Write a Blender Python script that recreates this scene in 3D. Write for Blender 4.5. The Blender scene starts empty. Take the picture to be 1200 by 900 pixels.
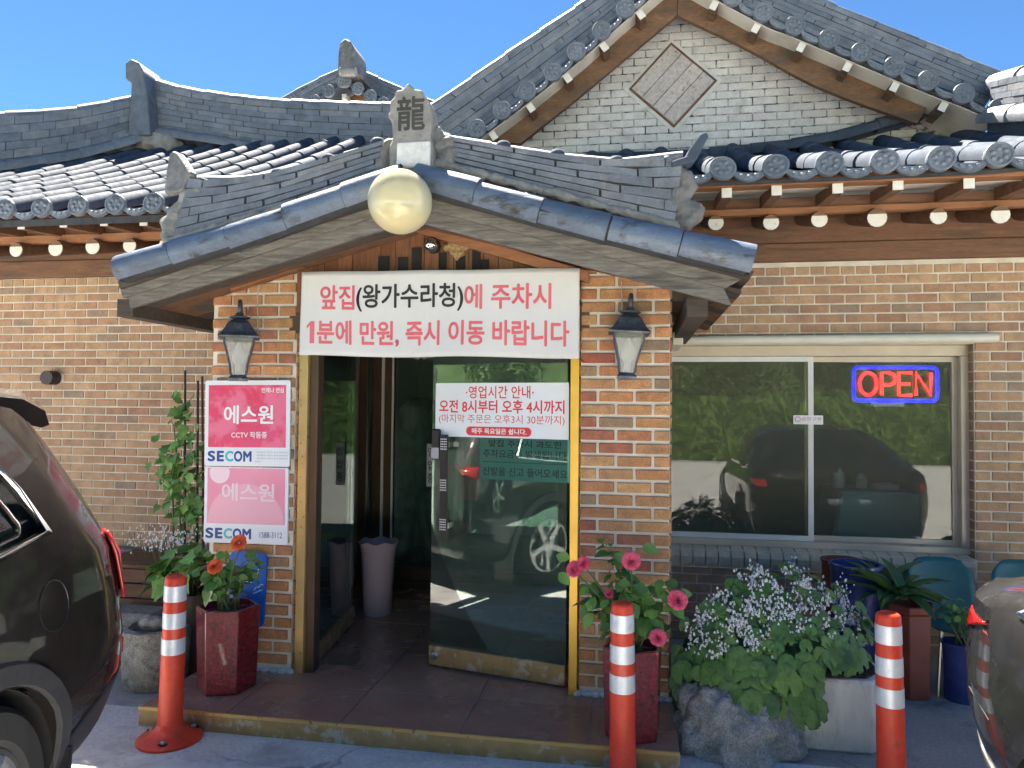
import bpy, bmesh, math, random
from mathutils import Vector, Matrix
R = math.radians
V = Vector
rnd = random.Random(7)
sc = bpy.context.scene
COL = sc.collection

# ------------------------------------------------------------------ camera
YAW, PITCH, CAMROLL, FPX = R(9.6), R(1.67), 0.0093, 860.0
CAM = V((0, 0, 1.65))
_f0 = V((-math.sin(YAW) * math.cos(PITCH), math.cos(YAW) * math.cos(PITCH), math.sin(PITCH)))
_r0 = V((math.cos(YAW), math.sin(YAW), 0))
_u0 = _r0.cross(_f0)
FW = _f0
RT = _r0 * math.cos(CAMROLL) + _u0 * math.sin(CAMROLL)
UP = _u0 * math.cos(CAMROLL) - _r0 * math.sin(CAMROLL)
camd = bpy.data.cameras.new('camera')
camd.sensor_width = 36.0
camd.lens = FPX / 1200.0 * 36.0
camd.clip_end = 2000
camd.clip_start = 0.05
cam = bpy.data.objects.new('camera', camd)
COL.objects.link(cam)
cam.matrix_world = Matrix(((RT.x, UP.x, -FW.x, CAM.x), (RT.y, UP.y, -FW.y, CAM.y), (RT.z, UP.z, -FW.z, CAM.z), (0, 0, 0, 1)))
sc.camera = cam

def P(px, py, y):
    """world point on the plane y = const that the surveyed picture shows at (px, py)"""
    d = FW + RT * ((px - 600) / FPX) + UP * ((450 - py) / FPX)
    return CAM + d * (y / d.y)

def PZ(px, py, z):
    d = FW + RT * ((px - 600) / FPX) + UP * ((450 - py) / FPX)
    return CAM + d * ((z - CAM.z) / d.z)

# ------------------------------------------------------------------ sky, sun, exposure
SUN_AZ, SUN_EL = R(-32), R(59)
w = bpy.data.worlds.new('World')
sc.world = w
w.use_nodes = True
nt = w.node_tree
bg = nt.nodes['Background']
sky = nt.nodes.new('ShaderNodeTexSky')
sky.sky_type = 'NISHITA'
sky.sun_disc = False
sky.sun_elevation = SUN_EL
sky.sun_rotation = SUN_AZ
sky.altitude = 200
sky.air_density = 0.42
sky.dust_density = 0.0
sky.ozone_density = 8.0
tint = nt.nodes.new('ShaderNodeMix')          # one even tint over the whole sky
tint.data_type = 'RGBA'; tint.blend_type = 'MULTIPLY'; tint.inputs[0].default_value = 1.0
tint.inputs[7].default_value = (0.86, 1.06, 1.0, 1)
nt.links.new(sky.outputs[0], tint.inputs[6])
nt.links.new(tint.outputs[2], bg.inputs[0])
bg.inputs[1].default_value = 0.05
sl = bpy.data.lights.new('sun', 'SUN')
sl.energy = 5.0
sl.angle = R(0.5)
sl.color = (1.0, 0.91, 0.78)
so = bpy.data.objects.new('sun', sl)
COL.objects.link(so)
sdir = V((math.sin(SUN_AZ) * math.cos(SUN_EL), math.cos(SUN_AZ) * math.cos(SUN_EL), math.sin(SUN_EL)))
so.rotation_euler = sdir.to_track_quat('Z', 'Y').to_euler()
so.location = sdir * 40
sc.view_settings.view_transform = 'Standard'
sc.view_settings.look = 'None'
sc.view_settings.exposure = 2.8
sc.view_settings.gamma = 1.0
sc.view_settings.use_curve_mapping = False
sc.cycles.max_bounces = 10
sc.cycles.transparent_max_bounces = 16

# ------------------------------------------------------------------ materials
def _ramp(nt, fac, cols, interp='LINEAR', lo=0.0, hi=1.0):
    n = nt.nodes.new('ShaderNodeValToRGB')
    n.color_ramp.interpolation = interp
    el = n.color_ramp.elements
    k = len(cols)
    while len(el) < k:
        el.new(0.5)
    for i, c in enumerate(cols):
        el[i].position = lo + (hi - lo) * (i / (k if interp == 'CONSTANT' else max(1, k - 1)))
        el[i].color = (*c, 1) if len(c) == 3 else c
    nt.links.new(fac, n.inputs[0])
    return n.outputs[0]

def _noise(nt, coord, scale, detail=5, rough=0.6, dist=0.0):
    n = nt.nodes.new('ShaderNodeTexNoise')
    n.inputs['Scale'].default_value = scale
    n.inputs['Detail'].default_value = detail
    n.inputs['Roughness'].default_value = rough
    n.inputs['Distortion'].default_value = dist
    nt.links.new(coord, n.inputs['Vector'])
    return n.outputs[0]

def _mix(nt, a, b, fac, mode='MIX'):
    n = nt.nodes.new('ShaderNodeMix')
    n.data_type = 'RGBA'
    n.blend_type = mode
    for s, v in ((n.inputs[0], fac), (n.inputs[6], a), (n.inputs[7], b)):
        if isinstance(v, (int, float)):
            s.default_value = v
        elif isinstance(v, tuple):
            s.default_value = (*v, 1)
        else:
            nt.links.new(v, s)
    return n.outputs[2]

MATS = {}
def mat(name, cols, rough=0.6, metal=0.0, scale=6.0, detail=6, rand=None, rmode='LINEAR', randmix=1.0, bump=0.0, bscale=60.0,
        stretch=(1, 1, 1), dirt=None, dirt_scale=3.0, dirt_lo=0.5, dirt_hi=0.75, coat=0.0, rvar=0.0, spec=0.5, fine=0.0, fscale=90.0,
        trans=0.0, sheen=0.0, island=False, local=False, crack=0.0, dirt_max=1.0):
    m = bpy.data.materials.new(name)
    m.use_nodes = True
    t = m.node_tree
    b = t.nodes['Principled BSDF']
    if local:
        g = t.nodes.new('ShaderNodeTexCoord')
        pos = g.outputs['Object']
    else:
        g = t.nodes.new('ShaderNodeNewGeometry')
        pos = g.outputs['Position']
    mp = t.nodes.new('ShaderNodeMapping')
    mp.inputs['Scale'].default_value = stretch
    t.links.new(pos, mp.inputs['Vector'])
    co = mp.outputs[0]
    nz = _noise(t, co, scale, detail)
    if rand or island:
        if island:
            gi = t.nodes.new('ShaderNodeNewGeometry')
            rv = gi.outputs['Random Per Island']
        else:
            oi = t.nodes.new('ShaderNodeObjectInfo')
            rv = oi.outputs['Random']
        col = _ramp(t, rv, rand or cols, rmode)
        if cols and rand:
            c2 = _ramp(t, nz, cols, lo=0.3, hi=0.7)
            col = _mix(t, col, c2, 1.0, 'MULTIPLY')
    else:
        col = _ramp(t, nz, cols, lo=0.3, hi=0.7)
    if fine > 0:
        fz = _noise(t, co, fscale, 3, 0.7)
        fr = _ramp(t, fz, [(1 - fine,) * 3, (1 + fine * 0.6,) * 3], lo=0.3, hi=0.7)
        col = _mix(t, col, fr, 1.0, 'MULTIPLY')
    if dirt:
        dz = _noise(t, co, dirt_scale, 8, 0.65, 0.3)
        df = _ramp(t, dz, [(0, 0, 0), (dirt_max,) * 3], lo=dirt_lo, hi=dirt_hi)
        col = _mix(t, col, dirt, df)
    if crack > 0:
        wz = t.nodes.new('ShaderNodeTexNoise'); wz.inputs['Scale'].default_value = 3.0; wz.inputs['Detail'].default_value = 6
        t.links.new(co, wz.inputs['Vector'])
        va = t.nodes.new('ShaderNodeVectorMath'); va.operation = 'MULTIPLY_ADD'
        t.links.new(wz.outputs['Color'], va.inputs[0]); va.inputs[1].default_value = (0.5, 0.5, 0.5); t.links.new(co, va.inputs[2])
        vo = t.nodes.new('ShaderNodeTexVoronoi'); vo.feature = 'DISTANCE_TO_EDGE'; vo.inputs['Scale'].default_value = crack
        t.links.new(va.outputs[0], vo.inputs['Vector'])
        cf = _ramp(t, vo.outputs['Distance'], [(1, 1, 1), (0, 0, 0)], lo=0.003, hi=0.012)
        mk = _ramp(t, _noise(t, co, 0.9, 2), [(0, 0, 0), (1, 1, 1)], lo=0.45, hi=0.6)
        cf = _mix(t, cf, mk, 1.0, 'MULTIPLY')
        cf = _mix(t, cf, (0.6, 0.6, 0.6), 1.0, 'MULTIPLY')
        col = _mix(t, col, (0.10, 0.098, 0.095), cf)
    t.links.new(col, b.inputs['Base Color'])
    b.inputs['Roughness'].default_value = rough
    b.inputs['Metallic'].default_value = metal
    b.inputs['Specular IOR Level'].default_value = spec
    b.inputs['Coat Weight'].default_value = coat
    b.inputs['Coat Roughness'].default_value = 0.03
    b.inputs['Transmission Weight'].default_value = trans
    if rvar > 0:
        rz = _noise(t, co, scale * 2.3, 4)
        mr = t.nodes.new('ShaderNodeMapRange')
        mr.inputs['From Min'].default_value = 0.3
        mr.inputs['From Max'].default_value = 0.7
        mr.inputs['To Min'].default_value = max(0.02, rough - rvar)
        mr.inputs['To Max'].default_value = min(1, rough + rvar)
        t.links.new(rz, mr.inputs[0])
        t.links.new(mr.outputs[0], b.inputs['Roughness'])
    if bump > 0:
        bz = _noise(t, co, bscale, 5, 0.65)
        bp = t.nodes.new('ShaderNodeBump')
        bp.inputs['Strength'].default_value = bump
        bp.inputs['Distance'].default_value = 0.01
        t.links.new(bz, bp.inputs['Height'])
        t.links.new(bp.outputs[0], b.inputs['Normal'])
    MATS[name] = m
    return m

def glass_mat(name, tint=(0.8, 0.9, 0.86), ior=1.5, rough=0.0, body=None, bodyfac=0.0):
    m = bpy.data.materials.new(name)
    m.use_nodes = True
    t = m.node_tree
    out = t.nodes['Material Output']
    t.nodes.remove(t.nodes['Principled BSDF'])
    tr = t.nodes.new('ShaderNodeBsdfTransparent')
    tr.inputs[0].default_value = (*tint, 1)
    gl = t.nodes.new('ShaderNodeBsdfGlossy')
    gl.inputs['Roughness'].default_value = rough
    fr = t.nodes.new('ShaderNodeFresnel')
    fr.inputs[0].default_value = ior
    mx = t.nodes.new('ShaderNodeMixShader')
    t.links.new(fr.outputs[0], mx.inputs[0])
    src = tr.outputs[0]
    if body:
        df = t.nodes.new('ShaderNodeBsdfDiffuse')
        df.inputs[0].default_value = (*body, 1)
        mb = t.nodes.new('ShaderNodeMixShader')
        mb.inputs[0].default_value = bodyfac
        t.links.new(tr.outputs[0], mb.inputs[1])
        t.links.new(df.outputs[0], mb.inputs[2])
        src = mb.outputs[0]
    t.links.new(src, mx.inputs[1])
    t.links.new(gl.outputs[0], mx.inputs[2])
    t.links.new(mx.outputs[0], out.inputs[0])
    MATS[name] = m
    return m

def emit_mat(name, col, strength):
    m = bpy.data.materials.new(name)
    m.use_nodes = True
    b = m.node_tree.nodes['Principled BSDF']
    b.inputs['Base Color'].default_value = (*col, 1)
    b.inputs['Emission Color'].default_value = (*col, 1)
    b.inputs['Emission Strength'].default_value = strength
    MATS[name] = m
    return m

G = lambda v: (v, v, v)
mat('brick', [G(0.75), G(1.15)], 0.85, scale=14, fine=0.35, fscale=160, bump=0.5, bscale=150,
    rand=[(0.49, 0.295, 0.165), (0.53, 0.34, 0.195), (0.46, 0.26, 0.155), (0.55, 0.355, 0.21), (0.41, 0.22, 0.135), (0.49, 0.31, 0.18), (0.33, 0.235, 0.165)], dirt=(0.22, 0.16, 0.12), dirt_scale=1.3, dirt_lo=0.5, dirt_hi=0.8, dirt_max=0.45)
mat('brick_pillar', [G(0.72), G(1.2)], 0.8, scale=16, fine=0.4, fscale=140, bump=0.6, bscale=130,
    rand=[(0.60, 0.31, 0.13), (0.54, 0.22, 0.10), (0.66, 0.37, 0.16), (0.38, 0.105, 0.07), (0.60, 0.33, 0.155), (0.64, 0.31, 0.13), (0.30, 0.22, 0.15), (0.58, 0.29, 0.12), (0.42, 0.13, 0.085)], dirt=(0.24, 0.16, 0.11), dirt_scale=2.0, dirt_lo=0.5, dirt_hi=0.8, dirt_max=0.4)
mat('mortar', [(0.58, 0.51, 0.41), (0.74, 0.67, 0.56)], 0.95, scale=9, bump=0.5, bscale=180, dirt=(0.36, 0.31, 0.25), dirt_scale=1.5, dirt_lo=0.5, dirt_hi=0.8, dirt_max=0.5)
mat('mortar_pale', [(0.68, 0.63, 0.55), (0.82, 0.77, 0.69)], 0.95, scale=9, bump=0.5, bscale=180, dirt=(0.45, 0.40, 0.33), dirt_scale=2.5, dirt_lo=0.5, dirt_hi=0.8, dirt_max=0.5)
mat('white_brick', [G(0.85), G(1.08)], 0.85, scale=12, fine=0.2, fscale=120, bump=0.6, bscale=90,
    rand=[(0.62, 0.61, 0.61), (0.67, 0.66, 0.65), (0.58, 0.57, 0.565), (0.65, 0.64, 0.64)], dirt=(0.30, 0.29, 0.27), dirt_scale=5, dirt_lo=0.55, dirt_hi=0.85)
mat('white_mortar', [(0.30, 0.30, 0.285), (0.46, 0.455, 0.43)], 0.95, scale=14, bump=0.5, dirt=(0.05, 0.05, 0.05), dirt_scale=16, dirt_lo=0.5, dirt_hi=0.58)
mat('tile', [G(0.75), G(1.2)], 0.8, scale=7, fine=0.15, fscale=70, rvar=0.1, bump=0.15, bscale=40, spec=0.08,
    rand=[(0.060, 0.078, 0.110), (0.072, 0.090, 0.122), (0.052, 0.068, 0.098), (0.080, 0.095, 0.122)], dirt=(0.10, 0.105, 0.11), dirt_scale=6, dirt_lo=0.58, dirt_hi=0.8)
mat('tile_dark', [G(0.7), G(1.2)], 0.42, scale=7, fine=0.2, fscale=60, rvar=0.12, bump=0.2, bscale=40, spec=0.6,
    rand=[(0.095, 0.128, 0.19), (0.115, 0.15, 0.215), (0.085, 0.115, 0.17)], dirt=(0.020, 0.020, 0.019), dirt_scale=4.5, dirt_lo=0.55, dirt_hi=0.66, stretch=(1, 1, 2.2))
mat('ridge_tile', [G(0.7), G(1.2)], 0.55, scale=9, fine=0.2, fscale=80, rvar=0.15, bump=0.25, bscale=50,
    rand=[(0.135, 0.158, 0.195), (0.170, 0.190, 0.222), (0.115, 0.134, 0.166), (0.20, 0.21, 0.228)], dirt=(0.25, 0.24, 0.225), dirt_scale=5, dirt_lo=0.58, dirt_hi=0.78)
mat('tile_end', [G(0.8), G(1.15)], 0.5, scale=12, fine=0.2, fscale=90, rvar=0.1, bump=0.3, bscale=70, spec=0.4,  # lighter copy of tile for ends in shade; brightening sits in the colour
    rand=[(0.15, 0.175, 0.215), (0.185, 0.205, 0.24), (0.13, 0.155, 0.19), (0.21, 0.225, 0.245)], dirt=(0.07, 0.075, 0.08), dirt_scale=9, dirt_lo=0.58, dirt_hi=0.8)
mat('joint', [(0.022, 0.025, 0.03), (0.05, 0.053, 0.06)], 0.9, scale=12)
mat('cement', [(0.17, 0.168, 0.16), (0.30, 0.295, 0.28)], 0.92, scale=10, detail=10, bump=0.8, bscale=45, dirt=(0.10, 0.10, 0.095), dirt_scale=9, dirt_lo=0.55, dirt_hi=0.8)
mat('cement_dark', [(0.09, 0.09, 0.092), (0.20, 0.198, 0.19)], 0.7, scale=12, detail=10, bump=0.8, bscale=40, dirt=(0.06, 0.06, 0.06), dirt_scale=11, dirt_lo=0.5, dirt_hi=0.75)
mat('ink', [(0.035, 0.035, 0.033), (0.06, 0.06, 0.055)], 0.9)
mat('limewash', [(0.55, 0.56, 0.56), (0.75, 0.75, 0.73)], 0.9, scale=14, bump=0.4, dirt=(0.33, 0.33, 0.32), dirt_scale=10, dirt_lo=0.5, dirt_hi=0.8)
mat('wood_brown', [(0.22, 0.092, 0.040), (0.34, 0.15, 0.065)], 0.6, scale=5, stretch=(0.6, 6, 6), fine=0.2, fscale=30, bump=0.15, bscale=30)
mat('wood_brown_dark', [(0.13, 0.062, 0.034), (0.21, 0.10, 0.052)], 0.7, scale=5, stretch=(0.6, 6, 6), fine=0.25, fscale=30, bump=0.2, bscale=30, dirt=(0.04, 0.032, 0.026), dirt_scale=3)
mat('wood_plank', [G(0.7), G(1.25)], 0.6, scale=9, stretch=(7, 7, 0.7), rand=[(0.19, 0.075, 0.03), (0.14, 0.052, 0.022), (0.23, 0.10, 0.04), (0.11, 0.045, 0.022)], fine=0.25, fscale=30, bump=0.2, bscale=30)
mat('wood_grey', [(0.095, 0.086, 0.076), (0.24, 0.222, 0.20)], 0.85, scale=7, stretch=(0.7, 9, 9), detail=9, fine=0.3, fscale=26, bump=0.5, bscale=26, dirt=(0.045, 0.038, 0.032), dirt_scale=2.2, dirt_lo=0.54, dirt_hi=0.70)
mat('wood_barge', [(0.13, 0.066, 0.034), (0.20, 0.11, 0.06)], 0.75, scale=5, stretch=(1, 6, 3), fine=0.3, fscale=24, bump=0.3, bscale=24, dirt=(0.065, 0.055, 0.047), dirt_scale=2.0, dirt_lo=0.48, dirt_hi=0.65)
mat('wood_hatch', [G(0.75), G(1.15)], 0.85, scale=8, stretch=(5, 5, 5), rand=[(0.50, 0.45, 0.44), (0.56, 0.51, 0.50), (0.46, 0.42, 0.41)], fine=0.25, fscale=50, bump=0.4, dirt=(0.16, 0.12, 0.11), dirt_scale=7, dirt_lo=0.56, dirt_hi=0.72)
mat('soffit', [(0.62, 0.59, 0.52), (0.74, 0.71, 0.63)], 0.9, scale=3, dirt=(0.45, 0.41, 0.35), dirt_scale=2)
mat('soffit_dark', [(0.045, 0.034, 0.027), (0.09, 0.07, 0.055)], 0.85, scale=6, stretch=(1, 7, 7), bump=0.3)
mat('rafter_white', [(0.66, 0.63, 0.57), (0.78, 0.75, 0.69)], 0.8, scale=20, dirt=(0.4, 0.37, 0.32), dirt_scale=30, dirt_lo=0.6, dirt_hi=0.75)
mat('gold', [(0.58, 0.40, 0.16), (0.68, 0.48, 0.20)], 0.35, metal=0.6, scale=10, rvar=0.1, dirt=(0.42, 0.30, 0.16), dirt_scale=9, dirt_lo=0.6, dirt_hi=0.85)
mat('gold_trim', [(0.34, 0.24, 0.115), (0.46, 0.34, 0.17)], 0.45, metal=0.6, scale=14, rvar=0.12, dirt=(0.50, 0.47, 0.41), dirt_scale=11, dirt_lo=0.53, dirt_hi=0.6)
mat('yellow_post', [(0.72, 0.40, 0.045), (0.80, 0.47, 0.07)], 0.35, metal=0.35, scale=6)
mat('alu_beige', [(0.56, 0.46, 0.36), (0.64, 0.54, 0.43)], 0.45, metal=0.2, scale=8)
mat('alu_white', [(0.68, 0.65, 0.61), (0.76, 0.73, 0.69)], 0.45, metal=0.1, scale=8)
mat('pvc_cream', [(0.62, 0.58, 0.47), (0.70, 0.66, 0.55)], 0.45, scale=6)
mat('bronze_frame', [(0.10, 0.06, 0.04), (0.14, 0.085, 0.055)], 0.4, metal=0.3, scale=6)
mat('floor_tile', [G(0.7), G(1.15)], 0.22, scale=2.2, detail=8, rand=[(0.38, 0.205, 0.15), (0.42, 0.235, 0.17), (0.35, 0.185, 0.14)], fine=0.12, fscale=30, rvar=0.12, dirt=(0.46, 0.33, 0.26), dirt_scale=1.6, dirt_lo=0.5, dirt_hi=0.8, dirt_max=0.5)
mat('grout', [(0.30, 0.27, 0.24), (0.40, 0.37, 0.33)], 0.9, scale=10)
mat('concrete', [(0.27, 0.275, 0.28), (0.42, 0.42, 0.415)], 0.9, scale=1.4, detail=10, fine=0.25, fscale=60, bump=0.5, bscale=70, dirt=(0.15, 0.15, 0.15), dirt_scale=2.4, dirt_lo=0.52, dirt_hi=0.75, crack=0.8)
mat('concrete_pale', [(0.56, 0.565, 0.57), (0.70, 0.70, 0.695)], 0.88, scale=2.4, detail=10, fine=0.2, fscale=50, bump=0.4, bscale=70, dirt=(0.36, 0.355, 0.35), dirt_scale=2.6, dirt_lo=0.52, dirt_hi=0.72, crack=0.7)
mat('trough', [(0.58, 0.57, 0.55), (0.74, 0.73, 0.70)], 0.9, scale=4, detail=10, stretch=(3, 3, 0.8), bump=0.4, bscale=60, dirt=(0.23, 0.21, 0.19), dirt_scale=4.5, dirt_lo=0.55, dirt_hi=0.75)
mat('rock', [(0.25, 0.25, 0.245), (0.52, 0.515, 0.505)], 0.9, scale=9, detail=12, fine=0.5, fscale=110, bump=1.0, bscale=38, dirt=(0.42, 0.42, 0.40), dirt_scale=14, dirt_lo=0.6, dirt_hi=0.75)
mat('granite', [(0.22, 0.215, 0.19), (0.42, 0.41, 0.37)], 0.9, scale=20, detail=10, fine=0.5, fscale=120, bump=1.0, bscale=70, dirt=(0.13, 0.125, 0.11), dirt_scale=16, dirt_lo=0.55, dirt_hi=0.7)
mat('sill_brick', [(0.52, 0.45, 0.33), (0.62, 0.55, 0.42)], 0.85, scale=16, bump=0.4, fine=0.2)
mat('glaze_red', [(0.045, 0.005, 0.009), (0.30, 0.016, 0.028)], 0.2, scale=55, detail=4, bump=0.35, bscale=70, coat=0.6, spec=0.6)
mat('glaze_blue', [(0.035, 0.045, 0.17), (0.06, 0.08, 0.27)], 0.2, scale=12, coat=0.5, bump=0.15)
mat('clay_red', [(0.22, 0.05, 0.035), (0.30, 0.075, 0.05)], 0.45, scale=9, coat=0.2)
mat('pot_dark', [(0.03, 0.022, 0.02), (0.06, 0.045, 0.04)], 0.5, scale=20, bump=0.8, bscale=60)
mat('soil', [(0.02, 0.015, 0.01), (0.06, 0.045, 0.03)], 0.95, scale=40, bump=1, bscale=90)
mat('bin_pink', [(0.44, 0.33, 0.37), (0.50, 0.38, 0.42)], 0.4, scale=4)
mat('chair_teal', [(0.003, 0.085, 0.105), (0.005, 0.11, 0.13)], 0.45, scale=3, dirt=(0.03, 0.13, 0.145), dirt_scale=5)
mat('steel', [(0.5, 0.5, 0.5), (0.6, 0.6, 0.6)], 0.3, metal=1.0)
mat('chrome', [(0.75, 0.75, 0.76), (0.8, 0.8, 0.8)], 0.1, metal=1.0)
mat('bollard_red', [(0.60, 0.042, 0.018), (0.72, 0.07, 0.028)], 0.42, scale=5, fine=0.1, fscale=40, rvar=0.12, bump=0.08, bscale=25, dirt=(0.16, 0.05, 0.035), dirt_scale=14, dirt_lo=0.6, dirt_hi=0.72, dirt_max=0.7)
mat('reflective', [(0.58, 0.63, 0.69), (0.72, 0.77, 0.82)], 0.35, scale=14, metal=0.2, fine=0.15, fscale=220, dirt=(0.34, 0.33, 0.32), dirt_scale=16, dirt_lo=0.58, dirt_hi=0.75, dirt_max=0.6)
mat('lamp_metal', [(0.045, 0.055, 0.075), (0.09, 0.10, 0.125)], 0.45, metal=0.4, scale=20, fine=0.3, dirt=(0.20, 0.19, 0.17), dirt_scale=24, dirt_lo=0.55, dirt_hi=0.75)
mat('bulb', [(0.75, 0.75, 0.72), (0.85, 0.85, 0.82)], 0.4)
mat('sign_white', [(0.70, 0.73, 0.78), (0.77, 0.79, 0.83)], 0.45, scale=3)
mat('banner', [(0.62, 0.61, 0.61), (0.68, 0.67, 0.66)], 0.7, scale=3, fine=0.04, fscale=200, dirt=(0.55, 0.53, 0.50), dirt_scale=3, dirt_lo=0.6, dirt_hi=0.85)
mat('print_red', [(0.62, 0.035, 0.045), (0.68, 0.05, 0.06)], 0.6)
mat('print_rose', [(0.68, 0.10, 0.13), (0.72, 0.17, 0.20)], 0.65, scale=3)
mat('print_black', [(0.018, 0.018, 0.02), (0.03, 0.03, 0.032)], 0.6)
mat('print_white', [(0.78, 0.78, 0.80), (0.84, 0.84, 0.85)], 0.5)
mat('print_navy', [(0.012, 0.055, 0.22), (0.02, 0.075, 0.27)], 0.5)
mat('print_cyan', [(0.06, 0.42, 0.50), (0.08, 0.47, 0.55)], 0.5)
mat('print_grey', [(0.20, 0.22, 0.27), (0.26, 0.28, 0.33)], 0.5)
mat('poster_pink', [(0.66, 0.035, 0.10), (0.72, 0.09, 0.20)], 0.4, scale=2.5, dirt=(0.74, 0.16, 0.27), dirt_scale=4.5, dirt_lo=0.46, dirt_hi=0.54)
mat('poster_faded', [(0.74, 0.24, 0.36), (0.78, 0.31, 0.43)], 0.4, scale=2.5)
mat('poster_faded_pale', [(0.76, 0.37, 0.47), (0.80, 0.42, 0.52)], 0.4, scale=2.5)
mat('poster_ghost', [(0.78, 0.60, 0.66), (0.80, 0.64, 0.70)], 0.4)
mat('sign_blue', [(0.01, 0.09, 0.42), (0.014, 0.12, 0.50)], 0.35)
mat('notice_teal', [(0.22, 0.66, 0.68), (0.26, 0.72, 0.73)], 0.5)
mat('print_teal_dark', [(0.01, 0.06, 0.09), (0.015, 0.08, 0.11)], 0.5)
mat('handle_black', [(0.012, 0.012, 0.013), (0.02, 0.02, 0.021)], 0.35)
mat('lock_grey', [(0.35, 0.38, 0.42), (0.42, 0.45, 0.49)], 0.3, metal=0.4)
mat('nest', [(0.20, 0.12, 0.05), (0.42, 0.30, 0.14)], 0.95, scale=60, bump=1, bscale=90)
mat('black_hole', [(0.008, 0.008, 0.009), (0.015, 0.015, 0.015)], 0.9)
mat('cable', [(0.45, 0.42, 0.37), (0.5, 0.47, 0.42)], 0.6)
mat('interior_wall', [(0.40, 0.36, 0.30), (0.48, 0.44, 0.37)], 0.85, scale=2)
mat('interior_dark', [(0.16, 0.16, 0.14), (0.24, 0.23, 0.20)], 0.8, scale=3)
mat('plastic_wrap', [(0.20, 0.21, 0.21), (0.36, 0.37, 0.37)], 0.18, scale=8, stretch=(3, 3, 1), bump=1.0, bscale=22)
mat('cloth_teal', [(0.16, 0.40, 0.46), (0.22, 0.48, 0.54)], 0.5, scale=4)
mat('cloth_white', [(0.55, 0.60, 0.60), (0.65, 0.68, 0.68)], 0.6, scale=4)
mat('car_brown', [(0.017, 0.0135, 0.012), (0.022, 0.018, 0.016)], 0.5, metal=0.0, scale=6, coat=1.0, spec=0.15, rvar=0.08, dirt=(0.085, 0.070, 0.058), dirt_scale=3, dirt_lo=0.5, dirt_hi=0.85, dirt_max=0.35)
mat('car_black', [(0.007, 0.007, 0.008), (0.010, 0.010, 0.011)], 0.5, metal=0.0, scale=6, coat=1.0, spec=0.15, rvar=0.08, dirt=(0.035, 0.033, 0.03), dirt_scale=3, dirt_lo=0.5, dirt_hi=0.85, dirt_max=0.3)
mat('car_clad', [(0.035, 0.035, 0.038), (0.05, 0.05, 0.053)], 0.55, scale=30, bump=0.1, bscale=300)
mat('car_glass', [(0.006, 0.007, 0.008), (0.009, 0.01, 0.011)], 0.03, spec=0.8, coat=0.5)
mat('tail_red', [(0.30, 0.006, 0.008), (0.42, 0.012, 0.012)], 0.12, scale=30, coat=0.8)
mat('tyre', [(0.016, 0.016, 0.016), (0.026, 0.026, 0.026)], 0.8, scale=20, bump=0.2)
mat('rim', [(0.42, 0.43, 0.44), (0.50, 0.51, 0.52)], 0.25, metal=0.9)
LEAFR = lambda a, b, c: [a, b, c, b]
mat('leaf_rose', [G(0.8), G(1.15)], 0.45, scale=20, rand=[(0.088, 0.203, 0.041), (0.136, 0.277, 0.051), (0.072, 0.165, 0.041), (0.184, 0.323, 0.061)], fine=0.15)
mat('leaf_round', [G(0.75), G(1.15)], 0.5, scale=24, rand=[(0.080, 0.180, 0.043), (0.120, 0.247, 0.054), (0.058, 0.135, 0.041), (0.152, 0.270, 0.054)], fine=0.2)
mat('leaf_vine', [G(0.8), G(1.15)], 0.5, scale=20, rand=[(0.096, 0.225, 0.043), (0.136, 0.300, 0.049), (0.080, 0.180, 0.043), (0.192, 0.360, 0.061)], fine=0.15)
mat('leaf_agave', [G(0.8), G(1.2)], 0.35, scale=14, rand=[(0.080, 0.165, 0.061), (0.112, 0.210, 0.074), (0.064, 0.135, 0.051)], fine=0.12)
mat('leaf_mass', [G(0.8), G(1.15)], 0.6, scale=3, island=True, rand=[(0.035, 0.085, 0.022), (0.06, 0.13, 0.03), (0.085, 0.165, 0.04), (0.05, 0.10, 0.025)])
mat('stem', [(0.07, 0.11, 0.03), (0.12, 0.15, 0.05)], 0.7)
mat('stake', [(0.02, 0.02, 0.018), (0.05, 0.05, 0.045)], 0.7)
mat('bark', [(0.07, 0.05, 0.035), (0.15, 0.11, 0.08)], 0.9, scale=12, stretch=(1, 1, 0.3), bump=0.8)
mat('petal_pink', [G(0.55), G(1.25)], 0.5, scale=110, detail=3, rand=[(0.72, 0.06, 0.16), (0.78, 0.12, 0.22), (0.66, 0.05, 0.13)])
mat('petal_orange', [(0.75, 0.07, 0.03), (0.80, 0.22, 0.06)], 0.5, scale=35)
mat('petal_white', [(0.72, 0.74, 0.80), (0.82, 0.83, 0.87)], 0.6)
mat('skin', [(0.50, 0.30, 0.21), (0.56, 0.34, 0.24)], 0.5, scale=10)
mat('cloth_grey', [(0.14, 0.15, 0.165), (0.18, 0.19, 0.205)], 0.9, scale=30)
mat('hair', [(0.012, 0.010, 0.009), (0.02, 0.016, 0.014)], 0.5, stretch=(20, 20, 2))
mat('asphalt', [(0.042, 0.042, 0.043), (0.065, 0.065, 0.064)], 0.9, scale=3, fine=0.3, fscale=120, bump=0.4, bscale=150)
mat('hill_green', [(0.025, 0.05, 0.016), (0.07, 0.12, 0.03)], 0.95, scale=0.9, detail=12, bump=1.0, bscale=2.0)
mat('house_render', [(0.52, 0.50, 0.45), (0.60, 0.58, 0.53)], 0.9, scale=2)
mat('roof_red', [(0.55, 0.04, 0.03), (0.62, 0.055, 0.04)], 0.5)
mat('board_yellow', [(0.75, 0.52, 0.03), (0.80, 0.57, 0.05)], 0.5)
glass_mat('glass_green', (0.74, 0.87, 0.81), 2.0, 0.0, (0.26, 0.38, 0.32), 0.09)
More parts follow.
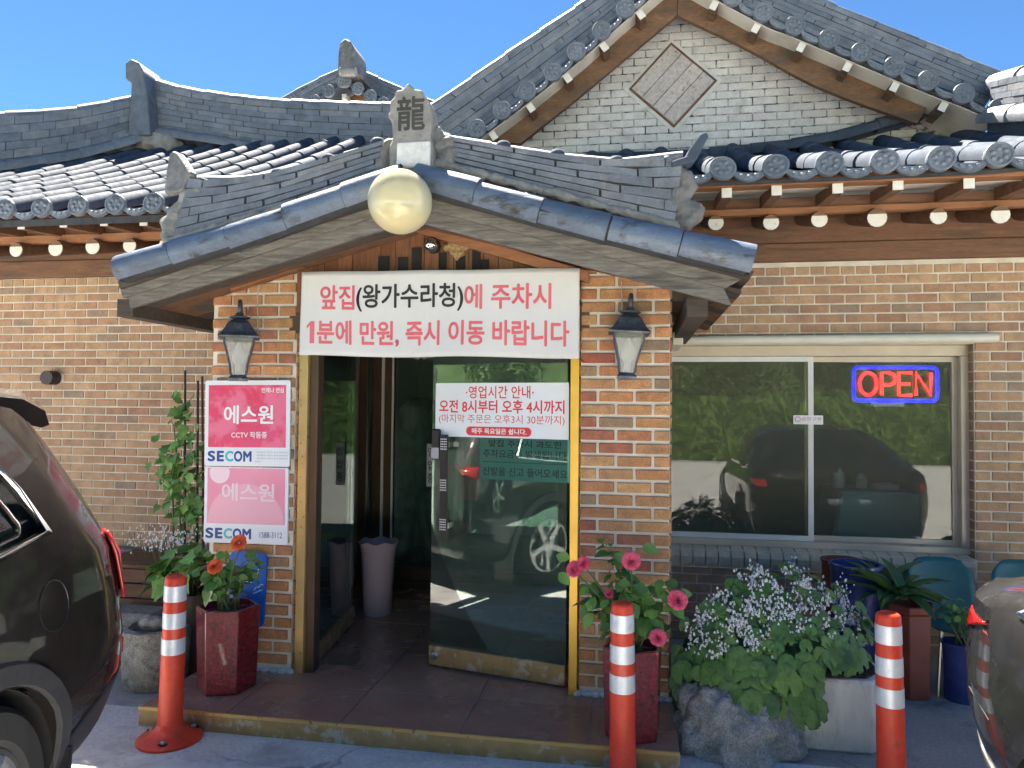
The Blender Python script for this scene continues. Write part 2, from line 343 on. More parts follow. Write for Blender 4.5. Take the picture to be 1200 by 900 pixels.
glass_mat('glass_window', (0.84, 0.87, 0.82), 1.55, 0.0, (0.44, 0.41, 0.31), 0.11)  # beige film for dirty glass, with a hazy veil put into its colour
glass_mat('glass_lamp', (0.86, 0.88, 0.86), 1.45, 0.08, (0.5, 0.5, 0.47), 0.25)
glass_mat('globe', (0.93, 0.88, 0.64), 1.5, 0.03, (0.88, 0.82, 0.54), 0.52)
glass_mat('globe_water', (0.85, 0.70, 0.26), 1.3, 0.05, (0.74, 0.60, 0.20), 0.6)
emit_mat('neon_red', (1.0, 0.02, 0.03), 0.75)
emit_mat('neon_blue', (0.01, 0.012, 0.9), 0.6)

# ------------------------------------------------------------------ mesh helpers
WM = {}
SC2 = bpy.data.scenes.new('workbench')      # scratch scene for evaluating text and remeshes

_cu = bpy.data.curves.new('scratch_text', 'FONT')
_to = bpy.data.objects.new('scratch_text', _cu)
_mo = bpy.data.objects.new('scratch_mesh', bpy.data.meshes.new('scratch_mesh'))
_rm = _mo.modifiers.new('r', 'REMESH')
SC2.collection.objects.link(_to)
SC2.collection.objects.link(_mo)

def evaluated(o):
    with bpy.context.temp_override(scene=SC2, view_layer=SC2.view_layers[0]):
        dg = bpy.context.evaluated_depsgraph_get()
        dg.update()
        return bpy.data.meshes.new_from_object(o.evaluated_get(dg))

def wm(o):
    return WM[o.name] if o is not None else Matrix.Identity(4)

def link(name, data, parent=None, M=None):
    o = bpy.data.objects.new(name, data)
    COL.objects.link(o)
    M = M or Matrix.Identity(4)
    if parent is not None:
        o.parent = parent
        o.matrix_parent_inverse = wm(parent).inverted()
    o.matrix_basis = M
    WM[o.name] = M.copy()
    return o

def thing(name, label, cat, loc=(0, 0, 0), group=None, rz=0.0):
    o = link(name, None, None, Matrix.Translation(V(loc)) @ Matrix.Rotation(rz, 4, 'Z'))
    o.empty_display_size = 0.1
    return tag(o, label, cat, group)

def tag(o, label=None, cat=None, group=None, kind=None):
    if label: o['label'] = label
    if cat: o['category'] = cat
    if group: o['group'] = group
    if kind: o['kind'] = kind
    return o

def copy_tree(o, M=None, parent=None):
    c = o.copy()
    COL.objects.link(c)
    if parent is not None:
        c.parent = parent
    if M is not None:
        c.matrix_basis = M
    WM[c.name] = (M or WM[o.name]).copy()
    for ch in list(o.children):
        copy_tree(ch, None, c)
    return c

class MB:
    def __init__(s):
        s.v, s.f = [], []
    def add(s, vs, fs):
        n = len(s.v)
        s.v += [tuple(p) for p in vs]
        s.f += [tuple(i + n for i in f) for f in fs]
        return s
    def hexa(s, p):     # 4 bottom (ccw from above), 4 top
        return s.add(p, [(3, 2, 1, 0), (4, 5, 6, 7), (0, 1, 5, 4), (1, 2, 6, 5), (2, 3, 7, 6), (3, 0, 4, 7)])
    def box(s, a, b, M=None):
        x0, y0, z0 = a; x1, y1, z1 = b
        p = [V(q) for q in ((x0, y0, z0), (x1, y0, z0), (x1, y1, z0), (x0, y1, z0), (x0, y0, z1), (x1, y0, z1), (x1, y1, z1), (x0, y1, z1))]
        if M is not None:
            p = [M @ q for q in p]
        return s.hexa(p)
    def prism(s, poly, y0, y1, M=None):   # poly: (x, z) ccw seen from -y
        n = len(poly)
        p = [V((x, y0, z)) for x, z in poly] + [V((x, y1, z)) for x, z in poly]
        if M is not None:
            p = [M @ q for q in p]
        return s.add(p, [tuple(range(n)), tuple(range(2 * n - 1, n - 1, -1))] + [(i, i + n, (i + 1) % n + n, (i + 1) % n) for i in range(n)])
    def tube(s, pts, r, n=8, cap=True):
        pts = [V(p) for p in pts]
        rs = r if isinstance(r, (list, tuple)) else [r] * len(pts)
        base = len(s.v)
        prev = None
        for i, p in enumerate(pts):
            t = (pts[min(i + 1, len(pts) - 1)] - pts[max(i - 1, 0)]).normalized()
            if prev is None:
                a = t.cross(V((0, 0, 1)))
                if a.length < 1e-3: a = t.cross(V((0, 1, 0)))
                a.normalize()
            else:
                a = prev - t * prev.dot(t)
                if a.length < 0.05: a = b_prev - t * b_prev.dot(t)
                a.normalize()
            prev = a
            b = t.cross(a)
            b_prev = b
            for k in range(n):
                an = 2 * math.pi * k / n
                s.v.append(tuple(p + (a * math.cos(an) + b * math.sin(an)) * rs[i]))
        for i in range(len(pts) - 1):
            for k in range(n):
                k2 = (k + 1) % n
                s.f.append((base + i * n + k, base + i * n + k2, base + (i + 1) * n + k2, base + (i + 1) * n + k))
        if cap:
            s.f.append(tuple(base + k for k in range(n - 1, -1, -1)))
            s.f.append(tuple(base + (len(pts) - 1) * n + k for k in range(n)))
        return s
    def lathe(s, prof, c=(0, 0, 0), n=24, M=None, ph=0.0):   # prof: (r, z)
        base = len(s.v)
        c = V(c)
        for r, z in prof:
            for k in range(n):
                a = 2 * math.pi * (k + ph) / n
                q = c + V((r * math.cos(a), r * math.sin(a), z))
                s.v.append(tuple(M @ q if M is not None else q))
        for i in range(len(prof) - 1):
            for k in range(n):
                k2 = (k + 1) % n
                s.f.append((base + i * n + k, base + i * n + k2, base + (i + 1) * n + k2, base + (i + 1) * n + k))
        s.f.append(tuple(base + k for k in range(n - 1, -1, -1)))
        s.f.append(tuple(base + (len(prof) - 1) * n + k for k in range(n)))
        return s
    def mesh(s, name, m, smooth=None):
        me = bpy.data.meshes.new(name)
        me.from_pydata(s.v, [], s.f)
        me.validate()
        if m: me.materials.append(MATS[m])
        if smooth is not None:
            me.polygons.foreach_set('use_smooth', [True] * len(me.polygons))
            me.set_sharp_from_angle(angle=R(smooth))
        me.update()
        return me
    def build(s, name, m, parent=None, M=None, smooth=None, bevel=0.0):
        me = s.mesh(name, m, smooth)
        if bevel > 0:
            bevel_mesh(me, bevel)
        return link(name, me, parent, M)

def bevel_mesh(me, wd, seg=1):
    bm = bmesh.new(); bm.from_mesh(me)
    bmesh.ops.bevel(bm, geom=bm.edges[:], offset=wd, segments=seg, affect='EDGES', profile=0.5)
    bm.to_mesh(me); bm.free()

def box(name, a, b, m, parent=None, bevel=0.0, M=None):
    return MB().box(a, b).build(name, m, parent, M, bevel=bevel)

def frame(o, yd, zh=(0, 0, 1), sc3=(1, 1, 1)):
    y = V(yd).normalized()
    x = y.cross(V(zh)).normalized()
    z = x.cross(y)
    M = Matrix(((x.x, y.x, z.x, o[0]), (x.y, y.y, z.y, o[1]), (x.z, y.z, z.z, o[2]), (0, 0, 0, 1)))
    return M @ Matrix.Diagonal((*sc3, 1))

def bez(pts, n):
    """Catmull-Rom resample of a control polyline into n+1 points"""
    pts = [V(p) for p in pts]
    if len(pts) == 2:
        return [pts[0].lerp(pts[1], i / n) for i in range(n + 1)]
    q = [pts[0] * 2 - pts[1]] + pts + [pts[-1] * 2 - pts[-2]]
    m = len(pts) - 1
    out = []
    for i in range(n + 1):
        t = i / n * m
        k = min(int(t), m - 1); u = t - k
        a, b, c, d = q[k:k + 4]
        out.append(0.5 * ((2 * b) + (c - a) * u + (2 * a - 5 * b + 4 * c - d) * u * u + (3 * b - a - 3 * c + d) * u ** 3))
    return out

def walk(pts, step):
    """points at equal arc length along a polyline, roughly step apart"""
    L = [0.0]
    for a, b in zip(pts, pts[1:]):
        L.append(L[-1] + (b - a).length)
    n = max(1, round(L[-1] / step))
    out = []
    for i in range(n + 1):
        d = L[-1] * i / n
        k = 0
        while k < len(L) - 2 and L[k + 1] < d: k += 1
        out.append(pts[k].lerp(pts[k + 1], (d - L[k]) / max(1e-9, L[k + 1] - L[k])))
    return out

# text as thin meshes in the sign's own plane (x right, z up, facing -y)
def text(body, cx, cz, wid, hei, m, parent, M, y=-0.0012, bold=0.0, name='lettering', depth=0.0008):
    key = body
    if key not in _glyphs:
        _cu.body = body
        _cu.size = 1.0
        _cu.offset = 0.0
        _glyphs[key] = evaluated(_to)
    src = _glyphs[key]
    co = [(v.co.x, v.co.y) for v in src.vertices]
    fc = [tuple(p.vertices) for p in src.polygons]
    offs = [(0, 0)] + ([] if bold <= 0 else [(bold * math.cos(R(45 * k)), bold * math.sin(R(45 * k))) for k in range(8)])
    x0, x1, y0, y1 = min(c[0] for c in co) - bold, max(c[0] for c in co) + bold, min(c[1] for c in co) - bold, max(c[1] for c in co) + bold
    mb = MB()
    for i, (ox, oy) in enumerate(offs):
        mb.add([(cx + (x + ox - (x0 + x1) / 2) / (x1 - x0) * wid, y - 0.00003 * i, cz + (yy + oy - (y0 + y1) / 2) / (y1 - y0) * hei) for x, yy in co], fc)
    return mb.build(name, m, parent, M)
_glyphs = {}

def rrect(w_, h_, r, n=5, cx=0, cz=0):
    pts = []
    for sx, sz, a0 in ((1, -1, -90), (1, 1, 0), (-1, 1, 90), (-1, -1, 180)):
        for k in range(n + 1):
            a = R(a0 + 90 * k / n)
            pts.append((cx + sx * (w_ / 2 - r) + r * math.cos(a), cz + sz * (h_ / 2 - r) + r * math.sin(a)))
    return pts

# ------------------------------------------------------------------ shared pieces
def _brick_mesh(name, m):
    me = MB().box((-0.5, -0.5, -0.5), (0.5, 0.5, 0.5)).mesh(name, m)
    return me
def brick_master(name, m, bl, bh, dp=0.03):
    me = MB().box((-bl / 2, -dp / 2, -bh / 2), (bl / 2, dp / 2, bh / 2)).mesh(name, m)
    bevel_mesh(me, 0.0035)
    return me

def brick_wall(parent, x0, x1, z0, z1, y, bl, bh, m, solo, skip=lambda x, z: False, joint=0.011, soldier=False, proud=0.006, name='brick', off=0.0):
    """running bond; bricks for which solo(x, z) is true are objects, the others are joined"""
    me = brick_master(name, m, bl - joint, bh - joint)
    rest = MB()
    row = 0
    z = z1
    while z - bh > z0 - 0.4 * bh:
        z -= bh
        zc = z + bh / 2
        unit = bl
        o = off + (0 if row % 2 else bl / 2)
        if soldier and row == 0:
            unit = bl / 2; o = 0
        k0 = math.floor((x0 - o) / unit)
        k = k0
        while o + k * unit < x1:
            a, b = max(x0, o + k * unit), min(x1, o + (k + 1) * unit)
            k += 1
            if b - a < 0.035: continue
            xc = (a + b) / 2
            if skip(xc, zc): continue
            s = (b - a - joint) / (bl - joint)
            M = Matrix.Translation((xc, y + 0.015 - proud + rnd.uniform(-0.002, 0.002), zc + rnd.uniform(-0.0012, 0.0012))) @ Matrix.Rotation(rnd.uniform(-0.008, 0.008), 4, 'Y') @ Matrix.Diagonal((s, 1, 1, 1))
            if solo(xc, zc):
                link(name, me, parent, M)
            else:
                rest.box((-(bl - joint) / 2, -0.015, -(bh - joint) / 2), ((bl - joint) / 2, 0.015, (bh - joint) / 2), M)
        row += 1
    if rest.v:
        o = rest.build('far_' + name, m, parent)
        o['kind'] = 'stuff'

def _pipe(name, m, a0, a1, n=9, taper=0.9, cap=True):
    mb = MB()
    for y, r in ((0, 1.0), (0.06, 1.0), (1.0, taper)):
        for k in range(n + 1):
            a = R(a0 + (a1 - a0) * k / n)
            mb.v.append((r * math.cos(a), y, r * math.sin(a)))
    for i in range(2):
        for k in range(n):
            b = i * (n + 1) + k
            mb.f.append((b, b + 1, b + n + 2, b + n + 1))
    if cap:
        mb.f.append(tuple(range(n + 1)))
    me = mb.mesh(name, m, 50)
    return me
ROLL = _pipe('roll_tile', 'tile', -15, 195)
ROLL_DARK = _pipe('rake_tile', 'tile_dark', -50, 230, 14)
CAP = _pipe('cap_tile', 'ridge_tile', -25, 205)
def _pan():
    mb = MB(); n = 6
    for y, dz in ((0, 0.0), (1.0, -0.1)):
        for k in range(n + 1):
            a = R(205 + 130 * k / n)
            mb.v.append((math.cos(a), y, math.sin(a) + 1 + dz))
    for k in range(n):
        mb.f.append((k, k + 1, k + n + 2, k + n + 1))
    return mb.mesh('pan_tile', 'tile', 60)
PAN = _pan()
def _disc():
    """round eave-end tile with raised rim and petal relief; faces -y, radius 1"""
    mb = MB(); n = 20
    prof = [(1.0, 0.35), (1.02, -0.05), (0.98, -0.14), (0.86, -0.15), (0.80, -0.06), (0.3, -0.05)]
    for r, y in prof:
        for k in range(n):
            a = 2 * math.pi * k / n
            mb.v.append((r * math.cos(a), y, r * math.sin(a)))
    for i in range(len(prof) - 1):
        for k in range(n):
            k2 = (k + 1) % n
            mb.f.append((i * n + k, i * n + k2, (i + 1) * n + k2, (i + 1) * n + k))
    mb.f.append(tuple((len(prof) - 1) * n + k for k in range(n)))
    for j in range(6):
        a = 2 * math.pi * j / 6 + 0.3
        rr = 0.46 if j else 0.5
        c = V((rr * math.cos(a), -0.06, rr * math.sin(a)))
        b = len(mb.v)
        for (q, h) in ((0.23, 0.0), (0.17, -0.10), (0.06, -0.14)):
            for k in range(7):
                t = 2 * math.pi * k / 7
                mb.v.append((c.x + q * math.cos(t), c.y + h, c.z + q * math.sin(t)))
        for i in range(2):
            for k in range(7):
                mb.f.append((b + i * 7 + k, b + i * 7 + (k + 1) % 7, b + (i + 1) * 7 + (k + 1) % 7, b + (i + 1) * 7 + k))
        mb.f.append(tuple(b + 14 + k for k in range(7)))
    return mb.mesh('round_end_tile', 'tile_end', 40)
DISC = _disc()
def _drip():
    """crescent drip tile between two rolls, hangs forward; unit half-width 1; faces -y"""
    mb = MB(); n = 8
    for y in (-0.08, 0.18):
        for k in range(n + 1):
            a = R(200 + 140 * k / n)
            mb.v.append((math.cos(a) * 1.05, y, 0.62 + math.sin(a) * 0.62))
        for k in range(n + 1):
            a = R(200 + 140 * k / n)
            mb.v.append((math.cos(a) * 1.08, y, 0.45 + math.sin(a) * 1.22))
    m_ = n + 1
    for k in range(n):
        mb.f.append((k, k + 1, m_ + k + 1, m_ + k))
        mb.f.append((2 * m_ + k, 3 * m_ + k, 3 * m_ + k + 1, 2 * m_ + k + 1))
        mb.f.append((m_ + k, m_ + k + 1, 3 * m_ + k + 1, 3 * m_ + k))
        mb.f.append((k + 1, k, 2 * m_ + k, 2 * m_ + k + 1))
    for j in (-0.45, 0, 0.45):
        b = len(mb.v)
        for (q, h) in ((0.2, -0.08), (0.13, -0.16), (0.04, -0.19)):
            for k in range(6):
                t = 2 * math.pi * k / 6
                mb.v.append((j + q * math.cos(t), h, -0.35 + abs(j) * 0.25 + q * math.sin(t)))
        for i in range(2):
            for k in range(6):
                mb.f.append((b + i * 6 + k, b + i * 6 + (k + 1) % 6, b + (i + 1) * 6 + (k + 1) % 6, b + (i + 1) * 6 + k))
        mb.f.append(tuple(b + 12 + k for k in range(6)))
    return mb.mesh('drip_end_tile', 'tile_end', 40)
DRIP = _drip()

def roll_chain(parent, pts, r, step, me=None, name='roll_tile', up=(0, 0, 1), jit=0.004, lap=1.04):
    """half-round tiles laid end to end from the low end upwards"""
    me = me or ROLL
    w_ = walk([V(p) for p in pts], step)
    for a, b in zip(w_, w_[1:]):
        d = b - a
        j = V((rnd.uniform(-jit, jit), rnd.uniform(-jit, jit), rnd.uniform(-jit, jit)))
        link(name, me, parent, frame(a + j, d, up, (r, d.length * lap, r)))

def pan_chain(parent, pts, hw, step, up=(0, 0, 1)):
    w_ = walk([V(p) for p in pts], step)
    for a, b in zip(w_, w_[1:]):
        d = b - a
        link('pan_tile', PAN, parent, frame(a, d, up, (hw, d.length * 1.15, hw * 0.45)))

def ridge_band(parent, top, bot, nl, step, th, side, n=40, name='ridge_tile', m='ridge_tile', gap=0.004, jit=0.003, core=True):
    """courses of flat tiles between two curves; side = unit vector of the band's thickness"""
    top = bez(top, n); bot = bez(bot, n)
    side = V(side).normalized()
    L = sum((a - b).length for a, b in zip(top, top[1:]))
    def at(c, t):
        t = max(0, min(1, t)) * n
        k = min(int(t), n - 1)
        return c[k].lerp(c[k + 1], t - k)
    nseg = max(2, round(L / step))
    for l in range(nl):
        f0, f1 = l / nl, (l + 1) / nl
        o = (0.0, 0.5, 0.25, 0.75)[l % 4] / nseg
        ts = [0.0] + [o + k / nseg for k in range(nseg + 1) if 0.12 / nseg < o + k / nseg < 1 - 0.12 / nseg] + [1.0]
        for t0, t1 in zip(ts, ts[1:]):
            g = gap / L
            a, b = t0 + g, t1 - g
            tt = th / 2 + rnd.uniform(-jit, jit) + (0.004 if l % 2 else 0)
            pts = []
            for f in (f0, f1):
                for (t, s) in ((a, -1), (b, -1), (b, 1), (a, 1)):
                    q = at(bot, t).lerp(at(top, t), f)
                    dz = gap * 0.5 * (1 if f == f0 else -1)
                    pts.append(q + side * (tt * s) + V((0, 0, dz)))
            MB().hexa(pts).build(name, m, parent)
    if core:
        mb = MB()
        for k in range(n):
            a0, b0, a1, b1 = bot[k], bot[k + 1], top[k], top[k + 1]
            s = side * (th / 2 - 0.012)
            mb.hexa([a0 - s, b0 - s, b0 + s, a0 + s, a1 - s, b1 - s, b1 + s, a1 + s])
        mb.build('ridge_core', 'joint', parent)

def blob(name, pts_r, m, parent, res=0.02, noise=0.012, seed=3, sub=2):
    """lumpy solid through a union of spheres (metaball-like remesh by icosphere displacement)"""
    bm = bmesh.new()
    for c, r in pts_r:
        bmesh.ops.create_icosphere(bm, subdivisions=sub + 1, radius=r, matrix=Matrix.Translation(c))
    bm.to_mesh(_mo.data); bm.free()
    _rm.mode = 'VOXEL'; _rm.voxel_size = res
    _mo.data.update()
    m2 = evaluated(_mo)
    from mathutils import noise as mn
    for v in m2.vertices:
        q = v.co * 14 + V((seed, seed, seed))
        v.co += v.normal * (mn.fractal(q, 1.0, 2.0, 4) * noise)
    m2.materials.clear(); m2.materials.append(MATS[m])
    m2.polygons.foreach_set('use_smooth', [True] * len(m2.polygons))
    m2.name = name
    return link(name, m2, parent)
# ================================================================== the setting
def sheet(name, x0, x1, y0, y1, z, m):
    o = MB().add([(x0, y0, z), (x1, y0, z), (x1, y1, z), (x0, y1, z)], [(0, 1, 2, 3)]).build(name, m)
    o['kind'] = 'structure'
    return o
sheet('ground', -300, 300, -300, 300, 0.0, 'concrete')
sheet('forecourt', -9, 9, -3.6, 3.62, 0.004, 'concrete_pale')
sheet('road', -120, 120, -11.5, -3.6, 0.004, 'concrete_pale')
_a = PZ(90, 886, 0.0); _b = PZ(243, 896, 0.0)
sheet('painted_line', -3.6, 6.0, _b.y - 0.16, _b.y + 0.02, 0.008, 'limewash')

YW = 5.40          # face of the main brick walls
YP = 4.00          # face of the porch pillars

# ------------------------------------------------------------------ left wing
wing = thing('tiled_wing', 'low brick wing with blue-grey tiled roof at left of the entrance porch', 'building', (-4.2, YW, 0))
ZW = P(120, 325, YW).z                    # top of the brickwork
wall = box('wall', (-9.0, YW, 0.0), (-2.45, YW + 0.2, ZW + 0.35), 'mortar', wing)
def vent(x, z):
    c = P(65, 443, YW)
    return abs(x - c.x) < 0.075 and abs(z - c.z) < 0.06
solo = lambda x, z: x > -5.35 and (z > 1.30 or x > -4.75 + (1.30 - z) * 1.3) and z > 0.62
brick_wall(wall, -8.0, -2.6, 0.45, ZW, YW, 0.2, 0.067, 'brick', solo, vent, soldier=True)
c = P(65, 443, YW)
vp = MB(); vp.lathe([(0.036, -0.05), (0.058, -0.05), (0.058, 0.10), (0.036, 0.10)], (0, 0, 0), 16)
vp.build('vent_pipe', 'pot_dark', wing, Matrix.Translation(c) @ Matrix.Rotation(R(90), 4, 'X'), smooth=40)
MB().lathe([(0.001, -0.02), (0.05, -0.02), (0.05, -0.015), (0.001, -0.015)], (0, 0, 0), 16).build('vent_bore', 'black_hole', wing, Matrix.Translation(c) @ Matrix.Rotation(R(90), 4, 'X'))
# stone ledge under the brickwork
zl = P(150, 640, YW).z
box('ledge', (-8.0, YW - 0.13, zl - 0.055), (-2.6, YW + 0.02, zl), 'cement', wing, 0.006)
box('plinth', (-8.0, YW - 0.02, 0.0), (-2.6, YW + 0.03, zl - 0.055), 'wood_brown_dark', wing)

YE, ZE = 4.50, P(95, 240, 4.50).z         # eave line of the wing (disc centres)
YR = 7.60
ZR = P(280, 172, YR).z                    # foot of the main ridge
XR = P(172, 150, YR).x                    # hip end of the ridge
SP = 0.29
def wing_z(y):
    t = (y - YE) / (YR - YE)
    return ZE - 0.02 + (ZR + 0.02 - ZE) * t - 0.05 * math.sin(math.pi * t)
roof = MB()
ys = [YE + 0.03 + (YR - YE) * i / 8 for i in range(9)]
for i in range(8):
    za, zb = wing_z(ys[i]) - 0.075, wing_z(ys[i + 1]) - 0.075
    xa, xb = XR - (YR - ys[i]), XR - (YR - ys[i + 1])
    roof.hexa([(xa, ys[i], za - 0.05), (-1.9, ys[i], za - 0.05), (-1.9, ys[i + 1], zb - 0.05), (xb, ys[i + 1], zb - 0.05),
               (xa, ys[i], za), (-1.9, ys[i], za), (-1.9, ys[i + 1], zb), (xb, ys[i + 1], zb)])
zt_, ze_ = wing_z(YR) - 0.08, ZE - 0.12
roof.hexa([(XR, YR, zt_ - 0.6), (-1.9, YR, zt_ - 0.6), (-1.9, YR + 2.8, ze_ - 0.6), (XR, YR + 2.8, ze_ - 0.6), (XR, YR, zt_), (-1.9, YR, zt_), (-1.9, YR + 2.8, ze_), (XR, YR + 2.8, ze_)])
for i in range(8):
    ya, yb = ys[i], ys[i + 1]
    xa, xb = XR - (YR - ya), XR - (YR - yb)
    za, zb = wing_z(ya) - 0.0, wing_z(yb) - 0.0
    roof.hexa([(xa - 0.12, ya, za - 0.3), (xa + 0.12, ya, za - 0.3), (xb + 0.12, yb, zb - 0.3), (xb - 0.12, yb, zb - 0.3), (xa - 0.1, ya, za + 0.05), (xa + 0.1, ya, za + 0.05), (xb + 0.1, yb, zb + 0.05), (xb - 0.1, yb, zb + 0.05)])
roof = roof.build('roof', 'joint', wing)
x_first = P(48.5, 240, YE).x
k0 = -9
for k in range(k0, 5):
    x = x_first + k * SP
    if x < XR - 2.4 or x > -2.2: continue
    yend = min(YR - 0.05, YR + (x - XR)) if x < XR else YR - 0.05
    pts = [V((x, y, wing_z(y))) for y in [YE + 0.02 + (yend - YE - 0.02) * i / 10 for i in range(11)]]
    roll_chain(roof, pts, 0.074, 0.34)
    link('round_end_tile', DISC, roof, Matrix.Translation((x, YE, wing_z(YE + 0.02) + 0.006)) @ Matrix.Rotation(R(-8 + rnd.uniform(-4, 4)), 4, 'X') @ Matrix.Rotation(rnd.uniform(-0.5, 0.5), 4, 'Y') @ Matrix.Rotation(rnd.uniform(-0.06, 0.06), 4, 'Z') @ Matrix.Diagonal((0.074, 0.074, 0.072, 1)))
    xm = x + SP / 2
    yend = min(YR - 0.05, YR + (xm - XR)) if xm < XR else YR - 0.05
    pts = [V((xm, y, wing_z(y) - 0.075)) for y in [YE + 0.02 + (yend - YE - 0.02) * i / 10 for i in range(11)]]
    pan_chain(roof, pts, 0.105, 0.24)
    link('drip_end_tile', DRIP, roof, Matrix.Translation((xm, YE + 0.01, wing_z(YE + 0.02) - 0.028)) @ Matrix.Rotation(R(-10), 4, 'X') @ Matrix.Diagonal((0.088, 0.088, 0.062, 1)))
# main ridge, sagging from its raised hip end
rt = [P(182, 101, YR), P(225, 112, YR), P(300, 122, YR), P(390, 127, YR), P(520, 130, YR)]
rb = [P(182, 156, YR), P(225, 161, YR), P(300, 173, YR), P(390, 183, YR), P(520, 189, YR)]
ridge = box('ridge_bed', (XR - 0.1, YR - 0.05, ZR - 0.5), (-1.9, YR + 0.2, ZR + 0.08), 'joint', wing)
ridge_band(ridge, rt, rb, 8, 0.36, 0.22, (0, 1, 0))
roll_chain(ridge, [p + V((0, 0, 0.0)) for p in bez(rt, 30)], 0.085, 0.36, CAP, 'cap_tile')
roll_chain(ridge, [p + V((0, -0.12, -0.05)) for p in bez(rb, 30)], 0.085, 0.34, CAP, 'cap_tile')
# hip ridge running to the front left corner
hip0, hip1 = V((XR, YR, 0)), V((XR - 3.0, YR - 3.0, 0))
def hp(t, z): q = hip0.lerp(hip1, t); q.z = z; return q
q0t, q0b = P(170, 119, YR).z, P(170, 166, YR).z
yh = YR - 1.0
q1t, q1b = P(0, 141, yh).z, P(0, 200, yh).z
ht = [hp(0.01, q0t), hp(0.16, q0t * 0.5 + q1t * 0.5 - 0.03), hp(0.333, q1t), hp(0.6, q1t - 0.32), hp(0.95, q1t - 0.6)]
hb = [hp(0.01, q0b), hp(0.16, q0b * 0.5 + q1b * 0.5 - 0.03), hp(0.333, q1b), hp(0.6, q1b - 0.34), hp(0.95, q1b - 0.62)]
hipo = box('hip_bed', (XR - 0.05, YR - 0.1, ZR - 0.25), (XR + 0.05, YR + 0.1, ZR - 0.1), 'joint', wing)
ridge_band(hipo, ht[::-1], hb[::-1], 6, 0.36, 0.22, (1, -1, 0))
roll_chain(hipo, bez(ht[::-1], 30), 0.09, 0.36, CAP, 'cap_tile')
roll_chain(hipo, [p + V((0.13, -0.13, -0.03)) for p in bez(hb[::-1], 30)], 0.085, 0.36, CAP, 'cap_tile')
# upright end tile where the ridges meet
e = P(176, 150, YR - 0.02)
s = lambda px, py: ((P(px, py, YR - 0.1).x), (P(px, py, YR - 0.1).z))
MB().prism([s(162, 165), s(188, 165), s(184, 118), s(180, 92), s(173, 80), s(166, 77), s(159, 82), s(159, 100), s(166, 106)][::1], YR - 0.28, YR + 0.12).build('ridge_end_tile', 'ridge_tile', wing, bevel=0.012)

blob('ridge_end_plaster', [(P(px, py, YR - 0.12), 0.13) for px, py in ((150, 166), (163, 164), (176, 164), (188, 165), (140, 169), (200, 168))], 'cement', wing, 0.03, 0.03, 6)
# eave timbers of the wing
def eave_timbers(parent, x0, x1, pts, nx, sq_x, rd_x):
    """pts: pixel rows of the boards; sq_x / rd_x: centres of the square and round rafters"""
    (tb0, tb1, pxt), (sb0, sb1, pxs) = pts['top'], pts['second']
    yt, ysb = pts['yt'], pts['ys']
    zt0, zt1 = P(pxt, tb1, yt).z, P(pxt, tb0, yt).z
    box('eave_board', (x0, yt, zt0), (x1, yt + 0.10, zt1), 'wood_brown', parent, 0.004)
    zs0, zs1 = P(pxs, sb1, ysb).z, P(pxs, sb0, ysb).z
    zmid = P(pxs, pts['mid'], ysb).z
    box('eave_board', (x0, ysb, zs0), (x1, ysb + 0.06, zs1), 'wood_brown', parent, 0.004)
    box('eave_board', (x0, ysb + 0.03, zs1 + 0.002), (x1, ysb + 0.08, zmid), 'wood_brown_dark', parent)
    # plastered soffit between the boards
    MB().hexa([(x0, yt + 0.102, zt0 - 0.0), (x1, yt + 0.102, zt0 - 0.0), (x1, YW + 0.1, zmid + 0.16), (x0, YW + 0.1, zmid + 0.16),
               (x0, yt + 0.102, zt0 + 0.03), (x1, yt + 0.102, zt0 + 0.03), (x1, YW + 0.1, zmid + 0.19), (x0, YW + 0.1, zmid + 0.19)]).build('soffit', 'soffit', parent)
    for x in sq_x:
        zc = P(pxt, pts['sq'], yt + 0.03).z + rnd.uniform(-0.006, 0.006)
        x += rnd.uniform(-0.012, 0.012)
        h = 0.029
        r_ = MB().hexa([(x - h, yt + 0.02, zc - h), (x + h, yt + 0.02, zc - h), (x + h, ysb + 0.03, zc - h + 0.03), (x - h, ysb + 0.03, zc - h + 0.03),
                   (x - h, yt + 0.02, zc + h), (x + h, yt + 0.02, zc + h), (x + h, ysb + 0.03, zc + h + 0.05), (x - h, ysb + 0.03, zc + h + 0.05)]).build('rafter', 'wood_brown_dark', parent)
        box('rafter_end', (x - h, yt + 0.014, zc - h), (x + h, yt + 0.0195, zc + h), 'rafter_white', r_)
    for x in rd_x:
        zc = P(pxs, pts['rd'], ysb).z + rnd.uniform(-0.008, 0.008)
        r = 0.055 + rnd.uniform(-0.006, 0.006)
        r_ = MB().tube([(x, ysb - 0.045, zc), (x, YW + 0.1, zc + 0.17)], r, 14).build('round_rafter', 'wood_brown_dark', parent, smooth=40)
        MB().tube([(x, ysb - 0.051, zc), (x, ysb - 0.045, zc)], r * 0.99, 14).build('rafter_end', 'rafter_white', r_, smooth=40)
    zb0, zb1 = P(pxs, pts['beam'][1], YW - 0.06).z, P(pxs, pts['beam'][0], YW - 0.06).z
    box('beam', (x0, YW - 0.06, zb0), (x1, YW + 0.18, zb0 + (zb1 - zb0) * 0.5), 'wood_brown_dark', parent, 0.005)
    box('beam', (x0, YW - 0.045, zb0 + (zb1 - zb0) * 0.5 + 0.003), (x1, YW + 0.17, zb1 + 0.15), 'wood_brown_dark', parent, 0.005)

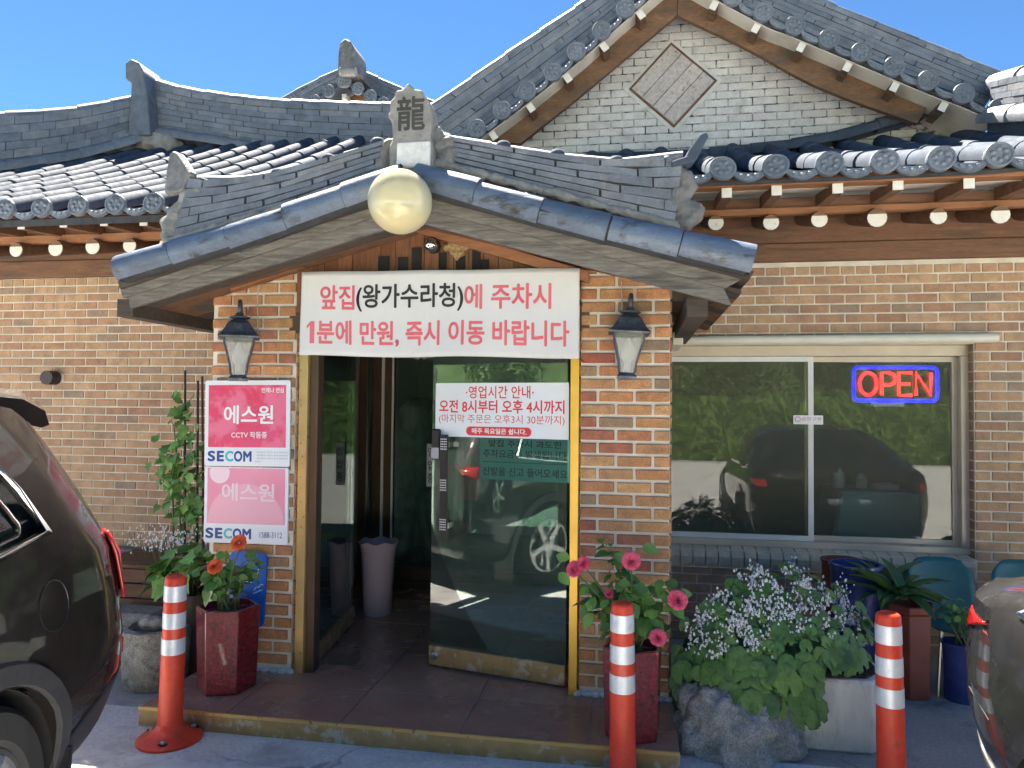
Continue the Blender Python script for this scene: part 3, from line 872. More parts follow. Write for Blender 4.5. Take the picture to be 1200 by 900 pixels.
yt, ysb = 4.56, 4.92
spec = dict(top=(247, 255, 95), second=(274, 283, 95), mid=262, sq=262, rd=291.5, beam=(285, 324), yt=yt, ys=ysb)
sqx = [P(23 + 48 * k, 262, yt).x for k in range(-4, 8)]
rdx = [P(x, 291, ysb).x for x in (-64, -20, 25, 71, 114, 157, 200, 243, 286, 330)]
eave_timbers(wing, -7.4, -2.2, spec, 95, sqx, rdx)
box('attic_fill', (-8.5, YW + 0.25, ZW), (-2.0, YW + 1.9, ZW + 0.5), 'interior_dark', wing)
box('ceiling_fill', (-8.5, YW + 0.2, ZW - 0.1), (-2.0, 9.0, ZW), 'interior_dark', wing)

# ------------------------------------------------------------------ gabled hall (right)
hall = thing('gabled_hall', 'taller brick hall at right with white brick gable, diamond hatch and sliding window', 'building', (1.6, YW, 0))
HX0 = 0.12
ZH = P(1000, 311, YW).z
wx0, wx1 = P(789, 520, YW).x - 0.10, P(1142, 520, YW).x
zsill = P(870, 641, YW).z
wz0, wz1 = zsill - 0.135, P(960, 404, YW).z
wall = MB()
wall.box((HX0 - 0.25, YW, 0), (wx0, YW + 0.2, ZH + 0.3))
wall.box((wx1, YW, 0), (6.0, YW + 0.2, ZH + 0.3))
wall.box((wx0, YW, 0), (wx1, YW + 0.2, wz0))
wall.box((wx0, YW, wz1), (wx1, YW + 0.2, ZH + 0.3))
wall = wall.build('wall', 'mortar', hall)
solo = lambda x, z: x < 2.75 and z > 0.6
kz = round((ZH - wz1) / 0.067)
zA = ZH - kz * 0.067
brick_wall(wall, HX0 - 0.2, 5.5, zA, ZH, YW, 0.2, 0.067, 'brick', solo, soldier=True, off=0.03)
brick_wall(wall, wx1, 5.5, 0.0, zA, YW, 0.2, 0.067, 'brick', solo, off=wx1 + 0.1)
brick_wall(wall, HX0 - 0.2, wx1, 0.0, wz0, YW, 0.2, 0.067, 'brick', solo, off=0.03)
# brick return of the window reveal
rv = brick_master('brick', 'brick', 0.2 - 0.011, 0.067 - 0.011)
z = zA
i = 0
while z > wz0:
    z -= 0.067; i += 1
    link('brick', rv, wall, Matrix.Translation((wx1 + 0.010, YW + 0.052, z + 0.0335)) @ Matrix.Rotation(R(90), 4, 'Z') @ Matrix.Diagonal((0.5, 1, 1, 1)))
# sill of bull-nosed bricks
n = 15
sx0, sx1 = wx0 + 0.06, wx1 - 0.02
for i in range(n + 8):
    x = sx0 + (sx1 - sx0) * (i + 0.5) / (n + 8)
    hw = (sx1 - sx0) / (n + 8) / 2 - 0.004
    prof = [(-hw, -0.085), (hw, -0.085), (hw, 0.0), (-hw, 0.0)]
    mb = MB()
    sec = [(YW + 0.10, 0.0), (YW + 0.0, -0.012), (YW - 0.045, -0.03), (YW - 0.062, -0.065), (YW - 0.055, -0.105), (YW - 0.03, -0.14), (YW + 0.1, -0.14)]
    vs = [(x - hw, y, zsill + dz) for y, dz in sec] + [(x + hw, y, zsill + dz) for y, dz in sec]
    k = len(sec)
    mb.add(vs, [tuple(range(k)), tuple(range(2 * k - 1, k - 1, -1))] + [(j + 1, j, j + k, j + 1 + k) for j in range(k - 1)])
    mb.build('sill_brick', 'sill_brick', wall, smooth=35)
box('sill_bed', (wx0, YW - 0.025, zsill - 0.15), (wx1, YW + 0.12, zsill - 0.02), 'mortar', wall)
# sliding window
YF = YW + 0.10
win = MB()
fz0, fz1 = zsill - 0.005, wz1
fx0, fx1 = wx0, wx1 - 0.0
t = 0.055
win.box((fx0, YF - 0.03, fz1 - 0.075), (fx1, YF + 0.09, fz1))
win.box((fx0, YF - 0.04, fz0), (fx1, YF + 0.09, fz0 + 0.045))
win.box((fx1 - t, YF - 0.03, fz0 + 0.046), (fx1, YF + 0.09, fz1 - 0.076))
win.box((fx0, YF - 0.03, fz0 + 0.046), (fx0 + t, YF + 0.09, fz1 - 0.076))
window = win.build('window', 'alu_beige', hall, bevel=0.004)
xm0, xm1 = P(942, 520, YF).x, P(953, 520, YF).x
def sash(x0, x1, yy, m):
    z0, z1 = fz0 + 0.047, fz1 - 0.077
    b = 0.036
    s_ = MB()
    s_.box((x0, yy, z0), (x1, yy + 0.032, z0 + b)); s_.box((x0, yy, z1 - b), (x1, yy + 0.032, z1))
    s_.box((x0, yy, z0 + b), (x0 + b, yy + 0.032, z1 - b)); s_.box((x1 - b, yy, z0 + b), (x1, yy + 0.032, z1 - b))
    s_.build('sash', m, window)
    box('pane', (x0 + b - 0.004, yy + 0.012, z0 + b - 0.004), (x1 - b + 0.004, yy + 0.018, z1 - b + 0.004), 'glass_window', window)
sash(fx0 + t - 0.01, xm1, YF - 0.012, 'alu_white')
sash(xm1 - 0.05, fx1 - t + 0.005, YF + 0.032, 'alu_beige')
# round cream gutter pipe over the window
g0, g1 = P(787, 399, YW - 0.09), P(1172, 394, YW - 0.09)
MB().tube([(g0.x, YW - 0.05, g0.z), (g1.x, YW - 0.05, g0.z + 0.01)], 0.033, 14).build('shutter_tube', 'pvc_cream', hall, smooth=40)
box('tube_bracket', (P(788, 395, 4.9).x, 4.85, P(788, 405, 4.9).z), (P(800, 395, 4.9).x, YW, P(788, 390, 4.9).z), 'pvc_cream', hall, 0.004)

# lower roof of the hall in front of the gable
YE2 = 4.42
ZE2 = P(972, 193, YE2).z
YG = 6.45
def hall_z(y, x):
    t = (y - YE2) / (YG - YE2)
    lift = 0.030 * max(0, x - 1.5) ** 2
    return ZE2 + 0.80 * t - 0.05 * math.sin(math.pi * t) + lift
roof2 = MB()
for j in range(6):
    for i in range(8):
        ya, yb = YE2 + 0.03 + (YG - YE2) * i / 8, YE2 + 0.03 + (YG - YE2) * (i + 1) / 8
        xa, xb = 0.15 + j * 0.6, 0.15 + (j + 1) * 0.6
        if j == 0: xa = -1.4
        zz = [hall_z(ya, xa), hall_z(ya, xb), hall_z(yb, xb), hall_z(yb, xa)]
        roof2.hexa([(xa, ya, zz[0] - 0.095), (xb, ya, zz[1] - 0.095), (xb, yb, zz[2] - 0.12), (xa, yb, zz[3] - 0.12),
                    (xa, ya, zz[0] - 0.075), (xb, ya, zz[1] - 0.075), (xb, yb, zz[2] - 0.075), (xa, yb, zz[3] - 0.075)])
roof2 = roof2.build('roof', 'joint', hall)
SP2 = (P(1171, 185, YE2).x - P(847, 200, YE2).x) / 5
xf = P(847, 200, YE2).x
for k in range(-5, 8):
    x = xf + k * SP2
    if x > 3.5: continue
    ys = [YE2 + 0.02 + (YG - 0.08 - YE2) * i / 10 for i in range(11)]
    roll_chain(roof2, [V((x, y, hall_z(y, x))) for y in ys], 0.074, 0.33)
    if k >= -1:
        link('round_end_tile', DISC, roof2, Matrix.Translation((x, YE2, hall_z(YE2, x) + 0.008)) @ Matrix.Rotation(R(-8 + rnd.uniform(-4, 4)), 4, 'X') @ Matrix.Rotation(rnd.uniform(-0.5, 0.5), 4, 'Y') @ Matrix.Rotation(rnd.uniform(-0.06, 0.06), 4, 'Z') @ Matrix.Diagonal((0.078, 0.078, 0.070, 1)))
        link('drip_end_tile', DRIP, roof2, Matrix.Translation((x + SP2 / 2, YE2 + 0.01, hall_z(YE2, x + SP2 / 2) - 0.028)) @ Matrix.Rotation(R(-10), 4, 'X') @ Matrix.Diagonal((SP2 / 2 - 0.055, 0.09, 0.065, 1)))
    xm = x + SP2 / 2
    pan_chain(roof2, [V((xm, y, hall_z(y, xm) - 0.075)) for y in ys], 0.105, 0.25)
yt, ysb = 4.50, 4.90
spec = dict(top=(203, 213, 1000), second=(240, 248, 1000), mid=228, sq=220, rd=259.5, beam=(262, 304), yt=yt, ys=ysb)
sqx = [P(x, 219, yt).x for x in (850, 913, 980, 1055, 1135, 1215, 1295)]
rdx = [P(x, 259, ysb).x for x in (838, 902, 958, 1025, 1096, 1168, 1240, 1312)]
eave_timbers(hall, P(795, 240, 4.9).x, 4.2, spec, 1000, sqx, rdx)

# white brick gable
gable = MB()
gp = [(P(px, py, YG).x, P(px, py, YG).z) for px, py in ((560, 215), (1120, 215), (1120, 150), (1060, 128), (900, 40), (795, -25), (690, 70), (600, 160))]
gable.prism(gp, YG, YG + 0.2)
gable = gable.build('gable_wall', 'white_mortar', hall)
def poly_in(x, z, poly):
    r_ = False
    for (xa, za), (xb, zb) in zip(poly, poly[1:] + poly[:1]):
        if (za > z) != (zb > z) and x < (xb - xa) * (z - za) / (zb - za) + xa: r_ = not r_
    return r_
gin = [(P(px, py, YG).x, P(px, py, YG).z) for px, py in ((585, 185), (1100, 185), (1075, 150), (900, 55), (795, -10), (700, 80), (615, 160))]
hc = P(788, 101, YG)
brick_wall(gable, gp[0][0], gp[1][0], gp[0][1], gp[5][1], YG, 0.2, 0.068, 'white_brick', lambda x, z: True,
           lambda x, z: (not poly_in(x, z, gin)) or abs(x - hc.x) + abs(z - hc.z) * 1.02 < 0.33, joint=0.010, off=0.07)
# diamond hatch of four planks
hm = Matrix.Translation((hc.x, YG - 0.012, hc.z)) @ Matrix.Rotation(R(-47), 4, 'Y')
hs = 0.250
hatch = MB()
for a, b in (((-hs - .014, 0, -hs - .014), (hs + .014, .05, -hs)), ((-hs - .014, 0, hs), (hs + .014, .05, hs + .014)), ((-hs - .014, 0, -hs), (-hs, .05, hs)), ((hs, 0, -hs), (hs + .014, .05, hs))):
    hatch.box((a[0], a[1] - 0.022, a[2]), b)
hatch = hatch.build('hatch', 'wood_barge', hall, hm)
MB().box((-hs - 0.045, -0.004, -hs - 0.045), (hs + 0.045, 0.02, hs + 0.045)).build('hatch_plaster', 'white_brick', hatch, hm)
for i in range(4):
    z0 = -hs + i * hs / 2
    pl = MB().box((-hs + 0.003, -0.022 + rnd.uniform(-.003, .003), z0 + 0.003), (hs - 0.003, 0.03, z0 + hs / 2 - 0.003))
    me = pl.mesh('plank', 'wood_hatch'); bevel_mesh(me, 0.003)
    link('plank', me, hatch, hm)

# bargeboards, brackets, plaster soffit, rake tiles and the descending ridges of the gable
YB, YT = 6.15, 5.92
def line_strip(name, m, top, bot, y0, y1, parent, n=16, bevel=0.0):
    top = bez([P(px, py, y0) for px, py in top], n); bot = bez([P(px, py, y0) for px, py in bot], n)
    mb = MB()
    vs = []
    for a, b in zip(bot, top):
        vs += [(a.x, y0, a.z), (b.x, y0, b.z), (b.x, y1, b.z), (a.x, y1, a.z)]
    fs = []
    for i in range(n):
        o = 4 * i
        fs += [(o, o + 4, o + 5, o + 1), (o + 1, o + 5, o + 6, o + 2), (o + 2, o + 6, o + 7, o + 3), (o + 3, o + 7, o + 4, o)]
    fs += [(0, 1, 2, 3), (4 * n + 3, 4 * n + 2, 4 * n + 1, 4 * n)]
    mb.add(vs, fs)
    return mb.build(name, m, parent)
line_strip('bargeboard', 'wood_barge', [(556, 164), (640, 96), (720, 34), (793, -24)], [(610, 168), (680, 112), (740, 62), (793, 18)], YB, YB + 0.05, hall)
line_strip('bargeboard', 'wood_barge', [(794, -24), (880, 20), (980, 72), (1090, 118)], [(794, 18), (870, 54), (960, 102), (1075, 145)], YB + 0.004, YB + 0.05, hall)
rl = bez([P(px, py, YT) for px, py in ((530, 174), (555, 156), (614, 112), (678, 60), (738, 7), (792, -40))], 40)
rr = bez([P(px, py, YT) for px, py in ((1170, 130), (1130, 112), (1090, 97), (1009, 63), (930, 30), (893, 15), (792, -40))], 40)
for side, ln in (('l', rl), ('r', rr)):
    # plaster soffit from the rake back to the wall
    mb = MB()
    for a, b in zip(ln, ln[1:]):
        a2, b2 = V((a.x, YG + 0.1, a.z + 0.0)), V((b.x, YG + 0.1, b.z + 0.0))
        dz = V((0, 0, -0.070)); d2 = V((0, 0, -0.064))
        q = [a + dz + V((0, 0.05, 0)), b + dz + V((0, 0.05, 0)), b2 + dz, a2 + dz, a + d2 + V((0, 0.05, 0)), b + d2 + V((0, 0.05, 0)), b2 + d2, a2 + d2]
        mb.hexa(q)
    mb.build('soffit', 'soffit', hall)
    mb = MB()
    for a, b in zip(ln, ln[1:]):
        q = []
        for dz in (-0.062, -0.02):
            q += [a + V((0, 0.03, dz)), b + V((0, 0.03, dz)), V((b.x, 9.5, b.z + dz)), V((a.x, 9.5, a.z + dz))]
        mb.hexa(q)
    rk = mb.build('roof', 'joint', hall)
    pts = walk(ln, 0.265)
    for a, b in zip(pts, pts[1:]):
        m_ = a.lerp(b, 0.5); m_ = V((m_.x, YT, m_.z))
        sl_ = math.atan2(b.z - a.z, b.x - a.x)
        if side == 'r': sl_ += math.pi
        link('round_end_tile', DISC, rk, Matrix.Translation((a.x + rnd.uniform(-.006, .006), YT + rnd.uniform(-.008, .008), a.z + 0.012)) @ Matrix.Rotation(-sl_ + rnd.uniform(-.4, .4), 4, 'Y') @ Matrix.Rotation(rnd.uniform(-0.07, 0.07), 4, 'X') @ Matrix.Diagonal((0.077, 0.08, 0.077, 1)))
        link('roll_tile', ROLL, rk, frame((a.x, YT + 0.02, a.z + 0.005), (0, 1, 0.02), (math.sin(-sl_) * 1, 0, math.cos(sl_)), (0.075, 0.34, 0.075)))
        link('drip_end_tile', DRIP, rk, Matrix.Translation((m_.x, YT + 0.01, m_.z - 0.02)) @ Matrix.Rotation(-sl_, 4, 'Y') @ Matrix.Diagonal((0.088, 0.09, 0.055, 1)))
        link('pan_tile', PAN, rk, frame((m_.x, YT + 0.02, m_.z - 0.055), (0, 1, 0), (math.sin(-sl_) * 1, 0, math.cos(sl_)), (0.1, 0.35, 0.05)))
        # bracket under the rake
    pts = walk(ln, 0.40)
    for a in pts[1:-1]:
        sl_ = math.atan2(pts[1].z - pts[0].z, pts[1].x - pts[0].x)
        br = MB().box((-0.028, 0, -0.075), (0.028, YB + 0.06 - YT - 0.06, -0.002)).build('bracket', 'wood_barge', hall, Matrix.Translation((a.x, YT + 0.06, a.z - 0.070)) @ Matrix.Rotation(-sl_ + (math.pi if side == 'r' else 0), 4, 'Y'))
        br2 = MB().box((-0.027, -0.006, -0.074), (0.027, 0, -0.003)).build('bracket_end', 'rafter_white', br, WM[br.name])
    # flashing roll along the slope and courses of the descending ridge
    n_ = V((0, 0, 0.07))
    roll_chain(rk, [p + V((0, 0.30, 0.055)) for p in ln], 0.085, 0.36)
YD = 6.30
tl = [P(px, py, YD) for px, py in ((480, 150), (513, 128), (600, 68), (660, 28), (722, -14), (800, -75))]
bl_ = [p.copy() for p in (V((q.x, YD, q.z + 0.09)) for q in bez([P(px, py, YD - 0.38) for px, py in ((505, 190), (555, 152), (614, 108), (678, 56), (738, 3), (800, -48))], 5))]
rbed = box('ridge_bed', (0.1, YD + 0.3, 5.15), (0.5, YD + 1.3, 5.3), 'joint', hall)
ridge_band(rbed, tl, bl_, 8, 0.38, 0.2, (0, 1, 0))
roll_chain(rbed, bez(tl, 30), 0.075, 0.36, CAP, 'cap_tile')
tr = [P(px, py, YD) for px, py in ((1172, 95), (1100, 66), (1020, 33), (940, 0), (870, -32), (800, -75))]
br_ = [V((q.x, YD, q.z + 0.09)) for q in bez([P(px, py, YD - 0.38) for px, py in ((1172, 126), (1100, 97), (1009, 59), (930, 26), (870, 0), (800, -40))], 5)]
ridge_band(rbed, tr, br_, 8, 0.38, 0.2, (0, 1, 0))
roll_chain(rbed, bez(tr, 30), 0.07, 0.36, CAP, 'cap_tile')
# hip ridge to the front right corner with its plastered end
q0, q1 = P(1168, 125, 6.1), P(1330, 120, 4.9)
sd_ = V((0.12, 0.12, 0))
hb = MB().hexa([q0 - sd_ - V((0, 0, 0.8)), q1 - sd_ - V((0, 0, 0.8)), q1 + sd_ - V((0, 0, 0.8)), q0 + sd_ - V((0, 0, 0.8)), q0 - sd_ - V((0, 0, 0.11)), q1 - sd_ - V((0, 0, 0.07)), q1 + sd_ - V((0, 0, 0.07)), q0 + sd_ - V((0, 0, 0.11))]).build('hip_bed', 'tile', hall)
at_ = [q0 + V((0, 0, 0.16)), q0.lerp(q1, 0.35) + V((0, 0, 0.20)), q1 + V((0, 0, 0.24))]
ab_ = [q0 + V((0, 0, -0.12)), q0.lerp(q1, 0.35) + V((0, 0, -0.10)), q1 + V((0, 0, -0.08))]
ridge_band(hb, at_[::-1], ab_[::-1], 6, 0.34, 0.24, (1, 1, 0))
roll_chain(hb, bez(at_[::-1], 20), 0.1, 0.34, CAP, 'cap_tile')
roll_chain(hb, [p + V((-0.12, -0.12, -0.02)) for p in bez(ab_[::-1], 20)], 0.09, 0.34, CAP, 'cap_tile')
# rolls at the foot of the gable
ft = [P(px, py, YG - 0.12) for px, py in ((560, 196), (815, 186), (900, 178), (960, 170), (1010, 156), (1068, 141), (1130, 128))]
roll_chain(roof2, bez(ft, 30), 0.085, 0.33)
# attic darkness and hall interior
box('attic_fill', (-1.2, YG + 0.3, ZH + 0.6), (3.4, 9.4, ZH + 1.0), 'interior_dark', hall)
room = MB()
room.box((0.05, YW + 0.2, 0), (0.12, 9.2, ZH + 0.3)); room.box((4.4, YW + 0.2, 0), (4.5, 9.2, ZH + 0.3))
room.box((0.05, 9.2, 0), (4.5, 9.3, ZH + 0.3)); room.box((0.0, YW + 0.2, ZH - 0.05), (4.5, 9.3, ZH + 0.1)); room.box((0.12, YW + 0.2, 0.0), (4.4, 9.2, 0.08))
room.build('room', 'interior_wall', hall)

# ------------------------------------------------------------------ small roof behind
YV = 11.0
rear = thing('rear_roof', 'small gabled tile roof with upright end tile rising behind the left ridge', 'building', P(410, 130, YV)[:])
px2 = lambda a, b, y=YV: P(a, b, y)
MB().prism([(px2(350, 135).x, px2(350, 135).z), (px2(475, 135).x, px2(475, 135).z), (px2(410, 100).x, px2(410, 100).z)], YV + 0.3, YV + 0.4).build('gable_wall', 'wood_brown', rear)
for a, b in ((345, 403), (468, 406)):
    q0, q1 = px2(a, 126 if a < 400 else 128), px2(b, 93)
    mb = MB()
    ln = [q0, q1]
    nrm = V((0, 0, 0.0))
    mb.hexa([q0 + V((0, 0, -0.06)), q1 + V((0, 0, -0.06)), V((q1.x, YV + 3, q1.z - 0.06)), V((q0.x, YV + 3, q0.z - 0.06)), q0, q1, V((q1.x, YV + 3, q1.z)), V((q0.x, YV + 3, q0.z))])
    rf = mb.build('roof', 'tile', rear)
    pts = walk([px2(a + (25 if a < 400 else -18), 121 if a < 400 else 124), px2(b, 98)], 0.26)
    for p in pts:
        link('round_end_tile', DISC, rf, Matrix.Translation((p.x, YV - 0.05, p.z + 0.02)) @ Matrix.Diagonal((0.10, 0.1, 0.10, 1)))
    t_ = [px2(322 if a < 400 else 528, 125 if a < 400 else 130, YV + 0.4), px2(360 if a < 400 else 470, 103 if a < 400 else 107, YV + 0.4), px2(404 if a < 400 else 414, 83 if a < 400 else 82, YV + 0.4)]
    b_ = [px2(330 if a < 400 else 528, 140 if a < 400 else 142, YV + 0.4), px2(370 if a < 400 else 470, 118 if a < 400 else 127, YV + 0.4), px2(404 if a < 400 else 414, 98, YV + 0.4)]
    ridge_band(rf, t_, b_, 6, 0.5, 0.2, (0, 1, 0))
    roll_chain(rf, bez(t_, 12), 0.07, 0.5, CAP, 'cap_tile')
s = lambda px, py: ((P(px, py, YV - 0.1).x), (P(px, py, YV - 0.1).z))
MB().prism([s(398, 90), s(424, 90), s(420, 75), s(418, 60), s(413, 51), s(407, 48), s(401, 53), s(399, 66)], YV - 0.2, YV + 0.3).build('ridge_end_tile', 'cement_dark', rear, bevel=0.02)
MB().tube([px2(399, 84, YV - 0.3), px2(417, 84, YV - 0.3)], 0.07, 10).build('ridge_end_roll', 'cement', rear, smooth=40)
for a, b in ((403, 113), (429, 124), (379, 123)):
    q = px2(a, b, YV + 0.1)
    box('rafter_end', (q.x - 0.035, YV + 0.1, q.z - 0.04), (q.x + 0.035, YV + 0.3, q.z + 0.04), 'rafter_white', rear)
# ================================================================== entrance porch
XL0, XL1 = P(246, 520, YP).x, P(346, 520, YP).x
XR0, XR1 = P(679, 520, YP).x, P(786, 520, YP).x
ZF = 0.10
porch = thing('entrance_porch', 'entrance porch with two brick pillars, tiled gable roof and glass doors', 'porch', ((XL0 + XR1) / 2, YP, 0))
# step / floor: structure with its tiles
fx0, fx1 = PZ(166, 826, ZF).x, PZ(797, 882, ZF).x
fy0 = 3.42
floor = box('porch_floor', (fx0 + 0.01, fy0 + 0.012, 0.0), (fx1 - 0.01, 6.2, ZF - 0.006), 'grout')
floor['kind'] = 'structure'
jx = PZ(692, 845, ZF).x
xs = sorted([fx0] + [jx + 0.6 * k for k in range(-6, 4) if fx0 + 0.05 < jx + 0.6 * k < fx1 - 0.05] + [fx1])
ysj = [fy0, 3.84, 4.44, 5.04, 5.64, 6.2]
for j, (a, b) in enumerate(zip(ysj, ysj[1:])):
    for c, d in zip(xs, xs[1:]):
        box('floor_tile', (c + 0.003, a + 0.003, ZF - 0.012), (d - 0.003, b - 0.003, ZF + rnd.uniform(-0.0006, 0.0006)), 'floor_tile', floor, 0.0015)
MB().box((fx0, fy0 - 0.004, 0.0), (fx1, fy0 + 0.012, ZF - 0.014)).build('edge_face', 'gold_trim', floor)
MB().box((fx0, fy0 - 0.008, ZF - 0.014), (fx1, fy0 + 0.002, ZF + 0.002)).build('edge_strip', 'gold', floor)
MB().box((fx0 - 0.004, fy0 + 0.012, 0.0), (fx0 + 0.01, 5.3, ZF - 0.001)).build('edge_face', 'gold_trim', floor)
q = PZ(402, 775, ZF)
box('floor_hinge_plate', (q.x - 0.09, q.y - 0.08, ZF + 0.0005), (q.x + 0.09, q.y + 0.09, ZF + 0.004), 'steel', floor, 0.001)

def pillar(x0, x1, off, seed):
    ztop = 2.75
    p_ = box('pillar', (x0 + 0.006, YP + 0.006, ZF), (x1 - 0.006, YP + 0.32, ztop), 'mortar_pale', porch)
    brick_wall(p_, x0, x1, ZF + 0.03, ztop - 0.04, YP, 0.196, 0.0695, 'brick_pillar', lambda x, z: True, off=off, joint=0.016, proud=0.008)
    me = brick_master('brick', 'brick_pillar', 0.196 - 0.012, 0.0695 - 0.012)
    z = ztop - 0.04
    i = 0
    while z > ZF + 0.05:
        z -= 0.0695; i += 1
        for sx, xx in ((-1, x0 + 0.008), (1, x1 - 0.008)):
            for k in range(2):
                link('brick', me, p_, Matrix.Translation((xx - sx * 0.001, YP + 0.10 + 0.196 * k - (0.05 if i % 2 else 0) + 0.02, z + 0.035)) @ Matrix.Rotation(R(90), 4, 'Z') @ Matrix.Diagonal((0.62 if (i % 2 and k == 0) else 1, 1, 1, 1)))
    blob('mortar_skirt', [(V((x0 + (x1 - x0) * t, YP - 0.004, ZF + 0.006)), 0.022) for t in (0, .1, .2, .3, .4, .5, .6, .7, .8, .9, 1)], 'limewash', p_, 0.012, 0.008)
    return p_
pillar(XL0, XL1, XL0 + 0.03, 1)
pillar(XR0, XR1, XR0 + 0.0, 2)

# weathered bargeboards and the roof
YFB = 3.62
apex_x = P(481, 260, YFB).x
def strip2(name, m, t0, t1, b0, b1, y0, y1, parent=None):
    a, b, c, d = P(*b0, y0), P(*b1, y0), P(*t1, y0), P(*t0, y0)
    q = [(a.x, y0, a.z), (b.x, y0, b.z), (b.x, y1, b.z), (a.x, y1, a.z), (d.x, y0, d.z), (c.x, y0, c.z), (c.x, y1, c.z), (d.x, y1, d.z)]
    if a.x > b.x:
        q = [q[1], q[0], q[3], q[2], q[5], q[4], q[7], q[6]]
    return MB().hexa(q).build(name, m, parent or porch)
for nm, t0, t1, b0, b1 in (('r', (482, 236), (846, 333), (482, 258), (858, 358)), ('l', (481, 236), (150, 345), (481, 259), (152, 361))):
    o = strip2('bargeboard', 'wood_grey', t0, t1, b0, b1, YFB, YFB + 0.035)
    bevel_mesh(o.data, 0.004)
for t0, t1, b0, b1 in (((482, 224), (872, 325), (482, 240), (850, 337)), ((481, 224), (140, 337), (481, 240), (143, 349))):
    o = strip2('bargeboard', 'wood_grey', t0, t1, b0, b1, YFB - 0.03, YFB + 0.03)
    bevel_mesh(o.data, 0.004)
for t0, t1, b0, b1 in (((482, 206), (884, 318), (482, 226), (878, 328)), ((481, 206), (138, 330), (481, 226), (140, 338))):
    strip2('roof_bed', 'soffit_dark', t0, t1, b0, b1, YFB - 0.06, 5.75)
# underside planks
for (xa, za), (xb, zb) in (((P(481, 262, YFB).x, P(481, 250, YFB).z), (P(870, 340, YFB).x, P(870, 340, YFB).z)), ((P(481, 262, YFB).x, P(481, 250, YFB).z), (P(150, 352, YFB).x, P(150, 352, YFB).z))):
    for k in range(9):
        y0 = YFB + 0.04 + k * 0.2
        q = [(xa, y0, za - 0.012), (xb, y0, zb - 0.012), (xb, y0 + 0.196, zb - 0.012), (xa, y0 + 0.196, za - 0.012)]
        q += [(x_, y_, z_ + 0.02) for x_, y_, z_ in q]
        if xa > xb: q = [q[1], q[0], q[3], q[2], q[5], q[4], q[7], q[6]]
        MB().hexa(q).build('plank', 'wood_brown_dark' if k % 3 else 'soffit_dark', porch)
# purlin beams under the eaves
for px, py in ((163, 372), (815, 372)):
    q = P(px, py, YFB + 0.2)
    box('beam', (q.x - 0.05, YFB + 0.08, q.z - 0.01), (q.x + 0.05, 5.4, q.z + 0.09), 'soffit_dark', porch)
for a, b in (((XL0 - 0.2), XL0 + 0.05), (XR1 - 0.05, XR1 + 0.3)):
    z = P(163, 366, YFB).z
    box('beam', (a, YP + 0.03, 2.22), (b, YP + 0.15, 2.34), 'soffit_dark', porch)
# roof tiles: rows parallel to the rake, front row first
roofp = box('roof', (apex_x - 0.03, YFB + 0.1, 2.7), (apex_x + 0.03, 5.7, 2.76), 'joint', porch)
YRK = 3.53
endR, topR = P(880, 308, YRK), P(486, 209, YRK)
endL, topL = P(143, 318, YRK), P(476, 209, YRK)
for k in range(7):
    off_ = V((0, 0.30 * k, 0))
    for e_, t_ in ((endR, topR), (endL, topL)):
        c_ = e_.lerp(t_, 0.5) + V((0, 0, -0.018))
        roll_chain(roofp, bez([e_ + off_ + V((0, 0, 0.0 if k == 0 else 0.03)), c_ + off_, t_ + off_], 16), 0.082 if k == 0 else 0.078, 0.315,
                   ROLL_DARK if k == 0 else ROLL, 'rake_tile' if k == 0 else 'roll_tile', jit=0.005 if k == 0 else 0.003, lap=0.985 if k == 0 else 1.04)
        if k == 0:
            MB().tube(bez([e_.lerp(t_, 0.01), c_, t_], 12), 0.07, 12).build('rake_core', 'joint', roofp, smooth=60)
        if k < 6:
            pan_chain(roofp, [p + V((0, 0.15, -0.055)) for p in bez([e_ + off_, c_ + off_, t_ + off_], 12)], 0.1, 0.25)
q0, q1 = P(595, 250, YFB - 0.07), P(638, 263, YFB - 0.07)
MB().tube([q0, q0.lerp(q1, .5) + V((0, 0, -.004)), q1], [0.008, 0.011, 0.006], 6).build('red_clay_patch', 'clay_red', porch)

# descending ridges on the porch roof
YDR = 3.72
rtp = [P(px, py, YDR) for px, py in ((800, 186), (770, 191), (720, 194), (653, 187), (590, 177), (528, 165), (505, 163))]
rbt = [P(px, py, YDR) for px, py in ((790, 268), (770, 262), (720, 249), (653, 231), (590, 215), (528, 199), (505, 195))]
ridge_band(roofp, rtp, rbt, 6, 0.33, 0.17, (0, 1, 0), gap=0.005)
roll_chain(roofp, bez(rtp, 30), 0.038, 0.33, CAP, 'cap_tile', jit=0.002)
ltp = [P(px, py, YDR) for px, py in ((232, 214), (262, 216), (326, 208), (385, 192), (443, 174), (466, 168))]
lbt = [P(px, py, YDR) for px, py in ((212, 284), (262, 270), (326, 252), (385, 232), (443, 211), (466, 205))]
ridge_band(roofp, ltp, lbt, 6, 0.33, 0.17, (0, 1, 0), gap=0.005)
roll_chain(roofp, bez(ltp, 30), 0.038, 0.33, CAP, 'cap_tile', jit=0.002)
# mortar fillet between band and front row
for pts in (lbt, rbt):
    bb = [(p + V((0, -0.10, -0.012)), rnd.uniform(0.02, 0.032)) for p in walk(bez(pts, 20), 0.035)]
    blob('mortar_fillet', bb, 'cement', roofp, 0.013, 0.012, sub=1)
# knobs on the cap joints
kb = MB().lathe([(0.001, -0.045), (0.026, -0.036), (0.040, -0.015), (0.044, 0.0), (0.040, 0.018), (0.028, 0.034), (0.001, 0.042)], (0, 0, 0), 12).mesh('knob', 'tile', 60)
for px, py in ((326, 206), (385, 189), (443, 170), (590, 174), (653, 184), (722, 192)):
    link('knob', kb, roofp, Matrix.Translation(P(px, py, YDR - 0.01)))
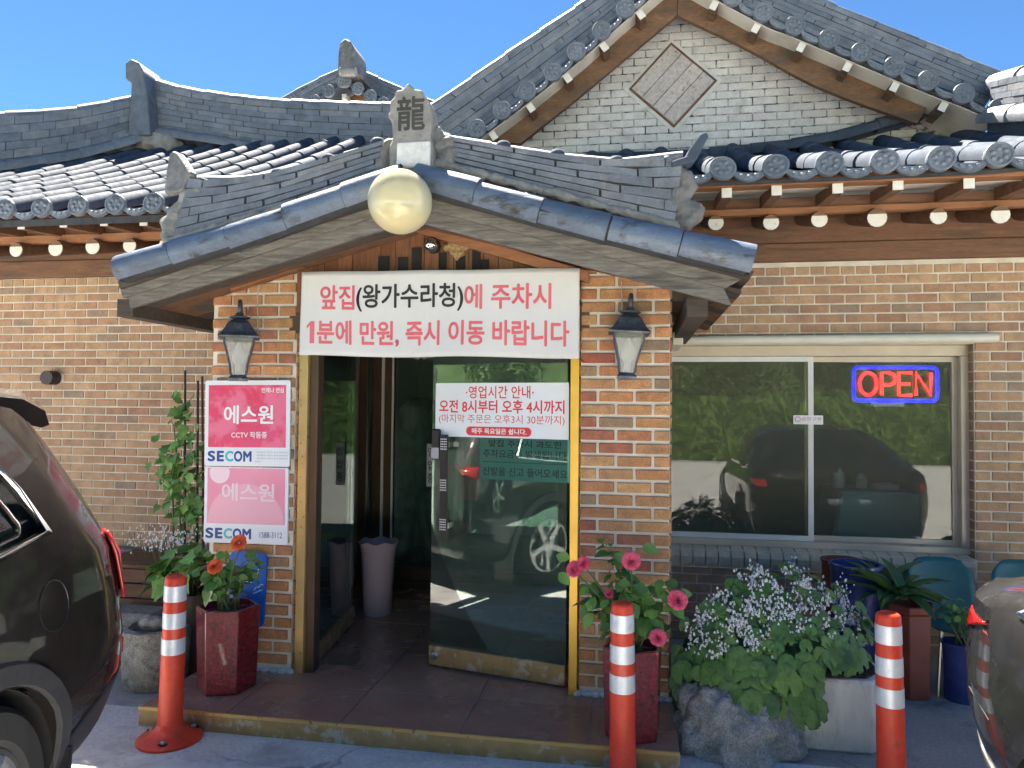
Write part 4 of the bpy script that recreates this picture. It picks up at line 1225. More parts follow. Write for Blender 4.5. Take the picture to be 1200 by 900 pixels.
# left end: plate tile on a lump of plaster
c = P(214, 206, YDR - 0.02)
pl = [(-0.105, -0.10), (0.055, -0.11), (0.115, -0.01), (0.05, 0.055), (-0.03, 0.13), (-0.085, 0.155), (-0.115, 0.14), (-0.118, 0.02)]
mb = MB().prism(pl, -0.03, 0.02).build('end_plate', 'cement_dark', roofp, Matrix.Translation(c) @ Matrix.Rotation(R(-22), 4, 'Z') @ Matrix.Rotation(R(-8), 4, 'X'), bevel=0.009)
MB().tube([P(236, 212, YDR - 0.05), P(262, 220, YDR - 0.04)], [0.018, 0.02], 8).build('end_cap_roll', 'tile', roofp, smooth=40)
blob('plaster_end', [(P(px, py, YDR - 0.03), r) for px, py, r in ((262, 226, .035), (248, 227, .05), (236, 228, .055), (222, 234, .055), (214, 244, .05), (208, 255, .055), (203, 266, .06), (202, 278, .06), (208, 286, .055), (196, 262, .04), (216, 270, .05))], 'cement', roofp, 0.016, 0.016, 5)
# right end: blade tile and knobbly plaster
c = P(806, 190, YDR - 0.04)
blade = [(-0.085, -0.035), (0.0, -0.022), (0.028, -0.008), (0.085, 0.105), (0.072, 0.125), (0.045, 0.115), (0.0, 0.05), (-0.015, 0.012), (-0.085, -0.012)]
MB().prism([(x * 1.05, z * 1.05) for x, z in blade], -0.06, 0.05).build('end_plate', 'tile', roofp, Matrix.Translation(c) @ Matrix.Rotation(R(8), 4, 'Z'), bevel=0.006)
blob('plaster_end', [(P(px, py, YDR - 0.03), r) for px, py, r in ((782, 190, .04), (790, 205, .05), (800, 212, .055), (795, 228, .06), (806, 222, .045), (788, 240, .055), (802, 246, .055), (814, 250, .05), (806, 260, .05), (790, 262, .05), (778, 246, .05))], 'cement_dark', roofp, 0.016, 0.018, 9)

# apex ridge-end tile with the brushed character
YA = 3.56
ol = [(285, 85), (235, 145), (175, 155), (165, 210), (125, 250), (125, 330), (105, 380), (140, 430), (150, 580), (120, 640), (118, 870), (505, 870), (500, 640), (480, 560), (505, 400), (490, 330), (474, 250), (425, 205), (408, 150), (340, 140)][::-1]
poly = []
for X_, Y_ in ol:
    q = P(440 + X_ / 7.5, 85 + Y_ / 7.5, YA); poly.append((q.x, q.z))
poly = poly[::-1]
plate = MB().prism(poly, YA, YA + 0.11).build('crest_tile', 'cement', roofp, bevel=0.008)
a, b = P(440 + 190 / 7.5, 85 + 845 / 7.5, YA), P(440 + 485 / 7.5, 85 + 605 / 7.5, YA)
box('crest_base', (a.x, YA - 0.014, a.z), (b.x, YA + 0.01, b.z), 'limewash', plate, 0.006)
blob('plaster_side', [(P(px, py, YA + 0.1), .05) for px, py in ((510, 160), (514, 172), (518, 184), (516, 196), (524, 168), (528, 182), (526, 194))], 'cement_dark', plate, 0.014, 0.014, 4)
blob('plaster_side', [(P(px, py, YA + 0.08), .04) for px, py in ((456, 172), (452, 182), (450, 192), (452, 200))], 'cement_dark', plate, 0.014, 0.014, 4)
a = P(440 + 312 / 7.5, 85 + 360 / 7.5, YA)
text('龍', a.x, a.z, 0.150, 0.178, 'ink', plate, None, y=YA - 0.0025, bold=0.018, name='brushed_character')

# timber infill under the gable, with the dark gaps where letters are gone
YI = YP - 0.03
za = 2.18
x = XL1 + 0.005
topl = lambda xx: P(481, 258, YI).z - abs(xx - P(481, 258, YI).x) * 0.285
while x < XR0 - 0.04:
    w_ = 0.085
    zt = min(topl(x), topl(x + w_)) + 0.03
    box('plank', (x + 0.0015, YI + rnd.uniform(-0.004, 0.004), za), (x + w_ - 0.0015, YI + 0.03, zt + 0.15), 'wood_plank', porch)
    x += w_
gx = [(443, 456, 300, 330), (466, 478, 301, 330), (482, 494, 290, 330), (514, 523, 296, 330), (534, 545, 300, 330), (553, 563, 288, 330), (563, 573, 304, 330)]
for a, b, c, d in gx:
    p0, p1 = P(a, d, YI - 0.012), P(b, c, YI - 0.012)
    box('dark_slot', (p0.x, YI - 0.013, p0.z), (p1.x, YI - 0.005, p1.z), 'black_hole', porch)
box('lintel', (XL1 - 0.05, YP + 0.0, 2.06), (XR0 + 0.05, YP + 0.2, 2.2), 'bronze_frame', porch)
# rake trim inside the gable
for t0, t1, b0, b1 in (((481, 258), (690, 318), (481, 270), (690, 331)), ((480, 258), (270, 329), (480, 270), (270, 341))):
    strip2('inner_rake', 'wood_brown', t0, t1, b0, b1, YI - 0.06, YI - 0.01)

# door frame posts
p0 = P(347, 600, YP - 0.02); p1 = P(357, 600, YP - 0.02)
box('door_post', (p0.x, YP - 0.012, ZF + 0.001), (p1.x, YP + 0.10, 2.2), 'gold', porch, 0.003)
box('door_post', (p1.x + 0.002, YP + 0.02, ZF + 0.001), (p1.x + 0.05, YP + 0.10, 2.2), 'bronze_frame', porch, 0.003)
p0 = P(667.5, 600, YP - 0.02); p1 = P(677.5, 600, YP - 0.02)
box('door_post', (p0.x, YP - 0.02, ZF + 0.001), (p1.x, YP + 0.10, 2.2), 'yellow_post', porch, 0.003)
# glass door leaves
def leaf(hx, hy, ang, wd, flip):
    M = Matrix.Translation((hx, hy, 0)) @ Matrix.Rotation(ang, 4, 'Z')
    s = -1 if flip else 1           # leaf runs along local +x (left leaf) or -x (right leaf)
    a, b = sorted((0.012 * s, wd * s))
    d = MB().box((a, -0.022, ZF + 0.012), (b, 0.022, ZF + 0.125)).build('door', 'gold_trim', porch, M, bevel=0.003)
    MB().box((a, -0.02, 2.06), (b, 0.02, 2.17)).build('top_rail', 'gold_trim', d, M, bevel=0.003)
    MB().box((a, -0.006, ZF + 0.12), (b, 0.006, 2.07)).build('pane', 'glass_green', d, M)
    q = (wd - 0.035) * s
    MB().lathe([(0.001, -0.006), (0.024, -0.006), (0.026, 0.0), (0.018, 0.008), (0.001, 0.009)], (0, 0, 0), 14).build('patch_bolt', 'steel', d, M @ Matrix.Translation((q, -0.024, ZF + 0.07)) @ Matrix.Rotation(R(90), 4, 'X'), smooth=40)
    return d, M
hx = P(666.5, 640, YP + 0.08).x
ANG = R(-13)
q = P(506, 640, YP + 0.275)
LW = math.hypot(hx - q.x, 0.195)
dr, MD = leaf(hx, YP + 0.08, ANG, LW, True)
hx2 = P(358, 640, YP + 0.1).x
dl, ML = leaf(hx2 + 0.05, YP + 0.12, R(97), LW, False)
# handle bar with printed dot grips, digital lock
hxl = -(LW - 0.105)
HTOP = 1.475
hb_ = MB().box((hxl - 0.026, -0.062, 0.86), (hxl + 0.026, -0.045, HTOP)).build('handle', 'handle_black', dr, MD, bevel=0.004)
MB().box((hxl - 0.012, -0.046, 1.40), (hxl + 0.012, -0.006, 1.43)).box((hxl - 0.012, -0.046, 0.92), (hxl + 0.012, -0.006, 0.95)).build('handle_mount', 'steel', dr, MD)
gd = MB()
for zc in (1.42, 1.18, 0.95):
    for i in range(4):
        for j in range(5):
            gd.box((hxl - 0.0165 + i * 0.011 - 0.0032, -0.0632, zc - 0.03 + j * 0.0145 - 0.0032), (hxl - 0.0165 + i * 0.011 + 0.0032, -0.0618, zc - 0.03 + j * 0.0145 + 0.0032))
gd.build('grip_dot', 'print_white', dr, MD)
MB().box((-LW + 0.004, -0.032, 1.325), (-LW + 0.062, -0.007, 1.505)).build('lock', 'handle_black', dr, MD, bevel=0.008)
MB().box((-LW + 0.007, -0.035, 1.33), (-LW + 0.059, -0.031, 1.395)).build('lock_cover', 'lock_grey', dr, MD, bevel=0.001)
MB().box((-LW + 0.15, -0.03, 1.40), (-LW + 0.185, -0.007, 1.435)).build('thumb_turn', 'steel', dr, MD, bevel=0.006)

# vestibule shell, inner sliding screen
box('side_wall', (XL0 + 0.06, YP + 0.33, 0), (XL0 + 0.12, 6.3, 2.6), 'interior_wall', porch)
box('side_wall', (XR1 - 0.1, YP + 0.33, 0), (XR1 - 0.06, 6.3, 2.6), 'interior_wall', porch)
box('vestibule_ceiling', (XL0 + 0.06, YP + 0.2, 2.24), (XR1 - 0.06, 6.4, 2.34), 'interior_wall', porch)
box('vestibule_base', (XL0 + 0.1, 6.0, 0.0), (XR1 - 0.1, 6.35, ZF + 0.06), 'bronze_frame', porch)
YS = 6.05
scr = MB()
pxs = [P(a, 560, YS).x for a in (395, 437, 460, 508, 560, 640)]
scr.box((XL0 + 0.12, YS - 0.02, ZF + 0.06), (XR1 - 0.1, YS + 0.05, ZF + 0.17))
scr.box((XL0 + 0.12, YS - 0.02, 2.1), (XR1 - 0.1, YS + 0.05, 2.24))
scr.box((pxs[1], YS - 0.03, ZF + 0.17), (pxs[2], YS + 0.05, 2.1))
scr.box((XL0 + 0.13, YS - 0.02, ZF + 0.17), (XL0 + 0.2, YS + 0.05, 2.1))
scr.box((pxs[5] + 0.1, YS - 0.02, ZF + 0.17), (pxs[5] + 0.16, YS + 0.05, 2.1))
scr = scr.build('inner_screen', 'bronze_frame', porch, bevel=0.004)
box('screen_bead', (P(446, 560, YS - 0.04).x, YS - 0.045, ZF + 0.17), (P(449, 560, YS - 0.04).x, YS - 0.031, 2.1), 'alu_white', scr)
box('screen_bead', (P(458, 560, YS - 0.04).x, YS - 0.045, ZF + 0.17), (P(460, 560, YS - 0.04).x, YS - 0.031, 2.1), 'alu_white', scr)
box('pane', (XL0 + 0.2, YS + 0.01, ZF + 0.17), (pxs[1], YS + 0.016, 2.1), 'glass_green', scr)
box('pane', (pxs[2], YS + 0.01, ZF + 0.17), (pxs[5] + 0.1, YS + 0.016, 2.1), 'glass_green', scr)
box('inner_wall', (XL0 - 0.5, 8.4, 0), (XR1 + 0.2, 8.5, 2.6), 'interior_wall', porch)
ib = MB(); ib.box((XL0 - 0.5, 6.3, 0), (XL0 - 0.4, 8.4, 2.6)); ib.box((XR1 - 0.05, 6.3, 0), (XR1 + 0.0, 8.4, 2.6)); ib.box((XL0 - 0.5, 6.3, 2.3), (XR1, 8.5, 2.4)); ib.box((XL0 - 0.4, 6.35, 0), (XR1 - .05, 8.4, 0.16))
ib.build('inner_room', 'interior_dark', porch)
# ================================================================== things on and around the porch
# banner
YBN = 3.90
bl0, br0 = P(353, 368, YBN), P(679, 367, YBN)
ztl, zbl = P(353, 319, YBN).z, P(353, 417, YBN).z
ztr, zbr = P(679, 314, YBN).z, P(677, 419.5, YBN).z
ban = thing('banner', 'wide white cloth banner with red and black Korean lettering above the doors', 'banner', ((bl0.x + br0.x) / 2, YBN, zbl))
def bw(u, v): return 0.010 * math.sin(u * 9 + v * 2.0) * (0.3 + 0.7 * v) + 0.006 * math.sin(u * 23 + 1) * v + 0.012 * math.exp(-((u - 0.47) / 0.02) ** 2) * v
def bpt(u, v, off=0.0):     # u 0..1 left to right, v 0 top .. 1 bottom
    x = bl0.x + (br0.x - bl0.x) * u
    zt = ztl + (ztr - ztl) * u + 0.0015 * math.sin(u * 17); zb = zbl + (zbr - zbl) * u + 0.004 * math.sin(u * 11 + 1)
    return V((x, YBN - bw(u, v) + off, zt + (zb - zt) * v))
mb = MB(); NU, NV = 120, 16
vs = [bpt(i / NU, j / NV) for j in range(NV + 1) for i in range(NU + 1)]
mb.add(vs, [(j * (NU + 1) + i, (j + 1) * (NU + 1) + i, (j + 1) * (NU + 1) + i + 1, j * (NU + 1) + i + 1) for j in range(NV) for i in range(NU)])
cl = mb.mesh('cloth', 'banner', 80)
bm = bmesh.new(); bm.from_mesh(cl); bmesh.ops.solidify(bm, geom=bm.faces[:], thickness=-0.0015); bm.to_mesh(cl); bm.free()
cl = link('cloth', cl, ban)
W0, H0 = br0.x - bl0.x, (ztl - zbl)
def btext(body, u0, u1, v0, v1, m, bold):
    o = text(body, (u0 + u1) / 2, (v0 + v1) / 2, u1 - u0, v1 - v0, m, ban, None, bold=bold)
    for v_ in o.data.vertices:
        v_.co = bpt(v_.co.x, 1 - v_.co.z, -0.0035)
def uu(px): return (px - 353) / (679 - 353)
V1 = (0.545, 0.835)
btext('앞집', uu(377), uu(419), *V1, 'print_rose', 0.022)
btext('(왕가수라청)', uu(421), uu(548), 0.525, 0.85, 'print_black', 0.022)
btext('에 주차시', uu(549), uu(648), *V1, 'print_rose', 0.022)
one = MB()
n1 = [(0.0, 0.80), (0.0, 0.66), (0.42, 0.80), (0.42, 0.0), (1.0, 0.0), (1.0, 1.0), (0.5, 1.0)]
pts1 = [bpt(uu(361.5) + (uu(371) - uu(361.5)) * a, 1 - (0.14 + (0.405 - 0.14) * b), -0.0035) for a, b in n1]
one.add(pts1, [(0, 1, 2, 6), (2, 3, 4, 5, 6)])
one.build('lettering', 'print_rose', ban)
btext('분에 만원, 즉시 이동 바랍니다', uu(374), uu(668), 0.12, 0.42, 'print_rose', 0.026)
fr = MB()
for i in range(18):
    q = bpt(0.455 + rnd.uniform(-0.02, 0.03), 1.0)
    fr.tube([q, q + V((rnd.uniform(-.03, .03), rnd.uniform(-.01, .01), -rnd.uniform(.005, .022)))], 0.0008, 3)
fr.build('frayed_thread', 'cable', ban)
st = MB()
for u, v in ((0, 0), (1, 0), (0, 1), (1, 1)):
    q = bpt(u, v); st.tube([q, q + V(((-0.07 if u == 0 else 0.02), 0.06, 0.03 if v == 0 else -0.01))], 0.002, 4)
st.build('cord', 'stake', ban)

# opening-hours sign and teal notice on the right door leaf
def leaf_u(px, py):            # distance along the right leaf from its hinge
    d = FW + RT * ((px - 600) / FPX) + UP * ((450 - py) / FPX)
    nrm = MD.to_3x3() @ V((0, 1, 0)); o = MD.translation
    t = (o - CAM).dot(nrm) / d.dot(nrm)
    return MD.inverted() @ (CAM + d * t)
a, b = leaf_u(511, 511), leaf_u(668, 449.5)
c = leaf_u(511, 449)
u0, u1, z0, z1 = a.x, min(b.x, -0.001), a.z, c.z
hs_ = thing('hours_sign', 'white opening-hours sign with red Korean lettering on the glass door', 'sign', MD @ V(((u0 + u1) / 2, -0.02, z0)))
MB().box((u0, -0.0105, z0), (u1, -0.0075, z1)).build('board', 'sign_white', hs_, MD)
W_, H_ = u1 - u0, z1 - z0
def stext(body, fu0, fu1, fv0, fv1, m, bold, y=-0.0115):
    return text(body, u0 + W_ * (fu0 + fu1) / 2, z0 + H_ * (fv0 + fv1) / 2, W_ * (fu1 - fu0), H_ * (fv1 - fv0), m, hs_, MD, y=y, bold=bold)
stext('·영업시간 안내·', 0.24, 0.75, 0.715, 0.945, 'print_red', 0.012)
stext('오전 8시부터 오후 4시까지', 0.03, 0.97, 0.445, 0.69, 'print_red', 0.022)
stext('(마지막 주문은 오후3시 30분까지)', 0.03, 0.97, 0.235, 0.42, 'print_red', -0.002)
MB().prism(rrect(W_ * 0.49, H_ * 0.165, H_ * 0.08, 5, u0 + W_ * 0.49, z0 + H_ * 0.115), -0.0112, -0.0104).build('pill', 'print_red', hs_, MD)
stext('매주 목요일은 쉽니다.', 0.29, 0.70, 0.065, 0.17, 'print_white', 0.02, y=-0.0118)
a, b = leaf_u(561, 561), leaf_u(667, 514)
tn = thing('teal_notice', 'teal notice with dark Korean lettering below the opening-hours sign', 'notice', MD @ V((a.x, 0.01, a.z)))
MB().box((a.x, 0.0085, a.z), (b.x, 0.0100, z0 - 0.001)).build('sheet', 'notice_teal', tn, MD)
W2, H2 = b.x - a.x, z0 - a.z
for body, f0, f1, g0, g1 in (('앞집 주차시 과도한', 0.1, 0.92, 0.78, 0.95), ('주차요금이 발생됩니다', 0.04, 0.97, 0.52, 0.72), ('신발을 신고 들어오세요', 0.04, 0.98, 0.09, 0.30)):
    text(body, a.x + W2 * (f0 + f1) / 2, a.z + H2 * (g0 + g1) / 2, W2 * (f1 - f0), H2 * (g1 - g0), 'print_teal_dark', tn, MD, y=0.0078, bold=0.018)
MB().box((a.x + 0.02, 0.0074, a.z + H2 * 0.41), (b.x - 0.01, 0.0082, a.z + H2 * 0.425)).build('rule', 'print_teal_dark', tn, MD)
# small notice on the inner screen and sticker strips
q = P(505, 545, YS - 0.02)
ns = thing('open_strip', 'narrow white upright strip with black lettering on the inner glass', 'notice', q)
MB().box((q.x - 0.035, YS - 0.03, q.z - 0.18), (q.x + 0.035, YS - 0.026, q.z + 0.18)).build('sheet', 'sign_white', ns)
for i, ch in enumerate('영업중'):
    text(ch, q.x, q.z + 0.11 - 0.11 * i, 0.05, 0.075, 'print_black', ns, None, y=YS - 0.031, bold=0.01)

# security company signs on the left pillar
def sign_frame(pxc, pyc, y, rz=0, ry=0):
    return Matrix.Translation(P(pxc, pyc, y)) @ Matrix.Rotation(rz, 4, 'Z') @ Matrix.Rotation(ry, 4, 'Y')
YSG = YP - 0.035
q0, q1 = P(241, 496, YSG), P(339, 496, YSG)
SW = q1.x - q0.x
up = thing('security_sign', 'upper red poster sign with white lettering and blue logo on the left pillar', 'sign', P(290, 547, YSG), 'security posters on the left pillar')
Mu = sign_frame(290, 496, YSG, R(1.5), R(-0.5))
hU = P(290, 445.5, YSG).z - P(290, 546, YSG).z
MB().prism(rrect(SW, hU, 0.012), -0.006, 0.008).build('board', 'sign_white', up, Mu)
MB().box((-SW * 0.455, -0.008, -hU * 0.28), (SW * 0.455, -0.0055, hU * 0.445)).build('print_field', 'poster_pink', up, Mu)
text('언제나 안심', SW * 0.30, hU * 0.385, SW * 0.26, hU * 0.06, 'print_white', up, Mu, y=-0.0092, bold=0.02)
text('에스원', SW * 0.02, hU * 0.10, SW * 0.58, hU * 0.22, 'print_white', up, Mu, y=-0.0092, bold=0.022)
text('CCTV 작동중', SW * 0.03, -hU * 0.135, SW * 0.42, hU * 0.075, 'print_white', up, Mu, y=-0.0092, bold=0.012)
def logo(par, M, cx, cz, wd, hg, y):
    xs = (-0.5, -0.29, -0.1, 0.1, 0.31)
    ws = (0.175, 0.165, 0.19, 0.19, 0.19)
    for ch, x_, w_, m_ in zip('SECOM', xs, ws, ('print_navy', 'print_navy', 'print_cyan', 'print_navy', 'print_navy')):
        text(ch, cx + (x_ + w_ / 2) * wd, cz, w_ * wd, hg, m_, par, M, y=y, bold=0.04, name='logo_letter')
logo(up, Mu, -SW * 0.20, -hU * 0.385, SW * 0.52, hU * 0.125, -0.0072)
for i in range(4):
    text('설치문의 서비스 안내 전화번호' if i < 3 else '경비중', SW * (0.30 if i < 3 else 0.13), -hU * (0.335 + i * 0.036), SW * (0.36 if i < 3 else 0.06), hU * 0.019, 'print_grey', up, Mu, y=-0.0072, bold=0.0)
lo = thing('security_sign', 'lower faded pink poster sign with pale lettering and blue logo on the left pillar', 'sign', P(288, 637, YSG), 'security posters on the left pillar')
Ml = sign_frame(288.5, 592, YSG + 0.012, R(1.5), R(-0.2))
hL = P(288, 547.5, YSG).z - P(288, 637, YSG).z
MB().prism(rrect(SW * 0.985, hL, 0.012), -0.006, 0.008).build('board', 'sign_white', lo, Ml)
MB().box((-SW * 0.455, -0.008, -hL * 0.245), (SW * 0.455, -0.0055, hL * 0.485)).build('print_field', 'poster_faded', lo, Ml)
arc = [(SW * 0.45 * math.cos(R(180 - 6 * k)), -hL * 0.24 + hL * 0.52 * math.sin(R(6 * k)) * 1.0) for k in range(31)]
MB().prism(arc[::-1], -0.0088, -0.0078).build('faded_arc', 'poster_faded_pale', lo, Ml)
ci = [(-SW * 0.31 + SW * 0.12 * math.cos(R(15 * k)), hL * 0.425 + SW * 0.12 * math.sin(R(15 * k))) for k in range(24)]
ci = [(x_, min(z_, hL * 0.485)) for x_, z_ in ci]
MB().prism(ci, -0.0094, -0.0086).build('sticker', 'poster_ghost', lo, Ml)
text('에스원', SW * 0.03, hL * 0.17, SW * 0.62, hL * 0.24, 'poster_ghost', lo, Ml, y=-0.0102, bold=0.022)
logo(lo, Ml, -SW * 0.20, -hL * 0.375, SW * 0.54, hL * 0.14, -0.0072)
text('1588-3112', SW * 0.30, -hL * 0.38, SW * 0.26, hL * 0.075, 'print_navy', lo, Ml, y=-0.0072, bold=0.0)
# blue plate behind the left roses
q = P(290, 690, YP - 0.06)
bp_ = thing('blue_plate', 'bright blue plate with rounded lower edge leaning on the left pillar behind roses', 'sign', q)
Mb = Matrix.Translation(q) @ Matrix.Rotation(R(2), 4, 'Y')
w2, h2 = P(311, 690, YP - 0.06).x - P(268, 690, YP - 0.06).x, P(290, 644, YP - 0.06).z - P(290, 731, YP - 0.06).z
MB().prism(rrect(w2, h2, 0.035), -0.008, 0.004).build('board', 'sign_blue', bp_, Mb)
for k, (x_, z_, s_) in enumerate(((0.25, 0.22, 1), (-0.02, 0.12, 1), (0.1, 0.12, .8))):
    MB().tube([(w2 * x_, -0.0095, h2 * (z_ - 0.05) * 1), (w2 * (x_ + 0.05), -0.0095, h2 * (z_ + 0.07))], 0.0035, 5).build('lettering', 'print_white', bp_, Mb)
scb = [(w2 * (0.20 + 0.06 * i), -0.0095, h2 * (0.005 + 0.02 * i + (0.02 if i % 2 else -0.01))) for i in range(5)]
MB().tube(scb, 0.0022, 4).build('lettering', 'print_white', bp_, Mb)
MB().tube([(w2 * 0.18, -0.0095, -h2 * 0.05), (w2 * 0.42, -0.0095, h2 * 0.01)], 0.002, 4).build('lettering', 'print_white', bp_, Mb)

# OPEN neon sign, no-smoking sticker
YN = YF + 0.085
oc = P(1049, 450, YN)
ow, oh = P(1101, 450, YN).x - P(998, 450, YN).x, P(1049, 428, YN).z - P(1049, 472, YN).z
op = thing('open_sign', 'lit neon OPEN sign with red letters in a blue rounded frame', 'sign', (oc.x, YN, oc.z - oh / 2))
Mo = Matrix.Translation(oc)
loop = [V((x_, 0, z_)) for x_, z_ in rrect(ow - 0.03, oh - 0.03, 0.035, 6)]
MB().tube(loop + loop[:2], 0.014, 8, cap=False).build('neon_frame', 'neon_blue', op, Mo, smooth=60)
MB().prism(rrect(ow * 0.98, oh * 0.98, 0.03), 0.022, 0.03).build('back_panel', 'car_glass', op, Mo)
tw = oh * 0.052
def strokes(lst, x0, wd):
    for pts in lst:
        MB().tube([V((x0 + p[0] * wd, -0.004, (p[1] - 0.5) * oh * 0.60)) for p in pts], 0.0125, 8).build('neon_letter', 'neon_red', op, Mo, smooth=60)
ov = [(0.5 + 0.5 * math.cos(R(20 * k)), 0.5 + 0.5 * math.sin(R(20 * k))) for k in range(19)]
lx = -ow * 0.41; lw = ow * 0.19
strokes([ov], lx, lw * 1.05)
strokes([[(0, 0), (0, 1), (0.6, 1), (0.9, 0.9), (1.0, 0.72), (0.9, 0.54), (0.6, 0.46), (0, 0.46)]], lx + ow * 0.255, lw * 0.82)
strokes([[(1, 0), (0, 0), (0, 1), (1, 1)], [(0, 0.5), (0.85, 0.5)]], lx + ow * 0.45, lw * 0.78)
strokes([[(0, 0), (0, 1), (1, 0), (1, 1)]], lx + ow * 0.645, lw * 0.88)
MB().box((-ow * 0.28, -0.002, -oh * 0.60), (ow * 0.10, 0.004, -oh * 0.50)).build('control_label', 'print_white', op, Mo)
wr = MB()
wr.tube([V((-ow * .4, 0.01, oh * .48)), V((-ow * .44, 0.01, oh * .70))], 0.002, 4); wr.tube([V((ow * .38, 0.01, oh * .48)), V((ow * .36, 0.01, oh * .7))], 0.002, 4)
wr.tube([V((ow * .42, 0.01, -oh * .5)), V((ow * .62, 0.01, -oh * .62)), V((ow * .85, 0.01, -oh * .72))], 0.003, 4)
wr.build('wire', 'handle_black', op, Mo)
q = P(947, 492, YF - 0.02)
sk = thing('sticker', 'small white sticker with red print across the window mullion', 'sticker', q)
MB().box((-0.1, -0.003, -0.032), (0.1, 0.0, 0.032)).build('sheet', 'print_white', sk, Matrix.Translation(q))
text('금연구역', 0.02, 0.006, 0.13, 0.028, 'print_rose', sk, Matrix.Translation(q), y=-0.0042, bold=0.0)
rg = [V((-0.07 + 0.018 * math.cos(R(30 * k)), -0.004, 0.004 + 0.018 * math.sin(R(30 * k)))) for k in range(13)]
MB().tube(rg, 0.002, 4).build('emblem', 'print_red', sk, Matrix.Translation(q))

# globe lamp under the apex
gc = P(469, 236.5, 3.34)
gl = thing('globe_lamp', 'large pale yellow glass globe lamp hanging at the porch apex', 'lamp', gc)
gr = 0.1545
def sphere_prof(r, a0, a1, n): return [(max(0.001, r * math.cos(R(a0 + (a1 - a0) * k / n))), r * math.sin(R(a0 + (a1 - a0) * k / n))) for k in range(n + 1)]
MB().lathe(sphere_prof(gr, -90, 90, 24), gc, 40).build('globe', 'globe', gl, smooth=80)
wp = sphere_prof(gr - 0.006, -90, -24, 10)
MB().lathe(wp, gc, 36).build('rain_water', 'globe_water', gl, smooth=50)
MB().tube([gc + V((0, gr - 0.01, 0.02)), gc + V((0, 0.30, 0.02))], 0.02, 10).build('arm', 'lamp_metal', gl, smooth=40)
MB().tube([gc + V((0, gr - 0.012, 0.01)), gc + V((0, gr + 0.03, 0.01))], 0.05, 16).build('collar', 'lamp_metal', gl, smooth=40)

# spotlight and wasp nest in the gable
q = P(507, 288, YI - 0.03)
sp = thing('round_spotlight', 'small round spotlight with clear lens fixed under the porch apex', 'lamp', q)
Ms = Matrix.Translation(q) @ Matrix.Rotation(R(90), 4, 'X')
MB().lathe([(0.03, -0.03), (0.042, -0.02), (0.044, 0.03), (0.038, 0.035)], (0, 0, 0), 18).build('housing', 'handle_black', sp, Ms, smooth=40)
MB().lathe(sphere_prof(0.037, 0, 90, 6), (0, 0, 0.033), 18).build('lens', 'chrome', sp, Ms, smooth=60)
q = P(537, 293, YI - 0.02)
blob_o = blob('wasp_nest', [(P(px, py, YI - 0.02), r) for px, py, r in ((524, 290, .022), (530, 287, .025), (538, 288, .026), (546, 288, .022), (550, 286, .018), (532, 297, .022), (540, 297, .024), (536, 303, .016))], 'nest', None, 0.008, 0.01, 7)
tag(blob_o, 'crumbly ochre mud nest stuck to the wood beside the spotlight', 'nest')

# wall lanterns
def lantern(loc, label, rz, tilt, sc_):
    t_ = thing('wall_lantern', label, 'lantern', loc, 'wall lanterns')
    M = Matrix.Translation(loc) @ Matrix.Rotation(rz, 4, 'Z') @ Matrix.Rotation(tilt, 4, 'Y') @ Matrix.Diagonal((sc_, sc_, sc_, 1))
    # local: origin at lantern body centre; wall at +y
    sq = lambda r, z: [(r, z)]
    MB().lathe([(0.062, -0.14), (0.066, -0.128), (0.056, -0.118), (0.05, -0.11)], (0, 0, 0), 4, ph=0.5).build('base', 'lamp_metal', t_, M)
    MB().lathe([(0.135, 0.075), (0.138, 0.083), (0.115, 0.10), (0.092, 0.125), (0.075, 0.15), (0.045, 0.168), (0.03, 0.172)], (0, 0, 0), 4, ph=0.5).build('roof', 'lamp_metal', t_, M)
    MB().lathe([(0.03, 0.172), (0.05, 0.178), (0.05, 0.184), (0.022, 0.19), (0.018, 0.205), (0.001, 0.208)], (0, 0, 0), 14).build('finial', 'lamp_metal', t_, M, smooth=40)
    cage = MB()
    prof = [(0.050, -0.11), (0.058, -0.06), (0.078, 0.0), (0.096, 0.05), (0.098, 0.075)]
    for k in range(4):
        a = R(45 + 90 * k)
        cage.tube([V((r * math.cos(a), r * math.sin(a), z)) for r, z in prof], 0.0055, 5)
    cage.build('cage', 'lamp_metal', t_, M)
    for k in range(4):
        a0, a1 = R(45 + 90 * k), R(135 + 90 * k)
        vs = []
        for r, z in prof:
            r -= 0.003
            vs += [(r * math.cos(a0), r * math.sin(a0), z), (r * math.cos(a1), r * math.sin(a1), z)]
        g_ = MB().add(vs, [(2 * i, 2 * i + 1, 2 * i + 3, 2 * i + 2) for i in range(4)]).mesh('pane', 'glass_lamp')
        bm = bmesh.new(); bm.from_mesh(g_); bmesh.ops.solidify(bm, geom=bm.faces[:], thickness=0.002); bm.to_mesh(g_); bm.free()
        link('pane', g_, t_, M)
    MB().lathe([(0.016, -0.11), (0.016, -0.06), (0.03, -0.04), (0.034, -0.01), (0.02, 0.03), (0.006, 0.055)], (0, 0, 0), 14).build('bulb', 'bulb', t_, M, smooth=50)
    hook = [V((0, 0.0, 0.205)), V((0, -0.005, 0.235)), V((0, 0.02, 0.265)), V((0, 0.06, 0.265)), V((0, 0.10, 0.23)), V((0, 0.135, 0.15)), V((0, 0.14, 0.06))]
    MB().tube(bez(hook, 24), 0.011, 8).build('bracket', 'lamp_metal', t_, M, smooth=60)
    MB().box((-0.035, 0.135, -0.09), (0.035, 0.15, 0.16)).build('backplate', 'lamp_metal', t_, M, bevel=0.006)
    return t_
lantern(P(280, 414, YP - 0.16), 'dark metal wall lantern above the red posters on the left pillar', R(28), R(0), 1.12)
